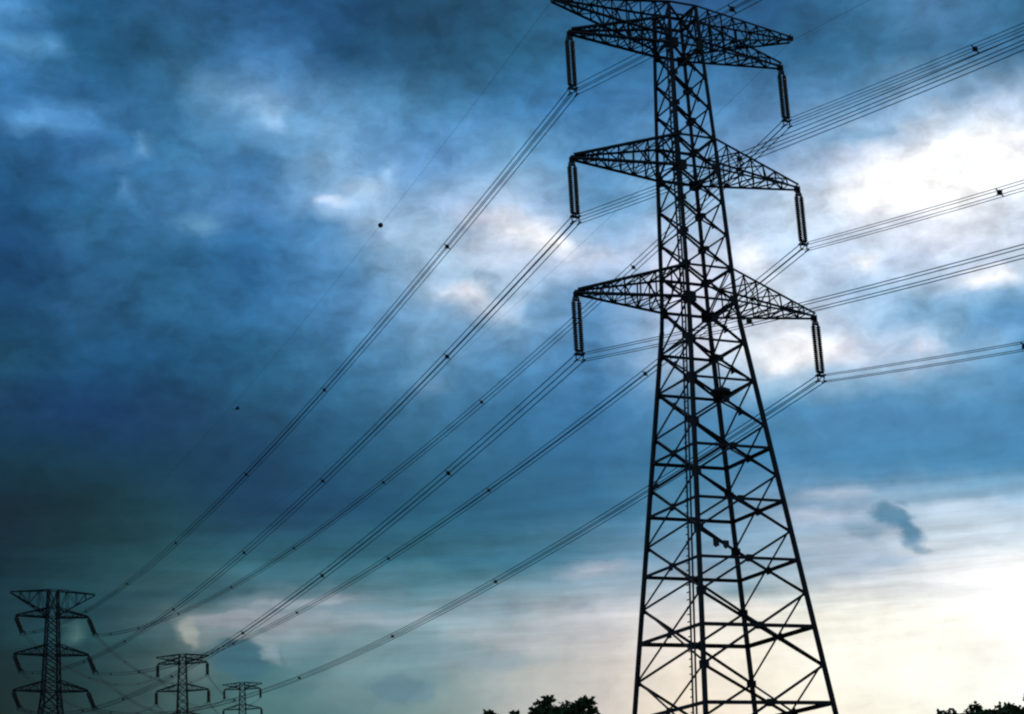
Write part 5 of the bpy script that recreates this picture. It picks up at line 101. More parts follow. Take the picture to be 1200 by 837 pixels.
 [(0.996,0.978,0.891),(1.010,0.994,0.913),(1.027,1.015,0.941),(1.044,1.036,0.970),(1.062,1.057,1.000),(1.079,1.079,1.030),(1.084,1.084,1.039),(1.085,1.084,1.043),(1.086,1.085,1.047),(1.087,1.087,1.054),(1.089,1.089,1.060),(1.080,1.084,1.056),(1.069,1.076,1.051),(1.060,1.070,1.048),(1.048,1.062,1.041),(1.035,1.045,1.034),(0.913,0.954,0.967),(0.762,0.832,0.878),(0.659,0.753,0.830),(0.567,0.681,0.786),(0.484,0.613,0.745),(0.381,0.536,0.690),(0.279,0.456,0.626),(0.196,0.384,0.567),(0.129,0.319,0.512),(0.079,0.262,0.460),(0.060,0.237,0.437),(0.061,0.237,0.437),(0.062,0.238,0.439),(0.064,0.239,0.442),(0.065,0.239,0.442),(0.065,0.239,0.442),(0.069,0.247,0.453),(0.082,0.270,0.484),(0.096,0.293,0.516),(0.114,0.316,0.546),(0.155,0.359,0.587),(0.111,0.303,0.557),(0.111,0.315,0.556),(0.220,0.422,0.640),(0.948,0.968,1.029),(0.538,0.656,0.821),(0.643,0.732,0.874),(0.708,0.786,0.911),(0.786,0.851,0.955),(0.800,0.865,0.971),(1.073,1.079,1.089),(1.084,1.087,1.094),(1.056,1.064,1.085),(0.998,1.020,1.050),(0.701,0.790,0.907),(0.484,0.621,0.804),(0.258,0.419,0.614),(0.158,0.313,0.491),(0.068,0.201,0.362),(0.043,0.165,0.320),(0.046,0.172,0.334),(0.050,0.180,0.350),(0.054,0.187,0.364),(0.055,0.189,0.366),(0.056,0.190,0.369),(0.057,0.192,0.372),(0.058,0.194,0.375)],
 [(0.996,0.978,0.891),(1.012,0.997,0.917),(1.029,1.018,0.945),(1.047,1.039,0.974),(1.064,1.060,1.004),(1.082,1.082,1.034),(1.084,1.084,1.040),(1.085,1.085,1.045),(1.087,1.087,1.050),(1.088,1.088,1.055),(1.089,1.089,1.060),(1.079,1.082,1.055),(1.068,1.075,1.050),(1.057,1.068,1.045),(1.046,1.061,1.040),(1.035,1.050,1.034),(0.883,0.931,0.949),(0.742,0.815,0.866),(0.643,0.740,0.822),(0.552,0.668,0.779),(0.469,0.601,0.737),(0.361,0.521,0.678),(0.262,0.442,0.615),(0.182,0.371,0.557),(0.119,0.308,0.502),(0.071,0.252,0.451),(0.060,0.237,0.437),(0.061,0.237,0.437),(0.062,0.237,0.438),(0.063,0.238,0.440),(0.064,0.238,0.440),(0.064,0.238,0.440),(0.071,0.250,0.457),(0.082,0.270,0.485),(0.093,0.289,0.514),(0.101,0.301,0.531),(0.103,0.304,0.534),(0.107,0.300,0.551),(0.107,0.309,0.553),(0.215,0.413,0.630),(0.515,0.642,0.803),(0.548,0.660,0.818),(0.627,0.722,0.866),(0.685,0.771,0.904),(0.749,0.824,0.943),(0.778,0.849,0.963),(0.934,0.968,1.028),(1.077,1.083,1.092),(1.006,1.026,1.062),(0.963,0.991,1.030),(0.691,0.779,0.901),(0.497,0.627,0.809),(0.286,0.441,0.627),(0.140,0.295,0.473),(0.059,0.188,0.346),(0.043,0.165,0.320),(0.043,0.168,0.326),(0.045,0.173,0.335),(0.046,0.176,0.342),(0.047,0.178,0.345),(0.048,0.179,0.348),(0.049,0.181,0.351),(0.050,0.182,0.354)],
 [(0.997,0.980,0.893),(1.014,1.000,0.921),(1.032,1.021,0.949),(1.049,1.042,0.978),(1.067,1.063,1.008),(1.083,1.083,1.035),(1.084,1.084,1.041),(1.085,1.085,1.046),(1.087,1.087,1.051),(1.088,1.088,1.056),(1.088,1.088,1.060),(1.077,1.081,1.055),(1.066,1.074,1.049),(1.055,1.067,1.044),(1.044,1.060,1.039),(1.019,1.040,1.026),(0.857,0.910,0.933),(0.724,0.802,0.859),(0.626,0.727,0.814),(0.537,0.656,0.771),(0.455,0.589,0.730),(0.341,0.505,0.666),(0.246,0.428,0.604),(0.169,0.359,0.546),(0.109,0.297,0.492),(0.063,0.242,0.442),(0.060,0.237,0.437),(0.061,0.237,0.437),(0.062,0.237,0.437),(0.063,0.238,0.438),(0.063,0.237,0.438),(0.063,0.237,0.438),(0.072,0.253,0.461),(0.083,0.272,0.489),(0.095,0.292,0.518),(0.101,0.301,0.531),(0.101,0.301,0.531),(0.103,0.302,0.537),(0.120,0.322,0.557),(0.233,0.429,0.643),(0.384,0.547,0.737),(0.577,0.679,0.830),(0.628,0.723,0.868),(0.681,0.769,0.905),(0.736,0.817,0.944),(0.802,0.870,0.979),(0.822,0.882,0.983),(1.057,1.068,1.085),(0.951,0.985,1.035),(0.875,0.920,0.985),(0.660,0.751,0.884),(0.491,0.617,0.795),(0.280,0.432,0.614),(0.128,0.283,0.460),(0.049,0.174,0.330),(0.041,0.164,0.317),(0.040,0.163,0.317),(0.039,0.164,0.319),(0.039,0.166,0.322),(0.040,0.167,0.325),(0.041,0.169,0.327),(0.042,0.170,0.330),(0.043,0.172,0.333)],
 [(1.000,0.982,0.897),(1.017,1.003,0.925),(1.034,1.024,0.953),(1.052,1.045,0.983),(1.069,1.067,1.013),(1.083,1.083,1.036),(1.084,1.084,1.041),(1.086,1.086,1.046),(1.087,1.087,1.052),(1.088,1.088,1.057),(1.086,1.087,1.059),(1.075,1.080,1.054),(1.064,1.073,1.049),(1.053,1.066,1.044),(1.043,1.059,1.038),(0.989,1.017,1.009),(0.830,0.888,0.918),(0.706,0.788,0.851),(0.609,0.714,0.806),(0.521,0.644,0.764),(0.432,0.574,0.718),(0.322,0.490,0.654),(0.230,0.415,0.593),(0.156,0.346,0.535),(0.099,0.286,0.482),(0.060,0.237,0.437),(0.060,0.237,0.437),(0.061,0.237,0.437),(0.062,0.237,0.437),(0.063,0.237,0.437),(0.063,0.237,0.437),(0.063,0.237,0.437),(0.073,0.256,0.464),(0.085,0.275,0.493),(0.097,0.295,0.523),(0.101,0.301,0.531),(0.101,0.301,0.531),(0.101,0.301,0.531),(0.138,0.341,0.567),(0.253,0.446,0.657),(0.410,0.566,0.750),(0.585,0.686,0.836),(0.636,0.730,0.873),(0.689,0.776,0.912),(0.745,0.824,0.951),(0.821,0.886,0.988),(0.883,0.934,1.015),(0.999,1.026,1.067),(0.915,0.956,1.015),(0.776,0.840,0.934),(0.625,0.722,0.867),(0.465,0.593,0.771),(0.260,0.412,0.592),(0.119,0.270,0.444),(0.043,0.166,0.320),(0.039,0.161,0.312),(0.036,0.157,0.305),(0.033,0.154,0.300),(0.033,0.155,0.302),(0.034,0.157,0.305),(0.035,0.158,0.307),(0.036,0.160,0.310),(0.037,0.161,0.313)],
 [(1.002,0.985,0.901),(1.019,1.006,0.929),(1.036,1.027,0.957),(1.054,1.048,0.987),(1.072,1.070,1.017),(1.083,1.083,1.037),(1.084,1.084,1.042),(1.086,1.086,1.047),(1.087,1.087,1.052),(1.089,1.089,1.058),(1.084,1.086,1.058),(1.073,1.079,1.053),(1.062,1.072,1.048),(1.051,1.065,1.043),(1.041,1.058,1.038),(0.959,0.993,0.992),(0.805,0.867,0.903),(0.688,0.774,0.843),(0.593,0.701,0.798),(0.506,0.631,0.756),(0.410,0.558,0.707),(0.303,0.475,0.642),(0.215,0.401,0.581),(0.144,0.334,0.525),(0.089,0.275,0.472),(0.060,0.237,0.437),(0.061,0.237,0.437),(0.061,0.237,0.437),(0.062,0.237,0.437),(0.063,0.237,0.437),(0.064,0.239,0.441),(0.064,0.239,0.441),(0.075,0.258,0.468),(0.086,0.278,0.497),(0.099,0.298,0.527),(0.101,0.301,0.531),(0.101,0.301,0.531),(0.101,0.301,0.531),(0.153,0.356,0.580),(0.274,0.463,0.672),(0.438,0.585,0.764),(0.593,0.693,0.842),(0.644,0.738,0.879),(0.698,0.784,0.918),(0.756,0.833,0.958),(0.834,0.896,0.994),(0.919,0.964,1.032),(1.011,1.035,1.072),(0.882,0.929,0.997),(0.719,0.795,0.907),(0.601,0.702,0.856),(0.425,0.559,0.740),(0.231,0.384,0.562),(0.103,0.247,0.415),(0.042,0.165,0.319),(0.038,0.160,0.310),(0.034,0.155,0.301),(0.031,0.151,0.293),(0.031,0.151,0.293),(0.031,0.151,0.293),(0.031,0.151,0.293),(0.031,0.151,0.293),(0.031,0.151,0.294)],
 [(1.004,0.988,0.904),(1.022,1.009,0.933),(1.039,1.030,0.962),(1.057,1.051,0.991),(1.075,1.073,1.022),(1.083,1.083,1.038),(1.085,1.085,1.043),(1.086,1.086,1.048),(1.087,1.087,1.053),(1.089,1.089,1.058),(1.083,1.085,1.057),(1.071,1.078,1.052),(1.060,1.071,1.047),(1.050,1.063,1.042),(1.039,1.056,1.037),(0.930,0.970,0.976),(0.779,0.846,0.887),(0.670,0.761,0.834),(0.576,0.687,0.790),(0.490,0.618,0.748),(0.389,0.542,0.695),(0.285,0.460,0.630),(0.199,0.387,0.570),(0.132,0.322,0.514),(0.080,0.263,0.462),(0.060,0.237,0.437),(0.061,0.237,0.437),(0.061,0.237,0.437),(0.062,0.237,0.437),(0.063,0.237,0.437),(0.066,0.242,0.444),(0.066,0.242,0.444),(0.076,0.261,0.472),(0.088,0.280,0.501),(0.101,0.301,0.531),(0.101,0.301,0.531),(0.101,0.301,0.531),(0.101,0.301,0.531),(0.169,0.371,0.594),(0.297,0.481,0.687),(0.467,0.606,0.779),(0.601,0.700,0.848),(0.653,0.745,0.885),(0.707,0.792,0.924),(0.768,0.843,0.964),(0.848,0.907,1.001),(0.934,0.975,1.039),(1.028,1.048,1.079),(0.850,0.903,0.979),(0.697,0.778,0.898),(0.581,0.687,0.847),(0.386,0.526,0.709),(0.203,0.356,0.533),(0.085,0.225,0.389),(0.042,0.164,0.317),(0.038,0.159,0.308),(0.034,0.154,0.300),(0.031,0.151,0.293),(0.031,0.151,0.293),(0.031,0.151,0.293),(0.031,0.151,0.293),(0.031,0.151,0.293),(0.031,0.151,0.293)],
]
# cloud patches: azimuth, elevation, half width, half height, tilt (all degrees), linear colour, cover, solid core
PATCHES = [
 (11.17,11.44,0.741,0.463,-35.5,(0.076,0.216,0.342),0.90,0.35),
 (11.63,10.97,0.826,0.401,-30.5,(0.080,0.223,0.361),0.90,0.30),
 (11.55,11.83,0.299,0.185,-5.4,(0.188,0.328,0.485),0.70,0.00),
 (10.12,11.33,0.665,0.216,-1.1,(0.188,0.328,0.445),0.60,0.00),
 (-7.33,24.34,0.652,0.432,-18.7,(0.314,0.527,0.791),0.60,0.12),
 (-5.51,21.91,0.722,0.216,-4.8,(0.644,0.776,0.973),0.70,0.12),
 (-9.35,10.45,2.132,0.432,1.6,(0.023,0.089,0.122),0.60,0.40),
 (-6.54,10.83,3.088,0.432,0.1,(0.034,0.127,0.181),0.60,0.40),
 (-8.72,9.61,1.519,0.216,4.4,(0.305,0.342,0.392),0.75,0.45),
 (-6.55,9.97,2.151,0.185,3.0,(0.342,0.402,0.468),0.60,0.40),
 (-8.53,8.43,1.150,0.617,-1.8,(0.051,0.144,0.195),0.80,0.60),
 (-9.05,8.70,0.423,0.308,-1.7,(0.068,0.162,0.202),0.60,0.40),
 (-8.29,9.02,0.850,0.185,2.2,(0.296,0.371,0.402),0.60,0.40),
 (-7.47,8.45,0.274,0.493,-1.9,(0.242,0.332,0.376),0.55,0.40),
 (-9.95,9.12,0.362,0.617,-1.5,(0.352,0.381,0.342),0.60,0.40),
 (-3.99,7.38,0.794,0.432,-2.5,(0.122,0.231,0.283),0.80,0.55),
 (-3.21,7.20,0.550,0.339,-2.6,(0.144,0.254,0.305),0.70,0.50),
 (-8.09,9.47,2.437,0.278,3.2,(0.305,0.342,0.392),0.70,0.50),
 (-8.53,8.38,1.150,0.586,-1.8,(0.051,0.144,0.195),0.80,0.50),
 (-7.54,8.45,0.304,0.463,-1.9,(0.242,0.332,0.376),0.50,0.30),
 (-3.99,7.33,0.794,0.432,-2.5,(0.122,0.231,0.283),0.75,0.40),
 (10.48,11.13,0.601,0.370,-5.1,(0.205,0.342,0.468),0.60,0.20),
 (10.98,11.74,0.358,0.247,-25.3,(0.114,0.262,0.392),0.70,0.30),
 (12.10,10.53,0.411,0.185,-25.5,(0.141,0.283,0.413),0.60,0.20),
]
class NT:
    def __init__(s, tree): s.t = tree; s.n = tree.nodes; s.l = tree.links
    def new(s, kind, **kw):
        nd = s.n.new(kind)
        for k, v in kw.items(): setattr(nd, k, v)
        return nd
    def math(s, op, a, b=None, c=None, clamp=False):
        nd = s.n.new('ShaderNodeMath'); nd.operation = op; nd.use_clamp = clamp
        for i, v in enumerate((a, b, c)):
            if v is None: continue
            if isinstance(v, (int, float)): nd.inputs[i].default_value = v
            else: s.l.new(v, nd.inputs[i])
        return nd.outputs[0]
    def vmath(s, op, a, b=None, out=0):
        nd = s.n.new('ShaderNodeVectorMath'); nd.operation = op
        for i, v in enumerate((a, b)):
            if v is None: continue
            if isinstance(v, tuple): nd.inputs[i].default_value = v
            else: s.l.new(v, nd.inputs[i])
        return nd.outputs[out]
    def maprange(s, v, a, b, c=0, d=1, smooth=True):
        nd = s.n.new('ShaderNodeMapRange')
        if smooth: nd.interpolation_type = 'SMOOTHSTEP'
        s.l.new(v, nd.inputs[0])
        for i, x in enumerate((a, b, c, d)): nd.inputs[i + 1].default_value = x
        return nd.outputs[0]
    def mix(s, f, a, b, blend='MIX'):
        nd = s.n.new('ShaderNodeMix'); nd.data_type = 'RGBA'; nd.blend_type = blend
        if isinstance(f, (int, float)): nd.inputs[0].default_value = f
        else: s.l.new(f, nd.inputs[0])
        for i, v in ((6, a), (7, b)):
            if isinstance(v, tuple): nd.inputs[i].default_value = (*v, 1) if len(v) == 3 else v
            else: s.l.new(v, nd.inputs[i])
        return nd.outputs[2]
    def noise(s, vec, scale, detail, rough=0.55, out=0):
        nd = s.n.new('ShaderNodeTexNoise'); nd.inputs['Scale'].default_value = scale
        nd.inputs['Detail'].default_value = detail; nd.inputs['Roughness'].default_value = rough
        s.l.new(vec, nd.inputs['Vector']); return nd.outputs[out]

w = bpy.data.worlds.new('World'); S.world = w; w.use_nodes = True
w.node_tree.nodes.clear(); n = NT(w.node_tree)
tc = n.new('ShaderNodeTexCoord')
sp = n.new('ShaderNodeSeparateXYZ'); n.l.new(tc.outputs['Generated'], sp.inputs[0])
az = n.math('MULTIPLY', n.math('ARCTAN2', sp.outputs[0], sp.outputs[1]), 180 / math.pi)
el = n.math('MULTIPLY', n.math('ARCSINE', sp.outputs[2]), 180 / math.pi)
ae = n.new('ShaderNodeCombineXYZ'); n.l.new(az, ae.inputs[0]); n.l.new(el, ae.inputs[1]); ae = ae.outputs[0]
flat = n.vmath('MULTIPLY', ae, (0.7, 1.0, 1.0))
wn = n.noise(flat, 1.1, 4, 0.5, out=1)
wv = n.vmath('MULTIPLY', n.vmath('SUBTRACT', wn, (0.5, 0.5, 0.5)), (WARP_X, WARP_Y, 0))
q = n.vmath('ADD', ae, wv)
qs = n.new('ShaderNodeSeparateXYZ'); n.l.new(q, qs.inputs[0]); qa, qe = qs.outputs[0], qs.outputs[1]
NLO = 31                                             # the first stops serve the low sky, the rest the high sky
def column(k):
    gt = bpy.data.node_groups.new('sky_column', 'ShaderNodeTree'); g_ = NT(gt)
    for nm in ('low', 'high', 'switch'): gt.interface.new_socket(nm, in_out='INPUT', socket_type='NodeSocketFloat')
    gt.interface.new_socket('colour', in_out='OUTPUT', socket_type='NodeSocketColor')
    gi = g_.new('NodeGroupInput'); go = g_.new('NodeGroupOutput'); outs = []
    for q_, (els, cols) in enumerate(((SKY_EL[:NLO], SKY_COL[k][:NLO]), (SKY_EL[NLO:], SKY_COL[k][NLO:]))):
        rp = g_.new('ShaderNodeValToRGB'); cr = rp.color_ramp; cr.interpolation = 'LINEAR'
        for j, e in enumerate(els):
            pos = (e - els[0]) / (els[-1] - els[0])
            if j == 0: s_ = cr.elements[0]; s_.position = 0
            elif j == len(els) - 1: s_ = cr.elements[-1]; s_.position = 1
            else: s_ = cr.elements.new(pos)
            s_.color = (*cols[j], 1)
        g_.l.new(gi.outputs[q_], rp.inputs[0]); outs.append(rp.outputs[0])
    g_.l.new(g_.mix(gi.outputs[2], outs[0], outs[1]), go.inputs[0])
    return gt
groups = [column(k) for k in range(len(SKY_AZ))]
eA = n.maprange(qe, SKY_EL[0], SKY_EL[NLO-1], smooth=False)
eB = n.maprange(qe, SKY_EL[NLO], SKY_EL[-1], smooth=False)
is_hi = n.math('GREATER_THAN', qe, SKY_EL[NLO])
col = None
for k, a in enumerate(SKY_AZ):
    gn_ = n.new('ShaderNodeGroup', node_tree=groups[k])
    for i_, v_ in enumerate((eA, eB, is_hi)): n.l.new(v_, gn_.inputs[i_])
    col = gn_.outputs[0] if col is None else n.mix(n.maprange(qa, SKY_AZ[k - 1], a, smooth=False), col, gn_.outputs[0])
for (pa, pe, ra, re, tilt, c, al, core) in PATCHES:
    ch = n.new('ShaderNodeVectorMath', operation='MULTIPLY_ADD')   # keeps the node chain in sequence (shader stack size)
    n.l.new(col, ch.inputs[0]); ch.inputs[1].default_value = (1e-6, 1e-6, 1e-6); n.l.new(q, ch.inputs[2])
    mp = n.new('ShaderNodeMapping', vector_type='TEXTURE'); n.l.new(ch.outputs[0], mp.inputs[0])
    mp.inputs['Location'].default_value = (pa, pe, 0); mp.inputs['Rotation'].default_value = (0, 0, R(tilt)); mp.inputs['Scale'].default_value = (ra, re, 1)
    d = n.vmath('LENGTH', mp.outputs[0], out=1)
    col = n.mix(n.maprange(d, 1.0, core, 0, al), col, c)
# fine cloud texture
t1 = n.noise(n.vmath('MULTIPLY', q, (0.75, 1.1, 1.0)), 0.85, 9, 0.62)
t3 = n.noise(n.vmath('MULTIPLY', ae, (0.16, 1.7, 1.0)), 1.0, 6, 0.6)
broken = n.maprange(el, 12, 18, 0.35, 1.0)               # lumpy high cloud, smooth low bank
t3 = n.math('MULTIPLY', n.maprange(t3, 0.3, 0.7, -TEX*2, TEX*2, False), n.math('MULTIPLY', n.maprange(el, 15, 11), n.maprange(el, 6.5, 9.5)))
g = n.math('MULTIPLY', n.maprange(t1, 0.3, 0.7, -TEX*2.4, TEX*2.4, False), broken)
t4 = n.noise(n.vmath('MULTIPLY', ae, (0.8, 1.3, 1.0)), 1.5, 3, 0.5)     # small broken wisps
g = n.math('ADD', g, n.math('MULTIPLY', n.maprange(t4, 0.32, 0.68, -TEX*0.7, TEX*0.7, False), n.maprange(el, 13, 17, 0.15, 1.0)))
g = n.math('ADD', n.math('ADD', g, 1.0), t3)
gc = n.new('ShaderNodeCombineColor'); [n.l.new(g, gc.inputs[i]) for i in range(3)]
col = n.mix(1.0, col, gc.outputs[0], 'MULTIPLY')
# the rest of the sky, all round: even blue-grey overcast
gn = n.noise(tc.outputs['Generated'], 2.2, 8, 0.6)
gen = n.mix(n.maprange(gn, 0.35, 0.7), (0.03, 0.10, 0.19), (0.22, 0.34, 0.50))
side = n.maprange(n.math('ABSOLUTE', az), 24, 48)
high = n.maprange(el, 32, 52)
col = n.mix(n.math('MAXIMUM', side, high), col, gen)
sky = n.new('ShaderNodeTexSky', sky_type='NISHITA', sun_disc=False, sun_elevation=R(SUN_EL), sun_rotation=R(SUN_AZ))
bg_sky = n.new('ShaderNodeBackground'); n.l.new(sky.outputs[0], bg_sky.inputs[0]); bg_sky.inputs[1].default_value = 0.05
bg = n.new('ShaderNodeBackground'); n.l.new(col, bg.inputs[0]); bg.inputs[1].default_value = 1.0
mx = n.new('ShaderNodeMixShader'); mx.inputs[0].default_value = 0.99
n.l.new(bg_sky.outputs[0], mx.inputs[1]); n.l.new(bg.outputs[0], mx.inputs[2])
wo = n.new('ShaderNodeOutputWorld'); n.l.new(mx.outputs[0], wo.inputs[0])

# ---------------------------------------------------------------- materials
def mat(name, c1, c2, scale=3.0, rough=0.6, metal=0.0, spec=0.3, detail=6, bump=0.0):
    m = bpy.data.materials.new(name); m.use_nodes = True; m.node_tree.nodes.clear(); k = NT(m.node_tree)
    tcn = k.new('ShaderNodeTexCoord'); nz = k.noise(tcn.outputs['Object'], scale, detail, 0.6)
    c = k.mix(k.maprange(nz, 0.35, 0.68), c1, c2)
    b = k.new('ShaderNodeBsdfPrincipled'); k.l.new(c, b.inputs['Base Color'])
    b.inputs['Roughness'].default_value = rough; b.inputs['Metallic'].default_value = metal
    b.inputs['Specular IOR Level'].default_value = spec
    if bump:
        bp = k.new('ShaderNodeBump'); bp.inputs['Strength'].default_value = bump; k.l.new(nz, bp.inputs['Height']); k.l.new(bp.outputs[0], b.inputs['Normal'])
    o = k.new('ShaderNodeOutputMaterial'); k.l.new(b.outputs[0], o.inputs[0]); return m
STEEL = mat('weathered_steel', (0.022, 0.024, 0.028), (0.034, 0.028, 0.025), 1.3, 0.72, 0.0, 0.2)
STEEL2 = mat('dull_galvanised_steel', (0.035, 0.038, 0.042), (0.022, 0.025, 0.028), 6, 0.6, 0.0, 0.3)
WIRE = mat('aluminium_strand', (0.03, 0.033, 0.037), (0.02, 0.023, 0.027), 9, 0.8, 0.0, 0.08)
PORCELAIN = mat('brown_porcelain', (0.10, 0.075, 0.055), (0.07, 0.05, 0.04), 12, 0.45, 0.0, 0.3)
CONCRETE = mat('concrete', (0.30, 0.29, 0.27), (0.22, 0.21, 0.20), 4, 0.9)
LEAF = mat('leaf', (0.035, 0.065, 0.018), (0.07, 0.10, 0.03), 2.2, 0.6)
BARK = mat('bark', (0.07, 0.05, 0.035), (0.12, 0.09, 0.065), 5, 0.9, bump=0.4)
FEATHER = mat('dark_feather', (0.03, 0.03, 0.032), (0.05, 0.047, 0.045), 20, 0.8)
PLATE = mat('enamel_plate', (0.03, 0.03, 0.03), (0.02, 0.02, 0.02), 20, 0.6)
GROUND = mat('field_grass', (0.045, 0.065, 0.02), (0.10, 0.085, 0.045), 0.05, 0.95, detail=10, bump=0.3)

# ---------------------------------------------------------------- mesh helpers
class MB:
    def __init__(s): s.v = []; s.f = []
    def hexa(s, P):
        i = len(s.v); s.v += [tuple(p) for p in P]
        s.f += [(i, i+3, i+2, i+1), (i+4, i+5, i+6, i+7), (i, i+1, i+5, i+4), (i+1, i+2, i+6, i+5), (i+2, i+3, i+7, i+6), (i+3, i, i+4, i+7)]
    def box(s, c, h):
        c = Vector(c); x, y, z = h
        s.hexa([c + Vector(p) for p in ((-x,-y,-z),(x,-y,-z),(x,y,-z),(-x,y,-z),(-x,-y,z),(x,-y,z),(x,y,z),(-x,y,z))])
    def slab(s, p, q, u, v, w, t):                 # flat bar from p to q, width w along u, thickness t along v
        p, q = Vector(p), Vector(q); u = u * (w / 2); v = v * (t / 2)
        s.hexa([p-u-v, p+u-v, p+u+v, p-u+v, q-u-v, q+u-v, q+u+v, q-u+v])
    def angle(s, p, q, w, out=None, t=0.014):      # rolled steel angle: two flanges at right angles
        p, q = Vector(p), Vector(q); d = (q - p)
        if d.length < 1e-4: return
        d.normalize(); o = Vector(out) if out is not None else Vector((0.31, 0.27, 0.91))
        u = d.cross(o)
        if u.length < 1e-3: u = d.cross(Vector((1, 0.2, 0)))
        u.normalize(); v = u.cross(d).normalized()
        c = v * (w * .5)
        s.slab(p + c, q + c, u, v, w, t)
        s.slab(p - u * (w/2 - t/2) - v * (t/2), q - u * (w/2 - t/2) - v * (t/2), v, u, w - t, t)
    def tube(s, pts, r, k=6, cap=True, radii=None):
        i0 = len(s.v); n_ = len(pts); pts = [Vector(p) for p in pts]
        ref = Vector((0, 0, 1))
        if abs((pts[-1] - pts[0]).normalized().z) > .9: ref = Vector((1, 0, 0))
        for j, p in enumerate(pts):
            d = (pts[min(j+1, n_-1)] - pts[max(j-1, 0)]).normalized(); u = d.cross(ref).normalized(); v = d.cross(u)
            rr = radii[j] if radii else r
            for a in range(k):
                an = 2 * math.pi * a / k; s.v.append(tuple(p + (u * math.cos(an) + v * math.sin(an)) * rr))
        for j in range(n_-1):
            for a in range(k):
                b = (a+1) % k; s.f.append((i0+j*k+a, i0+j*k+b, i0+(j+1)*k+b, i0+(j+1)*k+a))
        if cap: s.f.append(tuple(i0 + a for a in range(k))[::-1]); s.f.append(tuple(i0+(n_-1)*k+a for a in range(k)))
    def lathe(s, prof, origin, axis, k=14):        # prof: (radius, distance along axis)
        o = Vector(origin); ax = Vector(axis).normalized(); u = ax.orthogonal().normalized(); v = ax.cross(u); i0 = len(s.v)
        for r, h in prof:
            for a in range(k):
                an = 2*math.pi*a/k; s.v.append(tuple(o + ax*h + (u*math.cos(an)+v*math.sin(an))*max(r, .001)))
        for j in range(len(prof)-1):
            for a in range(k):
                b = (a+1) % k; s.f.append((i0+j*k+a, i0+j*k+b, i0+(j+1)*k+b, i0+(j+1)*k+a))
    def mesh(s, name, material, smooth=False):
        me = bpy.data.meshes.new(name); me.from_pydata(s.v, [], s.f); me.materials.append(material); me.update()
        if smooth: me.polygons.foreach_set('use_smooth', [True]*len(me.polygons))
        return me
    def build(s, name, material, parent=None, smooth=False):
        o = bpy.data.objects.new(name, s.mesh(name, material, smooth)); COL.objects.link(o)
        if parent: o.parent = parent
        return o
def tag(o, label=None, cat=None, group=None, kind=None):
    if label: o['label'] = label
    if cat: o['category'] = cat
    if group: o['group'] = group
    if kind: o['kind'] = kind
    return o
def empty(name, loc, rz=0):
    o = bpy.data.objects.new(name, None); o.empty_display_size = .5; COL.objects.link(o); o.location = loc; o.rotation_euler = (0, 0, rz); return o
def copy_tree(o, parent=None):
    c = o.copy(); COL.objects.link(c); c.parent = parent
    for ch in list(o.children): copy_tree(ch, c)
    return c

# ---------------------------------------------------------------- ground
def gz(x, y):
    def st(a, b, t): t = min(max((t-a)/(b-a), 0), 1); return t*t*(3-2*t)
    d = y
    base = 0.0 if d < 130 else (13.75*(d-130)/179 if d < 309 else (13.75+(26.87-13.75)*(d-309)/153.5 if d < 462.5 else (26.87+(42.99-26.87)*(d-462.5)/173.4 if d < 700 else 49+(4*st(700, 1200, d)))))
    f = 1 - .6*st(40, 400, x)
    return base * f
mb = MB()
xs = [-6000,-3000,-1500,-800,-500]+list(range(-400, 401, 20))+[500,800,1500,3000,6000]
ys = [-6000,-3000,-1500,-800,-500,-300]+list(range(-240, 801, 20))+[900,1200,2000,3500,6000]
for y in ys:
    for x in xs: mb.v.append((x, y, gz(x, y)))
for j in range(len(ys)-1):
    for i in range(len(xs)-1):
        a = j*len(xs)+i; mb.f.append((a, a+1, a+1+len(xs), a+len(xs)))
tag(mb.build('ground', GROUND, smooth=True), kind='structure')

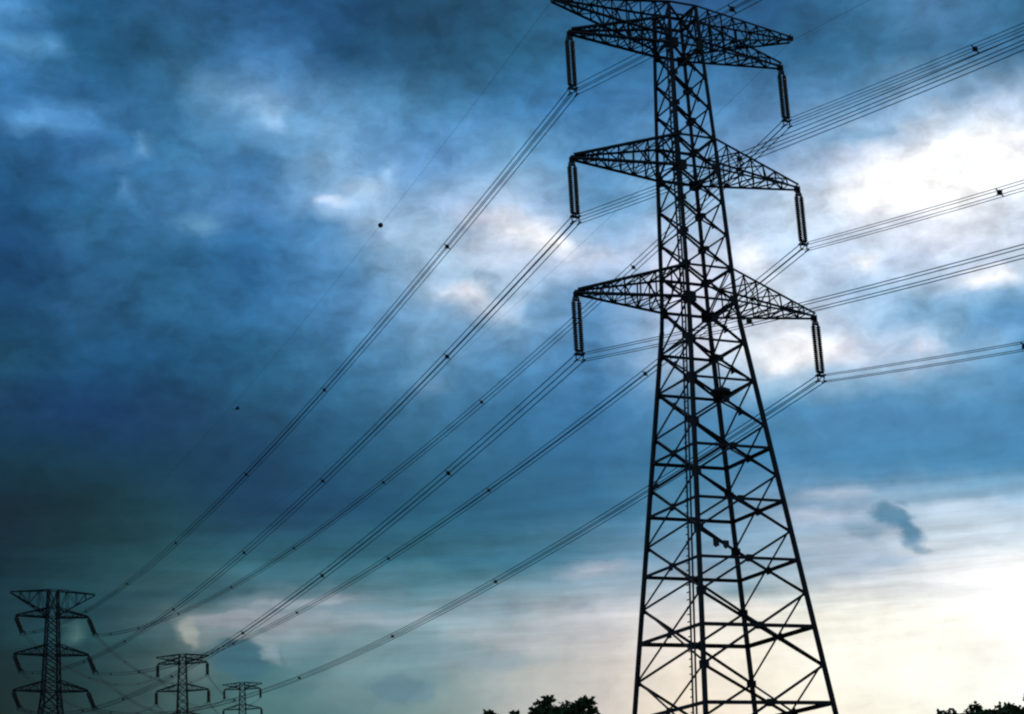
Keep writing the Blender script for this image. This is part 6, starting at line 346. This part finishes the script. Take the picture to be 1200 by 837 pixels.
# ---------------------------------------------------------------- lattice pylons
def make_tower(name, loc, rz, label, arms, le, ea, detail=True):
    """arms: three (height, half length); le, ea: height and half length of the earth wire arms"""
    FAT = 1.0 if detail else 1.6
    T = empty(name, loc, rz); tag(T, label, 'pylon', 'lattice pylons of the power line')
    top = le + 0.45
    waist = arms[2][0] - 0.95
    def hw(h):
        K = [(0, waist*.1035+1.35), (waist, 1.34), (arms[2][0]+.15, 1.27), (arms[1][0]+.9, 1.05), (top, .76)]
        for (h0, w0), (h1, w1) in zip(K, K[1:]):
            if h <= h1: return w0 + (w1-w0)*(h-h0)/(h1-h0)
        return K[-1][1]
    C = [(-1, -1), (1, -1), (1, 1), (-1, 1)]
    def cp(k, h): w = hw(h); return Vector((C[k % 4][0]*w, C[k % 4][1]*w, h))
    def mid(k, h): return (cp(k, h) + cp(k+1, h)) / 2
    nodes = [0.0, 5.0, 9.0, 12.55, 15.8, 18.65, 21.3, 23.7, 25.85, 27.75, arms[2][0]]
    sc = arms[2][0] / nodes[-1]; nodes = [q_*sc for q_ in nodes[:-1]] + [arms[2][0]]
    up = []
    for a, b, k in ((arms[2][0], arms[1][0], 4), (arms[1][0], arms[0][0], 4), (arms[0][0], top, 1)):
        up += [a + (b-a)*j/k for j in range(1, k+1)]
    allh = nodes + up
    breaks = [0, waist, arms[2][0]+.15, arms[1][0]+.9, top]
    # legs
    for k in range(4):
        b = MB(); o = Vector((C[k][0], C[k][1], 0)).normalized()
        for h0, h1 in zip(breaks, breaks[1:]):
            wd = (.175 if h0 < waist-1 else (.15 if h0 < arms[1][0] else .13)) * FAT
            p, q_ = cp(k, h0), cp(k, h1)
            b.slab(p, q_, Vector((1,0,0)), Vector((0,1,0)), wd, wd)
        if detail:
            for h in allh[1:-1]:                      # splice and gusset plates
                p = cp(k, h); s_ = .22 if h < waist else (.36 if min(abs(h-q_[0]) for q_ in arms) < .1 else .20)
                b.slab(p + Vector((-C[k][0]*s_*.5, C[k][1]*.095, -s_*.7)), p + Vector((-C[k][0]*s_*.5, C[k][1]*.095, s_*.7)), Vector((1,0,0)), Vector((0,1,0)), s_, .012)
                b.slab(p + Vector((C[k][0]*.095, -C[k][1]*s_*.5, -s_*.7)), p + Vector((C[k][0]*.095, -C[k][1]*s_*.5, s_*.7)), Vector((0,1,0)), Vector((1,0,0)), s_, .012)
        leg = b.build('leg', STEEL, T)
        f = MB(); f.lathe([(0, -.6), (.75, -.6), (.75, .05), (.42, .35), (.42, .5), (0, .5)], cp(k, 0) - Vector((0, 0, .15)), (0, 0, 1), 20); f.build('footing', CONCRETE, leg)
    # face bracing
    for k in range(4):
        b = MB(); nrm = Vector(((C[k][0]+C[(k+1) % 4][0])/2, (C[k][1]+C[(k+1) % 4][1])/2, 0)).normalized()
        for h0, h1 in zip(allh, allh[1:]):
            A0, B0, A1, B1 = cp(k, h0), cp(k+1, h0), cp(k, h1), cp(k+1, h1)
            low = h1 <= waist + 2
            wd = (.105 if h1 < 16*sc else (.095 if low else .085)) * FAT
            off = nrm * .05
            w0, w1 = hw(h0), hw(h1); t = w0/(w0+w1); X = A0.lerp(B1, t)
            b.angle(A0 - off, B1 - off, wd, nrm); b.angle(B0 - off*1.9, A1 - off*1.9, wd, -nrm)
            if detail: 
                s_ = .17 if low else .12
                b.slab(X - Vector((0,0,s_)) + nrm*.012, X + Vector((0,0,s_)) + nrm*.012, (B0-A0).normalized(), nrm, s_*1.9, .014)
            if low and h1 < 24.5*sc and h0 > 0.1 or h0 < .1:
                hx = X.z; L_, R_ = cp(k, hx), cp(k+1, hx)
                b.angle(L_ - off*.4, R_ - off*.4, .14 if h1 > 16 else .17, nrm)
                # redundant members from the horizontal to the middle of the diagonals
                for P, Q in ((A0, L_), (B0, R_), (A1, L_), (B1, R_)):
                    if h1 < 13*sc:
                        M = P.lerp(X, .5); N = Q.lerp(X, .5) if h1 < 14*sc else Q
                        N2 = (P + Q)/2
                        if P in (A0, B0) and k in (0, 2): b.angle(M - off*.6, N2 - off*.6, .07, nrm)
        for h in (arms[0][0], arms[1][0], arms[2][0], arms[0][0]+1.6, arms[1][0]+1.62, arms[2][0]+1.62, 25.85*sc, 27.75*sc, top):
            if h > top: h = top - .02
            b.angle(cp(k, h) - nrm*.02, cp(k+1, h) - nrm*.02, .12, nrm)
        b.build('face_bracing', STEEL, T)
    # horizontal diaphragms
    def plan(h, cross, w_):
        b = MB()
        M = [mid(k, h) for k in range(4)]
        for k in range(4): b.angle(M[k], M[(k+1) % 4], w_, (0, 0, 1))
        if cross: b.angle(cp(0, h), cp(2, h), w_, (0, 0, 1)); b.angle(cp(1, h)+Vector((0,0,.06)), cp(3, h)+Vector((0,0,.06)), w_, (0, 0, 1))
    for h in (arms[0][0], arms[1][0], arms[2][0]): plan(h, True, .19); plan(h+.28, True, .12)
    for h in (arms[0][0]+1.6, arms[1][0]+1.62, arms[2][0]+1.62): plan(h, True, .09)
    plan(25.85*sc, True, .10); plan(top-.03, True, .09)
    if detail:
        for h0, h1 in zip(nodes, nodes[1:]):
            if h1 < 24.5*sc and h0 > .1:
                w0, w1 = hw(h0), hw(h1); plan(h0 + (h1-h0)*w0/(w0+w1), False, .12)
    # crossarms
    def arm(nm, s, zt, tip, z0, z1, npan, wl, tipz):
        """s side; chords from the body at z0 (lower) and z1 (upper) to the tip"""
        b = MB(); wl0, wl1 = hw(z0), hw(z1)
        lo = [Vector((s*wl0, y*wl0, z0)) for y in (-1, 1)]; hi = [Vector((s*wl1, y*wl1, z1)) for y in (-1, 1)]
        tl = [Vector((s*tip, y*.11, tipz)) for y in (-1, 1)]; th = [Vector((s*(tip-.05), y*.11, tipz+(.16 if z1 > z0 + 0 and tipz <= z0+.2 else -.16)*(1))) for y in (-1, 1)]
        if nm == 'earth_wire_arm': th, tl = tl, [p + Vector((0, 0, -.16)) for p in tl]
        for j in range(2):
            b.angle(lo[j], tl[j], wl, (0, (-1, 1)[j], .3)); b.angle(hi[j], th[j], wl, (0, (-1, 1)[j], .3))
        b.slab(Vector((s*(tip-.12), -.16, tipz+.02)), Vector((s*(tip-.12), .16, tipz+.02)), Vector((0,0,1)), Vector((1,0,0)), .30, .03)
        b.slab(Vector((s*(tip+.03), -.14, tipz)), Vector((s*(tip+.03), .14, tipz)), Vector((0,0,1)), Vector((1,0,0)), .24, .03)
        A = b.build(nm, STEEL, T)
        c = MB(); ts = [1-(1-j/npan)**1.0 for j in range(npan+1)]
        for j, t in enumerate(ts[:-1]):
            t2 = ts[j+1]
            l = [lo[i].lerp(tl[i], t) for i in (0, 1)]; l2 = [lo[i].lerp(tl[i], t2) for i in (0, 1)]
            h = [hi[i].lerp(th[i], t) for i in (0, 1)]; h2 = [hi[i].lerp(th[i], t2) for i in (0, 1)]
            ww = .052*FAT
            if j:
                c.angle(l[0], l[1], ww, (0,0,1)); c.angle(h[0], h[1], ww, (0,0,1))
                for i in (0, 1): c.angle(l[i], h[i], ww, (0,1,0))
            if j < npan-1:
                a_, b_ = (0, 1) if j % 2 else (1, 0)
                c.angle(l[a_], l2[b_], ww, (0,0,1))
                if j < 4: c.angle(l[b_], l2[a_], ww, (0,0,-1))
                c.angle(h[b_], h2[a_], ww, (0,0,1))
                for i in (0, 1):
                    if j % 2: c.angle(h[i], l2[i], ww, (0,1,0))
                    else: c.angle(l[i], h2[i], ww, (0,1,0))
        c.build('lacing', STEEL, A)
        if nm == 'crossarm':
            c = MB(); c.slab(Vector((s*tip, 0, tipz-.24)), Vector((s*tip, 0, tipz+.05)), Vector((1,0,0)), Vector((0,1,0)), .26, .03)
            c.build('hanger_plate', STEEL2, A)
    for i, (h, l) in enumerate(arms):
        for s in (-1, 1): arm('crossarm', s, h, l, h, h + (1.45, 1.62, 1.62)[i], 7 if detail else 4, .115*FAT, h+.06)
    for s in (-1, 1): arm('earth_wire_arm', s, le, ea, arms[0][0]+.35, top, 8 if detail else 4, .10*FAT, le)
    # climbing ladder hung inside the near corner
    b = MB()
    def lad(h, o): w = hw(h); return Vector((-w+.02, -w + min(.42*w, 1.15) + o, h))
    hs_ = [0.4, waist, arms[2][0], arms[1][0]+.9, top-1.0]
    for o in (-.15, .15):
        for h0, h1 in zip(hs_, hs_[1:]): b.slab(lad(h0, o), lad(h1, o), Vector((0,1,0)), Vector((1,0,0)), .09, .05)
    h = .7
    while h < top-1.1:
        b.slab(lad(h, -.13), lad(h, .13), Vector((0,0,1)), Vector((1,0,0)), .045, .03); h += .33
    b.build('ladder', STEEL2, T)
    return T, hw

MAIN_ARMS = [(43.16, 5.975), (36.58, 6.268), (29.85, 6.495)]
FAR_ARMS = [(42.25, 5.95), (36.05, 6.05), (30.2, 6.05)]
LINE = [  # base position, yaw, arms, earth arm height, half length
 dict(p=(8.947, 85.592, 0), yaw=.4395, arms=MAIN_ARMS, le=44.96, ea=6.768, detail=True, label='large dark lattice pylon with three crossarms filling the right of the picture', short='the large pylon'),
 dict(p=(-77.2, 309.05, 13.754), yaw=.4768, arms=FAR_ARMS, le=46.2, ea=6.9, detail=False, label='small distant pylon with drooping arms at the far left edge', short='the far left pylon'),
 dict(p=(-83.65, 462.5, 26.87), yaw=.05, arms=MAIN_ARMS, le=44.96, ea=6.3, detail=False, label='small dark distant pylon between the far left one and the smallest one', short='the middle distant pylon'),
 dict(p=(-95.11, 635.9, 42.99), yaw=.06, arms=MAIN_ARMS, le=44.96, ea=6.5, detail=False, label='smallest and farthest pylon with only its top showing', short='the farthest pylon'),
]
for t in LINE:
    t['obj'], t['hw'] = make_tower('lattice_pylon', t['p'], t['yaw'], t['label'], t['arms'], t['le'], t['ea'], t['detail'])
hw = LINE[0]['hw']; M0 = LINE[0]['obj']
# number plates and a junction box on the large pylon
def plate(x, z):
    b = MB(); w_ = hw(z); b.slab(Vector((x, -w_-.06, z-.16)), Vector((x, -w_-.06, z+.16)), Vector((1,0,0)), Vector((0,1,0)), .30, .02)
    b.slab(Vector((x, -w_-.02, z-.20)), Vector((x, -w_-.02, z-.14)), Vector((1,0,0)), Vector((0,1,0)), .10, .06)
    b.build('number_plate', PLATE, M0)
plate(-hw(17.9)+.85, 17.95); plate(-hw(17.9)+1.35, 17.9)
b = MB(); h = 25.95; w_ = hw(h); c = Vector((w_*.86, w_*.60, h+.1))
b.lathe([(0, -.16), (.36, -.15), (.48, -.05), (.48, .08), (.34, .16), (.06, .2), (0, .2)], c, (0, 0, 1), 16); jb = b.build('junction_box', STEEL2, M0)
b = MB(); b.tube([c + Vector((.02, 0, .2)), c + Vector((.0, 0, 1.2)), c + Vector((-.06, 0, 1.9))], .045, 8); b.build('conduit', STEEL2, jb)

# ---------------------------------------------------------------- insulator strings
SIDE = {-1: 'left', 1: 'right'}; LEV = ['top', 'middle', 'bottom']
L_INS = 2.96
def make_insulator():
    T = empty('insulator_string', (0, 0, 0))
    disc = [(.03, 0)]
    nd = 22; pitch = (L_INS - .62) / nd
    for i in range(nd):
        z = .26 + i*pitch
        disc += [(.07, z), (.085, z+.004), (.118, z+.03), (.12, z+.05), (.1, z+.062), (.08, z+.072), (.07, z+pitch*.85)]
    disc.append((.03, L_INS-.34))
    b = MB(); b.lathe(disc, (0, 0, 0), (0, 0, -1), 14); me = b.mesh('disc_string', PORCELAIN, True)
    for x in (-.14, .14):
        o = bpy.data.objects.new('disc_string', me); COL.objects.link(o); o.location = (x, 0, 0); o.parent = T
    for z, flip in ((-.14, 1), (-(L_INS-.38), -1)):
        b = MB(); b.hexa([Vector(p) for p in ((-.22,-.015,z-.07*1),(.22,-.015,z-.07),(.22,.015,z-.07),(-.22,.015,z-.07),(-.17,-.015,z+.06),(.17,-.015,z+.06),(.17,.015,z+.06),(-.17,.015,z+.06))])
        b.tube([(0, 0, z), (0, 0, z+.16*flip)], .03, 8)
        b.build('yoke_plate', STEEL2, T)
    b = MB(); z = -(L_INS-.08)
    b.slab((-.24, 0, z+.12), (.24, 0, z+.12), Vector((0,0,1)), Vector((0,1,0)), .14, .03)
    for x in (-.18, .18):
        for zz in (z+.16, z-.16): b.tube([(x, -.17, zz-.01), (x, -.06, zz-.03), (x, .06, zz-.03), (x, .17, zz-.01)], .04, 8)
    for x in (-.18, .18): b.slab((x, 0, z-.2), (x, 0, z+.2), Vector((0,1,0)), Vector((1,0,0)), .06, .03)
    b.build('suspension_clamp', STEEL2, T)
    return T
proto = None; first = True; ATT = {}
for ti, t in enumerate(LINE):
    for lv, (h, l) in enumerate(t['arms']):
        for s in (-1, 1):
            if proto is None: o = proto = make_insulator()
            else: o = copy_tree(proto)
            rz = Matrix.Rotation(t['yaw'], 4, 'Z'); tip = Vector(t['p']) + rz @ Vector((s*l, 0, h-.12))
            swing = 0.0 if ti != 1 else math.atan2(1.08, 2.5)
            o.matrix_world = Matrix.Translation(tip) @ rz @ Matrix.Rotation(-swing, 4, 'Y')
            ATT[ti, lv, s] = tip + rz @ (Matrix.Rotation(-swing, 4, 'Y') @ Vector((0, 0, -L_INS+.04)))
            lean = ' leaning' if ti == 1 else ''
            if ti: 
                for c_ in o.children: c_.scale = (2.1, 2.1, 1); c_.location.x *= 1.25
            tag(o, 'twin%s insulator string under the %s end of the %s crossarm, %s' % (lean, SIDE[s], LEV[lv], t['short']), 'insulator', 'insulator strings hanging from the pylon crossarms')
        for s in (-1, 1): pass
for ti, t in enumerate(LINE):
    for s in (-1, 1):
        ATT[ti, 'e', s] = Vector(t['p']) + Matrix.Rotation(t['yaw'], 4, 'Z') @ Vector((s*t['ea'], 0, t['le']-.12))

# ---------------------------------------------------------------- conductors
def sagged(A, B, sag, n_=72, side=0.0, lift=0.0, dens=1.0):
    d = (B - A); u = Vector((-d.y, d.x, 0)).normalized() * -side + Vector((0, 0, lift)); pts = []
    for j in range(n_+1):
        t = (j/n_)**dens; p = A.lerp(B, t) + u; p.z -= 4*sag*t*(1-t); pts.append(p - A)
    return pts
def span(A, B, sag, label, spac, r=.016, twin=True, group='power cables strung between the pylons', dens=1.0):
    T = empty('conductor_span' if twin else 'earth_wire', A)
    if not twin:
        T2 = MB(); T2.tube(sagged(A, B, sag, dens=dens), r, 6); COL.objects.unlink(T); bpy.data.objects.remove(T)
        o = T2.build('earth_wire', WIRE, smooth=True); o.location = A; tag(o, label, 'cable', group)
        for t in spac:
            p = A.lerp(B, t); p.z -= 4*sag*t*(1-t); q_ = p - A
            m_ = MB(); m_.lathe([(0, -.16), (.09, -.13), (.15, -.05), (.16, .05), (.09, .13), (0, .16)], q_, B-A, 12); m_.build('marker', STEEL2, o, True)
        return o
    for sd in (-.18, .18):
        for lf_ in (-.16, .16):
            m_ = MB(); m_.tube(sagged(A, B, sag, side=sd, lift=lf_, dens=dens), r, 6); m_.build('strand', WIRE, T, True)
    for t in spac:
        p = A.lerp(B, t); p.z -= 4*sag*t*(1-t); p = p - A
        d = (B - A).normalized(); u = Vector((-d.y, d.x, 0)).normalized(); z = Vector((0, 0, 1))
        m_ = MB()
        for a_, b_ in ((-u-z*.89, u+z*.89), (-u+z*.89, u-z*.89)): m_.slab(p + a_*.18, p + b_*.18, u, d, .05, .05)
        m_.lathe([(0, -.12), (.08, -.09), (.125, -.02), (.125, .03), (.08, .09), (0, .12)], p, d, 12)
        m_.build('spacer', STEEL2, T, True)
    tag(T, label, 'power cable', group)
    return T
SP = [.081, .196, .301, .432, .555, .69, .82, .93]
NE = {}
for lv, (x0, y0, x1, y1, z) in enumerate([(124.71, -186.86, 136.66, -186.73, 32.82), (124.41, -186.86, 136.95, -186.73, 26.24), (124.19, -186.86, 137.18, -186.73, 19.52)]):
    NE[lv, -1] = Vector((x0, y0, z)); NE[lv, 1] = Vector((x1, y1, z))
NE['e', -1] = Vector((123.9, -186.86, 37.59)); NE['e', 1] = Vector((137.45, -186.72, 37.59))
WORD = {0: 'top', 1: 'middle', 2: 'bottom'}
for s in (-1, 1):
    for lv in range(3):
        a = ATT[0, lv, s]
        span(a, ATT[1, lv, s], 6.08, 'bundled cable from the %s %s arm of the large pylon to the far left pylon' % (WORD[lv], SIDE[s]), SP, r=.023)
        span(a, NE[lv, s], 13.76, 'bundled cable leaving the %s %s arm of the large pylon towards the right edge' % (WORD[lv], SIDE[s]), [.05, .12, .2, .3, .4, .5, .6, .7, .8, .9], dens=1.3)
        span(ATT[1, lv, s], ATT[2, lv, s], 4.5, 'dim cable from far left pylon to middle distant pylon, %s %s arms' % (WORD[lv], SIDE[s]), [.2, .4, .6, .8], r=.024)
        span(ATT[2, lv, s], ATT[3, lv, s], 4.5, 'dim cable from middle distant pylon to farthest pylon, %s %s arms' % (WORD[lv], SIDE[s]), [], r=.024)
    span(ATT[0, 'e', s], ATT[1, 'e', s], 5.59, 'thin earth wire from the large pylon %s tip to the far left pylon' % SIDE[s], [.122] if s < 0 else [], r=.0065, twin=False)
    span(ATT[0, 'e', s], NE['e', s], 11, 'thin earth wire from the large pylon %s tip to the upper right' % SIDE[s], [], r=.0065, twin=False, dens=1.3)
    span(ATT[1, 'e', s], ATT[2, 'e', s], 3, 'thin earth wire between %s tips of far left and middle distant pylons' % SIDE[s], [], r=.0065, twin=False)
    span(ATT[2, 'e', s], ATT[3, 'e', s], 3, 'thin earth wire between %s tips of middle distant and farthest pylons' % SIDE[s], [], r=.0065, twin=False)

# ---------------------------------------------------------------- trees, only their tops reach the picture
def tree(loc, height, clusters, label, seed):
    rnd = random.Random(seed); z0 = gz(loc[0], loc[1]); T = empty('broadleaf_tree', (loc[0], loc[1], z0)); tag(T, label, 'tree', 'trees whose tops reach the bottom edge')
    trunk = MB(); fork = height*.42
    trunk.tube([(0,0,-.2), (.05,.03,fork*.35), (-.08,.05,fork*.7), (.03,0,fork)], .2, 12, radii=[.30, .22, .19, .16]); tk = trunk.build('trunk', BARK, T, True)
    limb = MB(); lf = MB()
    def leafclump(c, r, n_):
        for _ in range(n_):
            v = Vector((rnd.gauss(0,1), rnd.gauss(0,1), rnd.gauss(0,.7)))
            v = v.normalized() * r * rnd.random()**.45; p = c + v
            u = Vector((rnd.uniform(-1,1), rnd.uniform(-1,1), rnd.uniform(-.6,.6))).normalized(); k_ = u.orthogonal().normalized(); k_.rotate(Matrix.Rotation(rnd.uniform(0, 6.28), 3, u))
            L = rnd.uniform(.11, .2); W_ = L*.36; i = len(lf.v); nrm = u.cross(k_)
            lf.v += [tuple(p), tuple(p+u*L*.45+k_*W_+nrm*.012), tuple(p+u*L), tuple(p+u*L*.45-k_*W_+nrm*.012)]; lf.f += [(i, i+1, i+2), (i, i+2, i+3)]
    for (x, y, z, r, n_) in clusters:
        c = Vector((x, y, z)); st = Vector((.03, 0, fork*rnd.uniform(.75, 1)))
        m1 = st.lerp(c, .5) + Vector((rnd.uniform(-.2,.2), rnd.uniform(-.2,.2), rnd.uniform(.1,.4)))
        limb.tube([st, m1, c], .05, 7, radii=[.09, .05, .015])
        for _ in range(5):
            d_ = Vector((rnd.gauss(0,1), rnd.gauss(0,1), rnd.gauss(.2,.7))).normalized()*r*.8
            limb.tube([m1.lerp(c, .75), c + d_*.5, c + d_], .02, 5, radii=[.022, .014, .005])
        leafclump(c, r, n_)
    limb.build('limbs', BARK, T, True); lf.build('crown', LEAF, T)
    return T
def crown(rnd, h, w, n_):
    out = []
    for _ in range(n_):
        a = rnd.uniform(0, 6.28); rr = w*rnd.random()**.6; z = h*rnd.uniform(.5, .86) - .18*rr
        out.append((math.cos(a)*rr, math.sin(a)*rr, z, rnd.uniform(.45, .75), 170))
    return out
rt = random.Random(3)
# tree by the large pylon: a flat-topped spray of leaf clusters shows at the bottom edge, smaller sprigs to its left
CL = crown(rt, 8.4, 2.0, 28)
CL += [(-.45, 0, 8.42, .30, 260), (-.12, .1, 8.80, .13, 70), (-.28, .05, 8.66, .12, 60), (.05, 0, 8.33, .34, 300), (.45, .2, 8.36, .34, 300), (.85, 0, 8.52, .24, 200), (1.15, .1, 8.64, .13, 80), (1.0, .1, 8.68, .12, 70), (1.22, 0, 8.35, .14, 80), (.1, -.2, 7.95, .5, 360), (-.5, .2, 8.1, .3, 200), (.8, .2, 8.05, .4, 260)]
tree((.72, 60.0), 8.6, CL, 'dark leafy treetop at the bottom edge left of the large pylon', 5)
CL = crown(rt, 8.0, 1.3, 14) + [(-.38, 0, 8.54, .12, 70), (-.24, 0, 8.48, .1, 50), (.45, .1, 8.50, .10, 50), (-.2, 0, 8.1, .3, 160), (.4, 0, 8.0, .3, 160)]
tree((-.92, 61.0), 8.3, CL, 'small treetop with two leaf sprigs just showing, left of the bigger treetop', 8)
CL = crown(rt, 7.0, 2.4, 34) + [(-2.0+.3*i, .1*(i % 3), 7.16 + .06*math.sin(i*2.3) + .012*i, .26, 200) for i in range(14)] + [(-.95, 0, 7.48, .13, 60), (.1, .1, 7.46, .12, 60), (.62, 0, 7.66, .15, 80)]
tree((14.0, 56.5), 7.5, CL, 'wide dark treetop in the bottom right corner', 11)

# ---------------------------------------------------------------- a distant bird
az_, el_, d_ = R(-8.6), R(15.75), 150.0
P = Vector((math.sin(az_)*math.cos(el_), math.cos(az_)*math.cos(el_), math.sin(el_)))*d_ + Vector((0, 0, 1.6))
b = MB()
b.lathe([(0, -.2), (.04, -.17), (.055, -.05), (.05, .06), (.03, .12), (.035, .17), (.02, .22), (0, .26)], (0, 0, 0), (1, 0, .05), 10)
for s in (-1, 1):
    i = len(b.v); b.v += [(.1, s*.04, .02), (.14, s*.28, .10), (.02, s*.58, .05), (-.06, s*.28, .08), (-.1, s*.04, .01), (.1, s*.04, .035), (.14, s*.28, .115), (-.06, s*.28, .095), (-.1, s*.04, .025)]
    b.f += [(i, i+1, i+3, i+4), (i+1, i+2, i+3), (i+5, i+6, i+7, i+8), (i+6, i+2, i+7)]
i = len(b.v); b.v += [(-.17, -.02, 0), (-.17, .02, 0), (-.34, .07, .01), (-.34, -.07, .01), (-.25, 0, .02)]; b.f += [(i, i+1, i+2, i+3), (i, i+1, i+4)]
bd = b.build('bird', FEATHER, smooth=True); bd.location = P; bd.rotation_euler = (0, 0, R(12))
tag(bd, 'tiny dark bird gliding in the dark blue cloud on the left', 'bird')
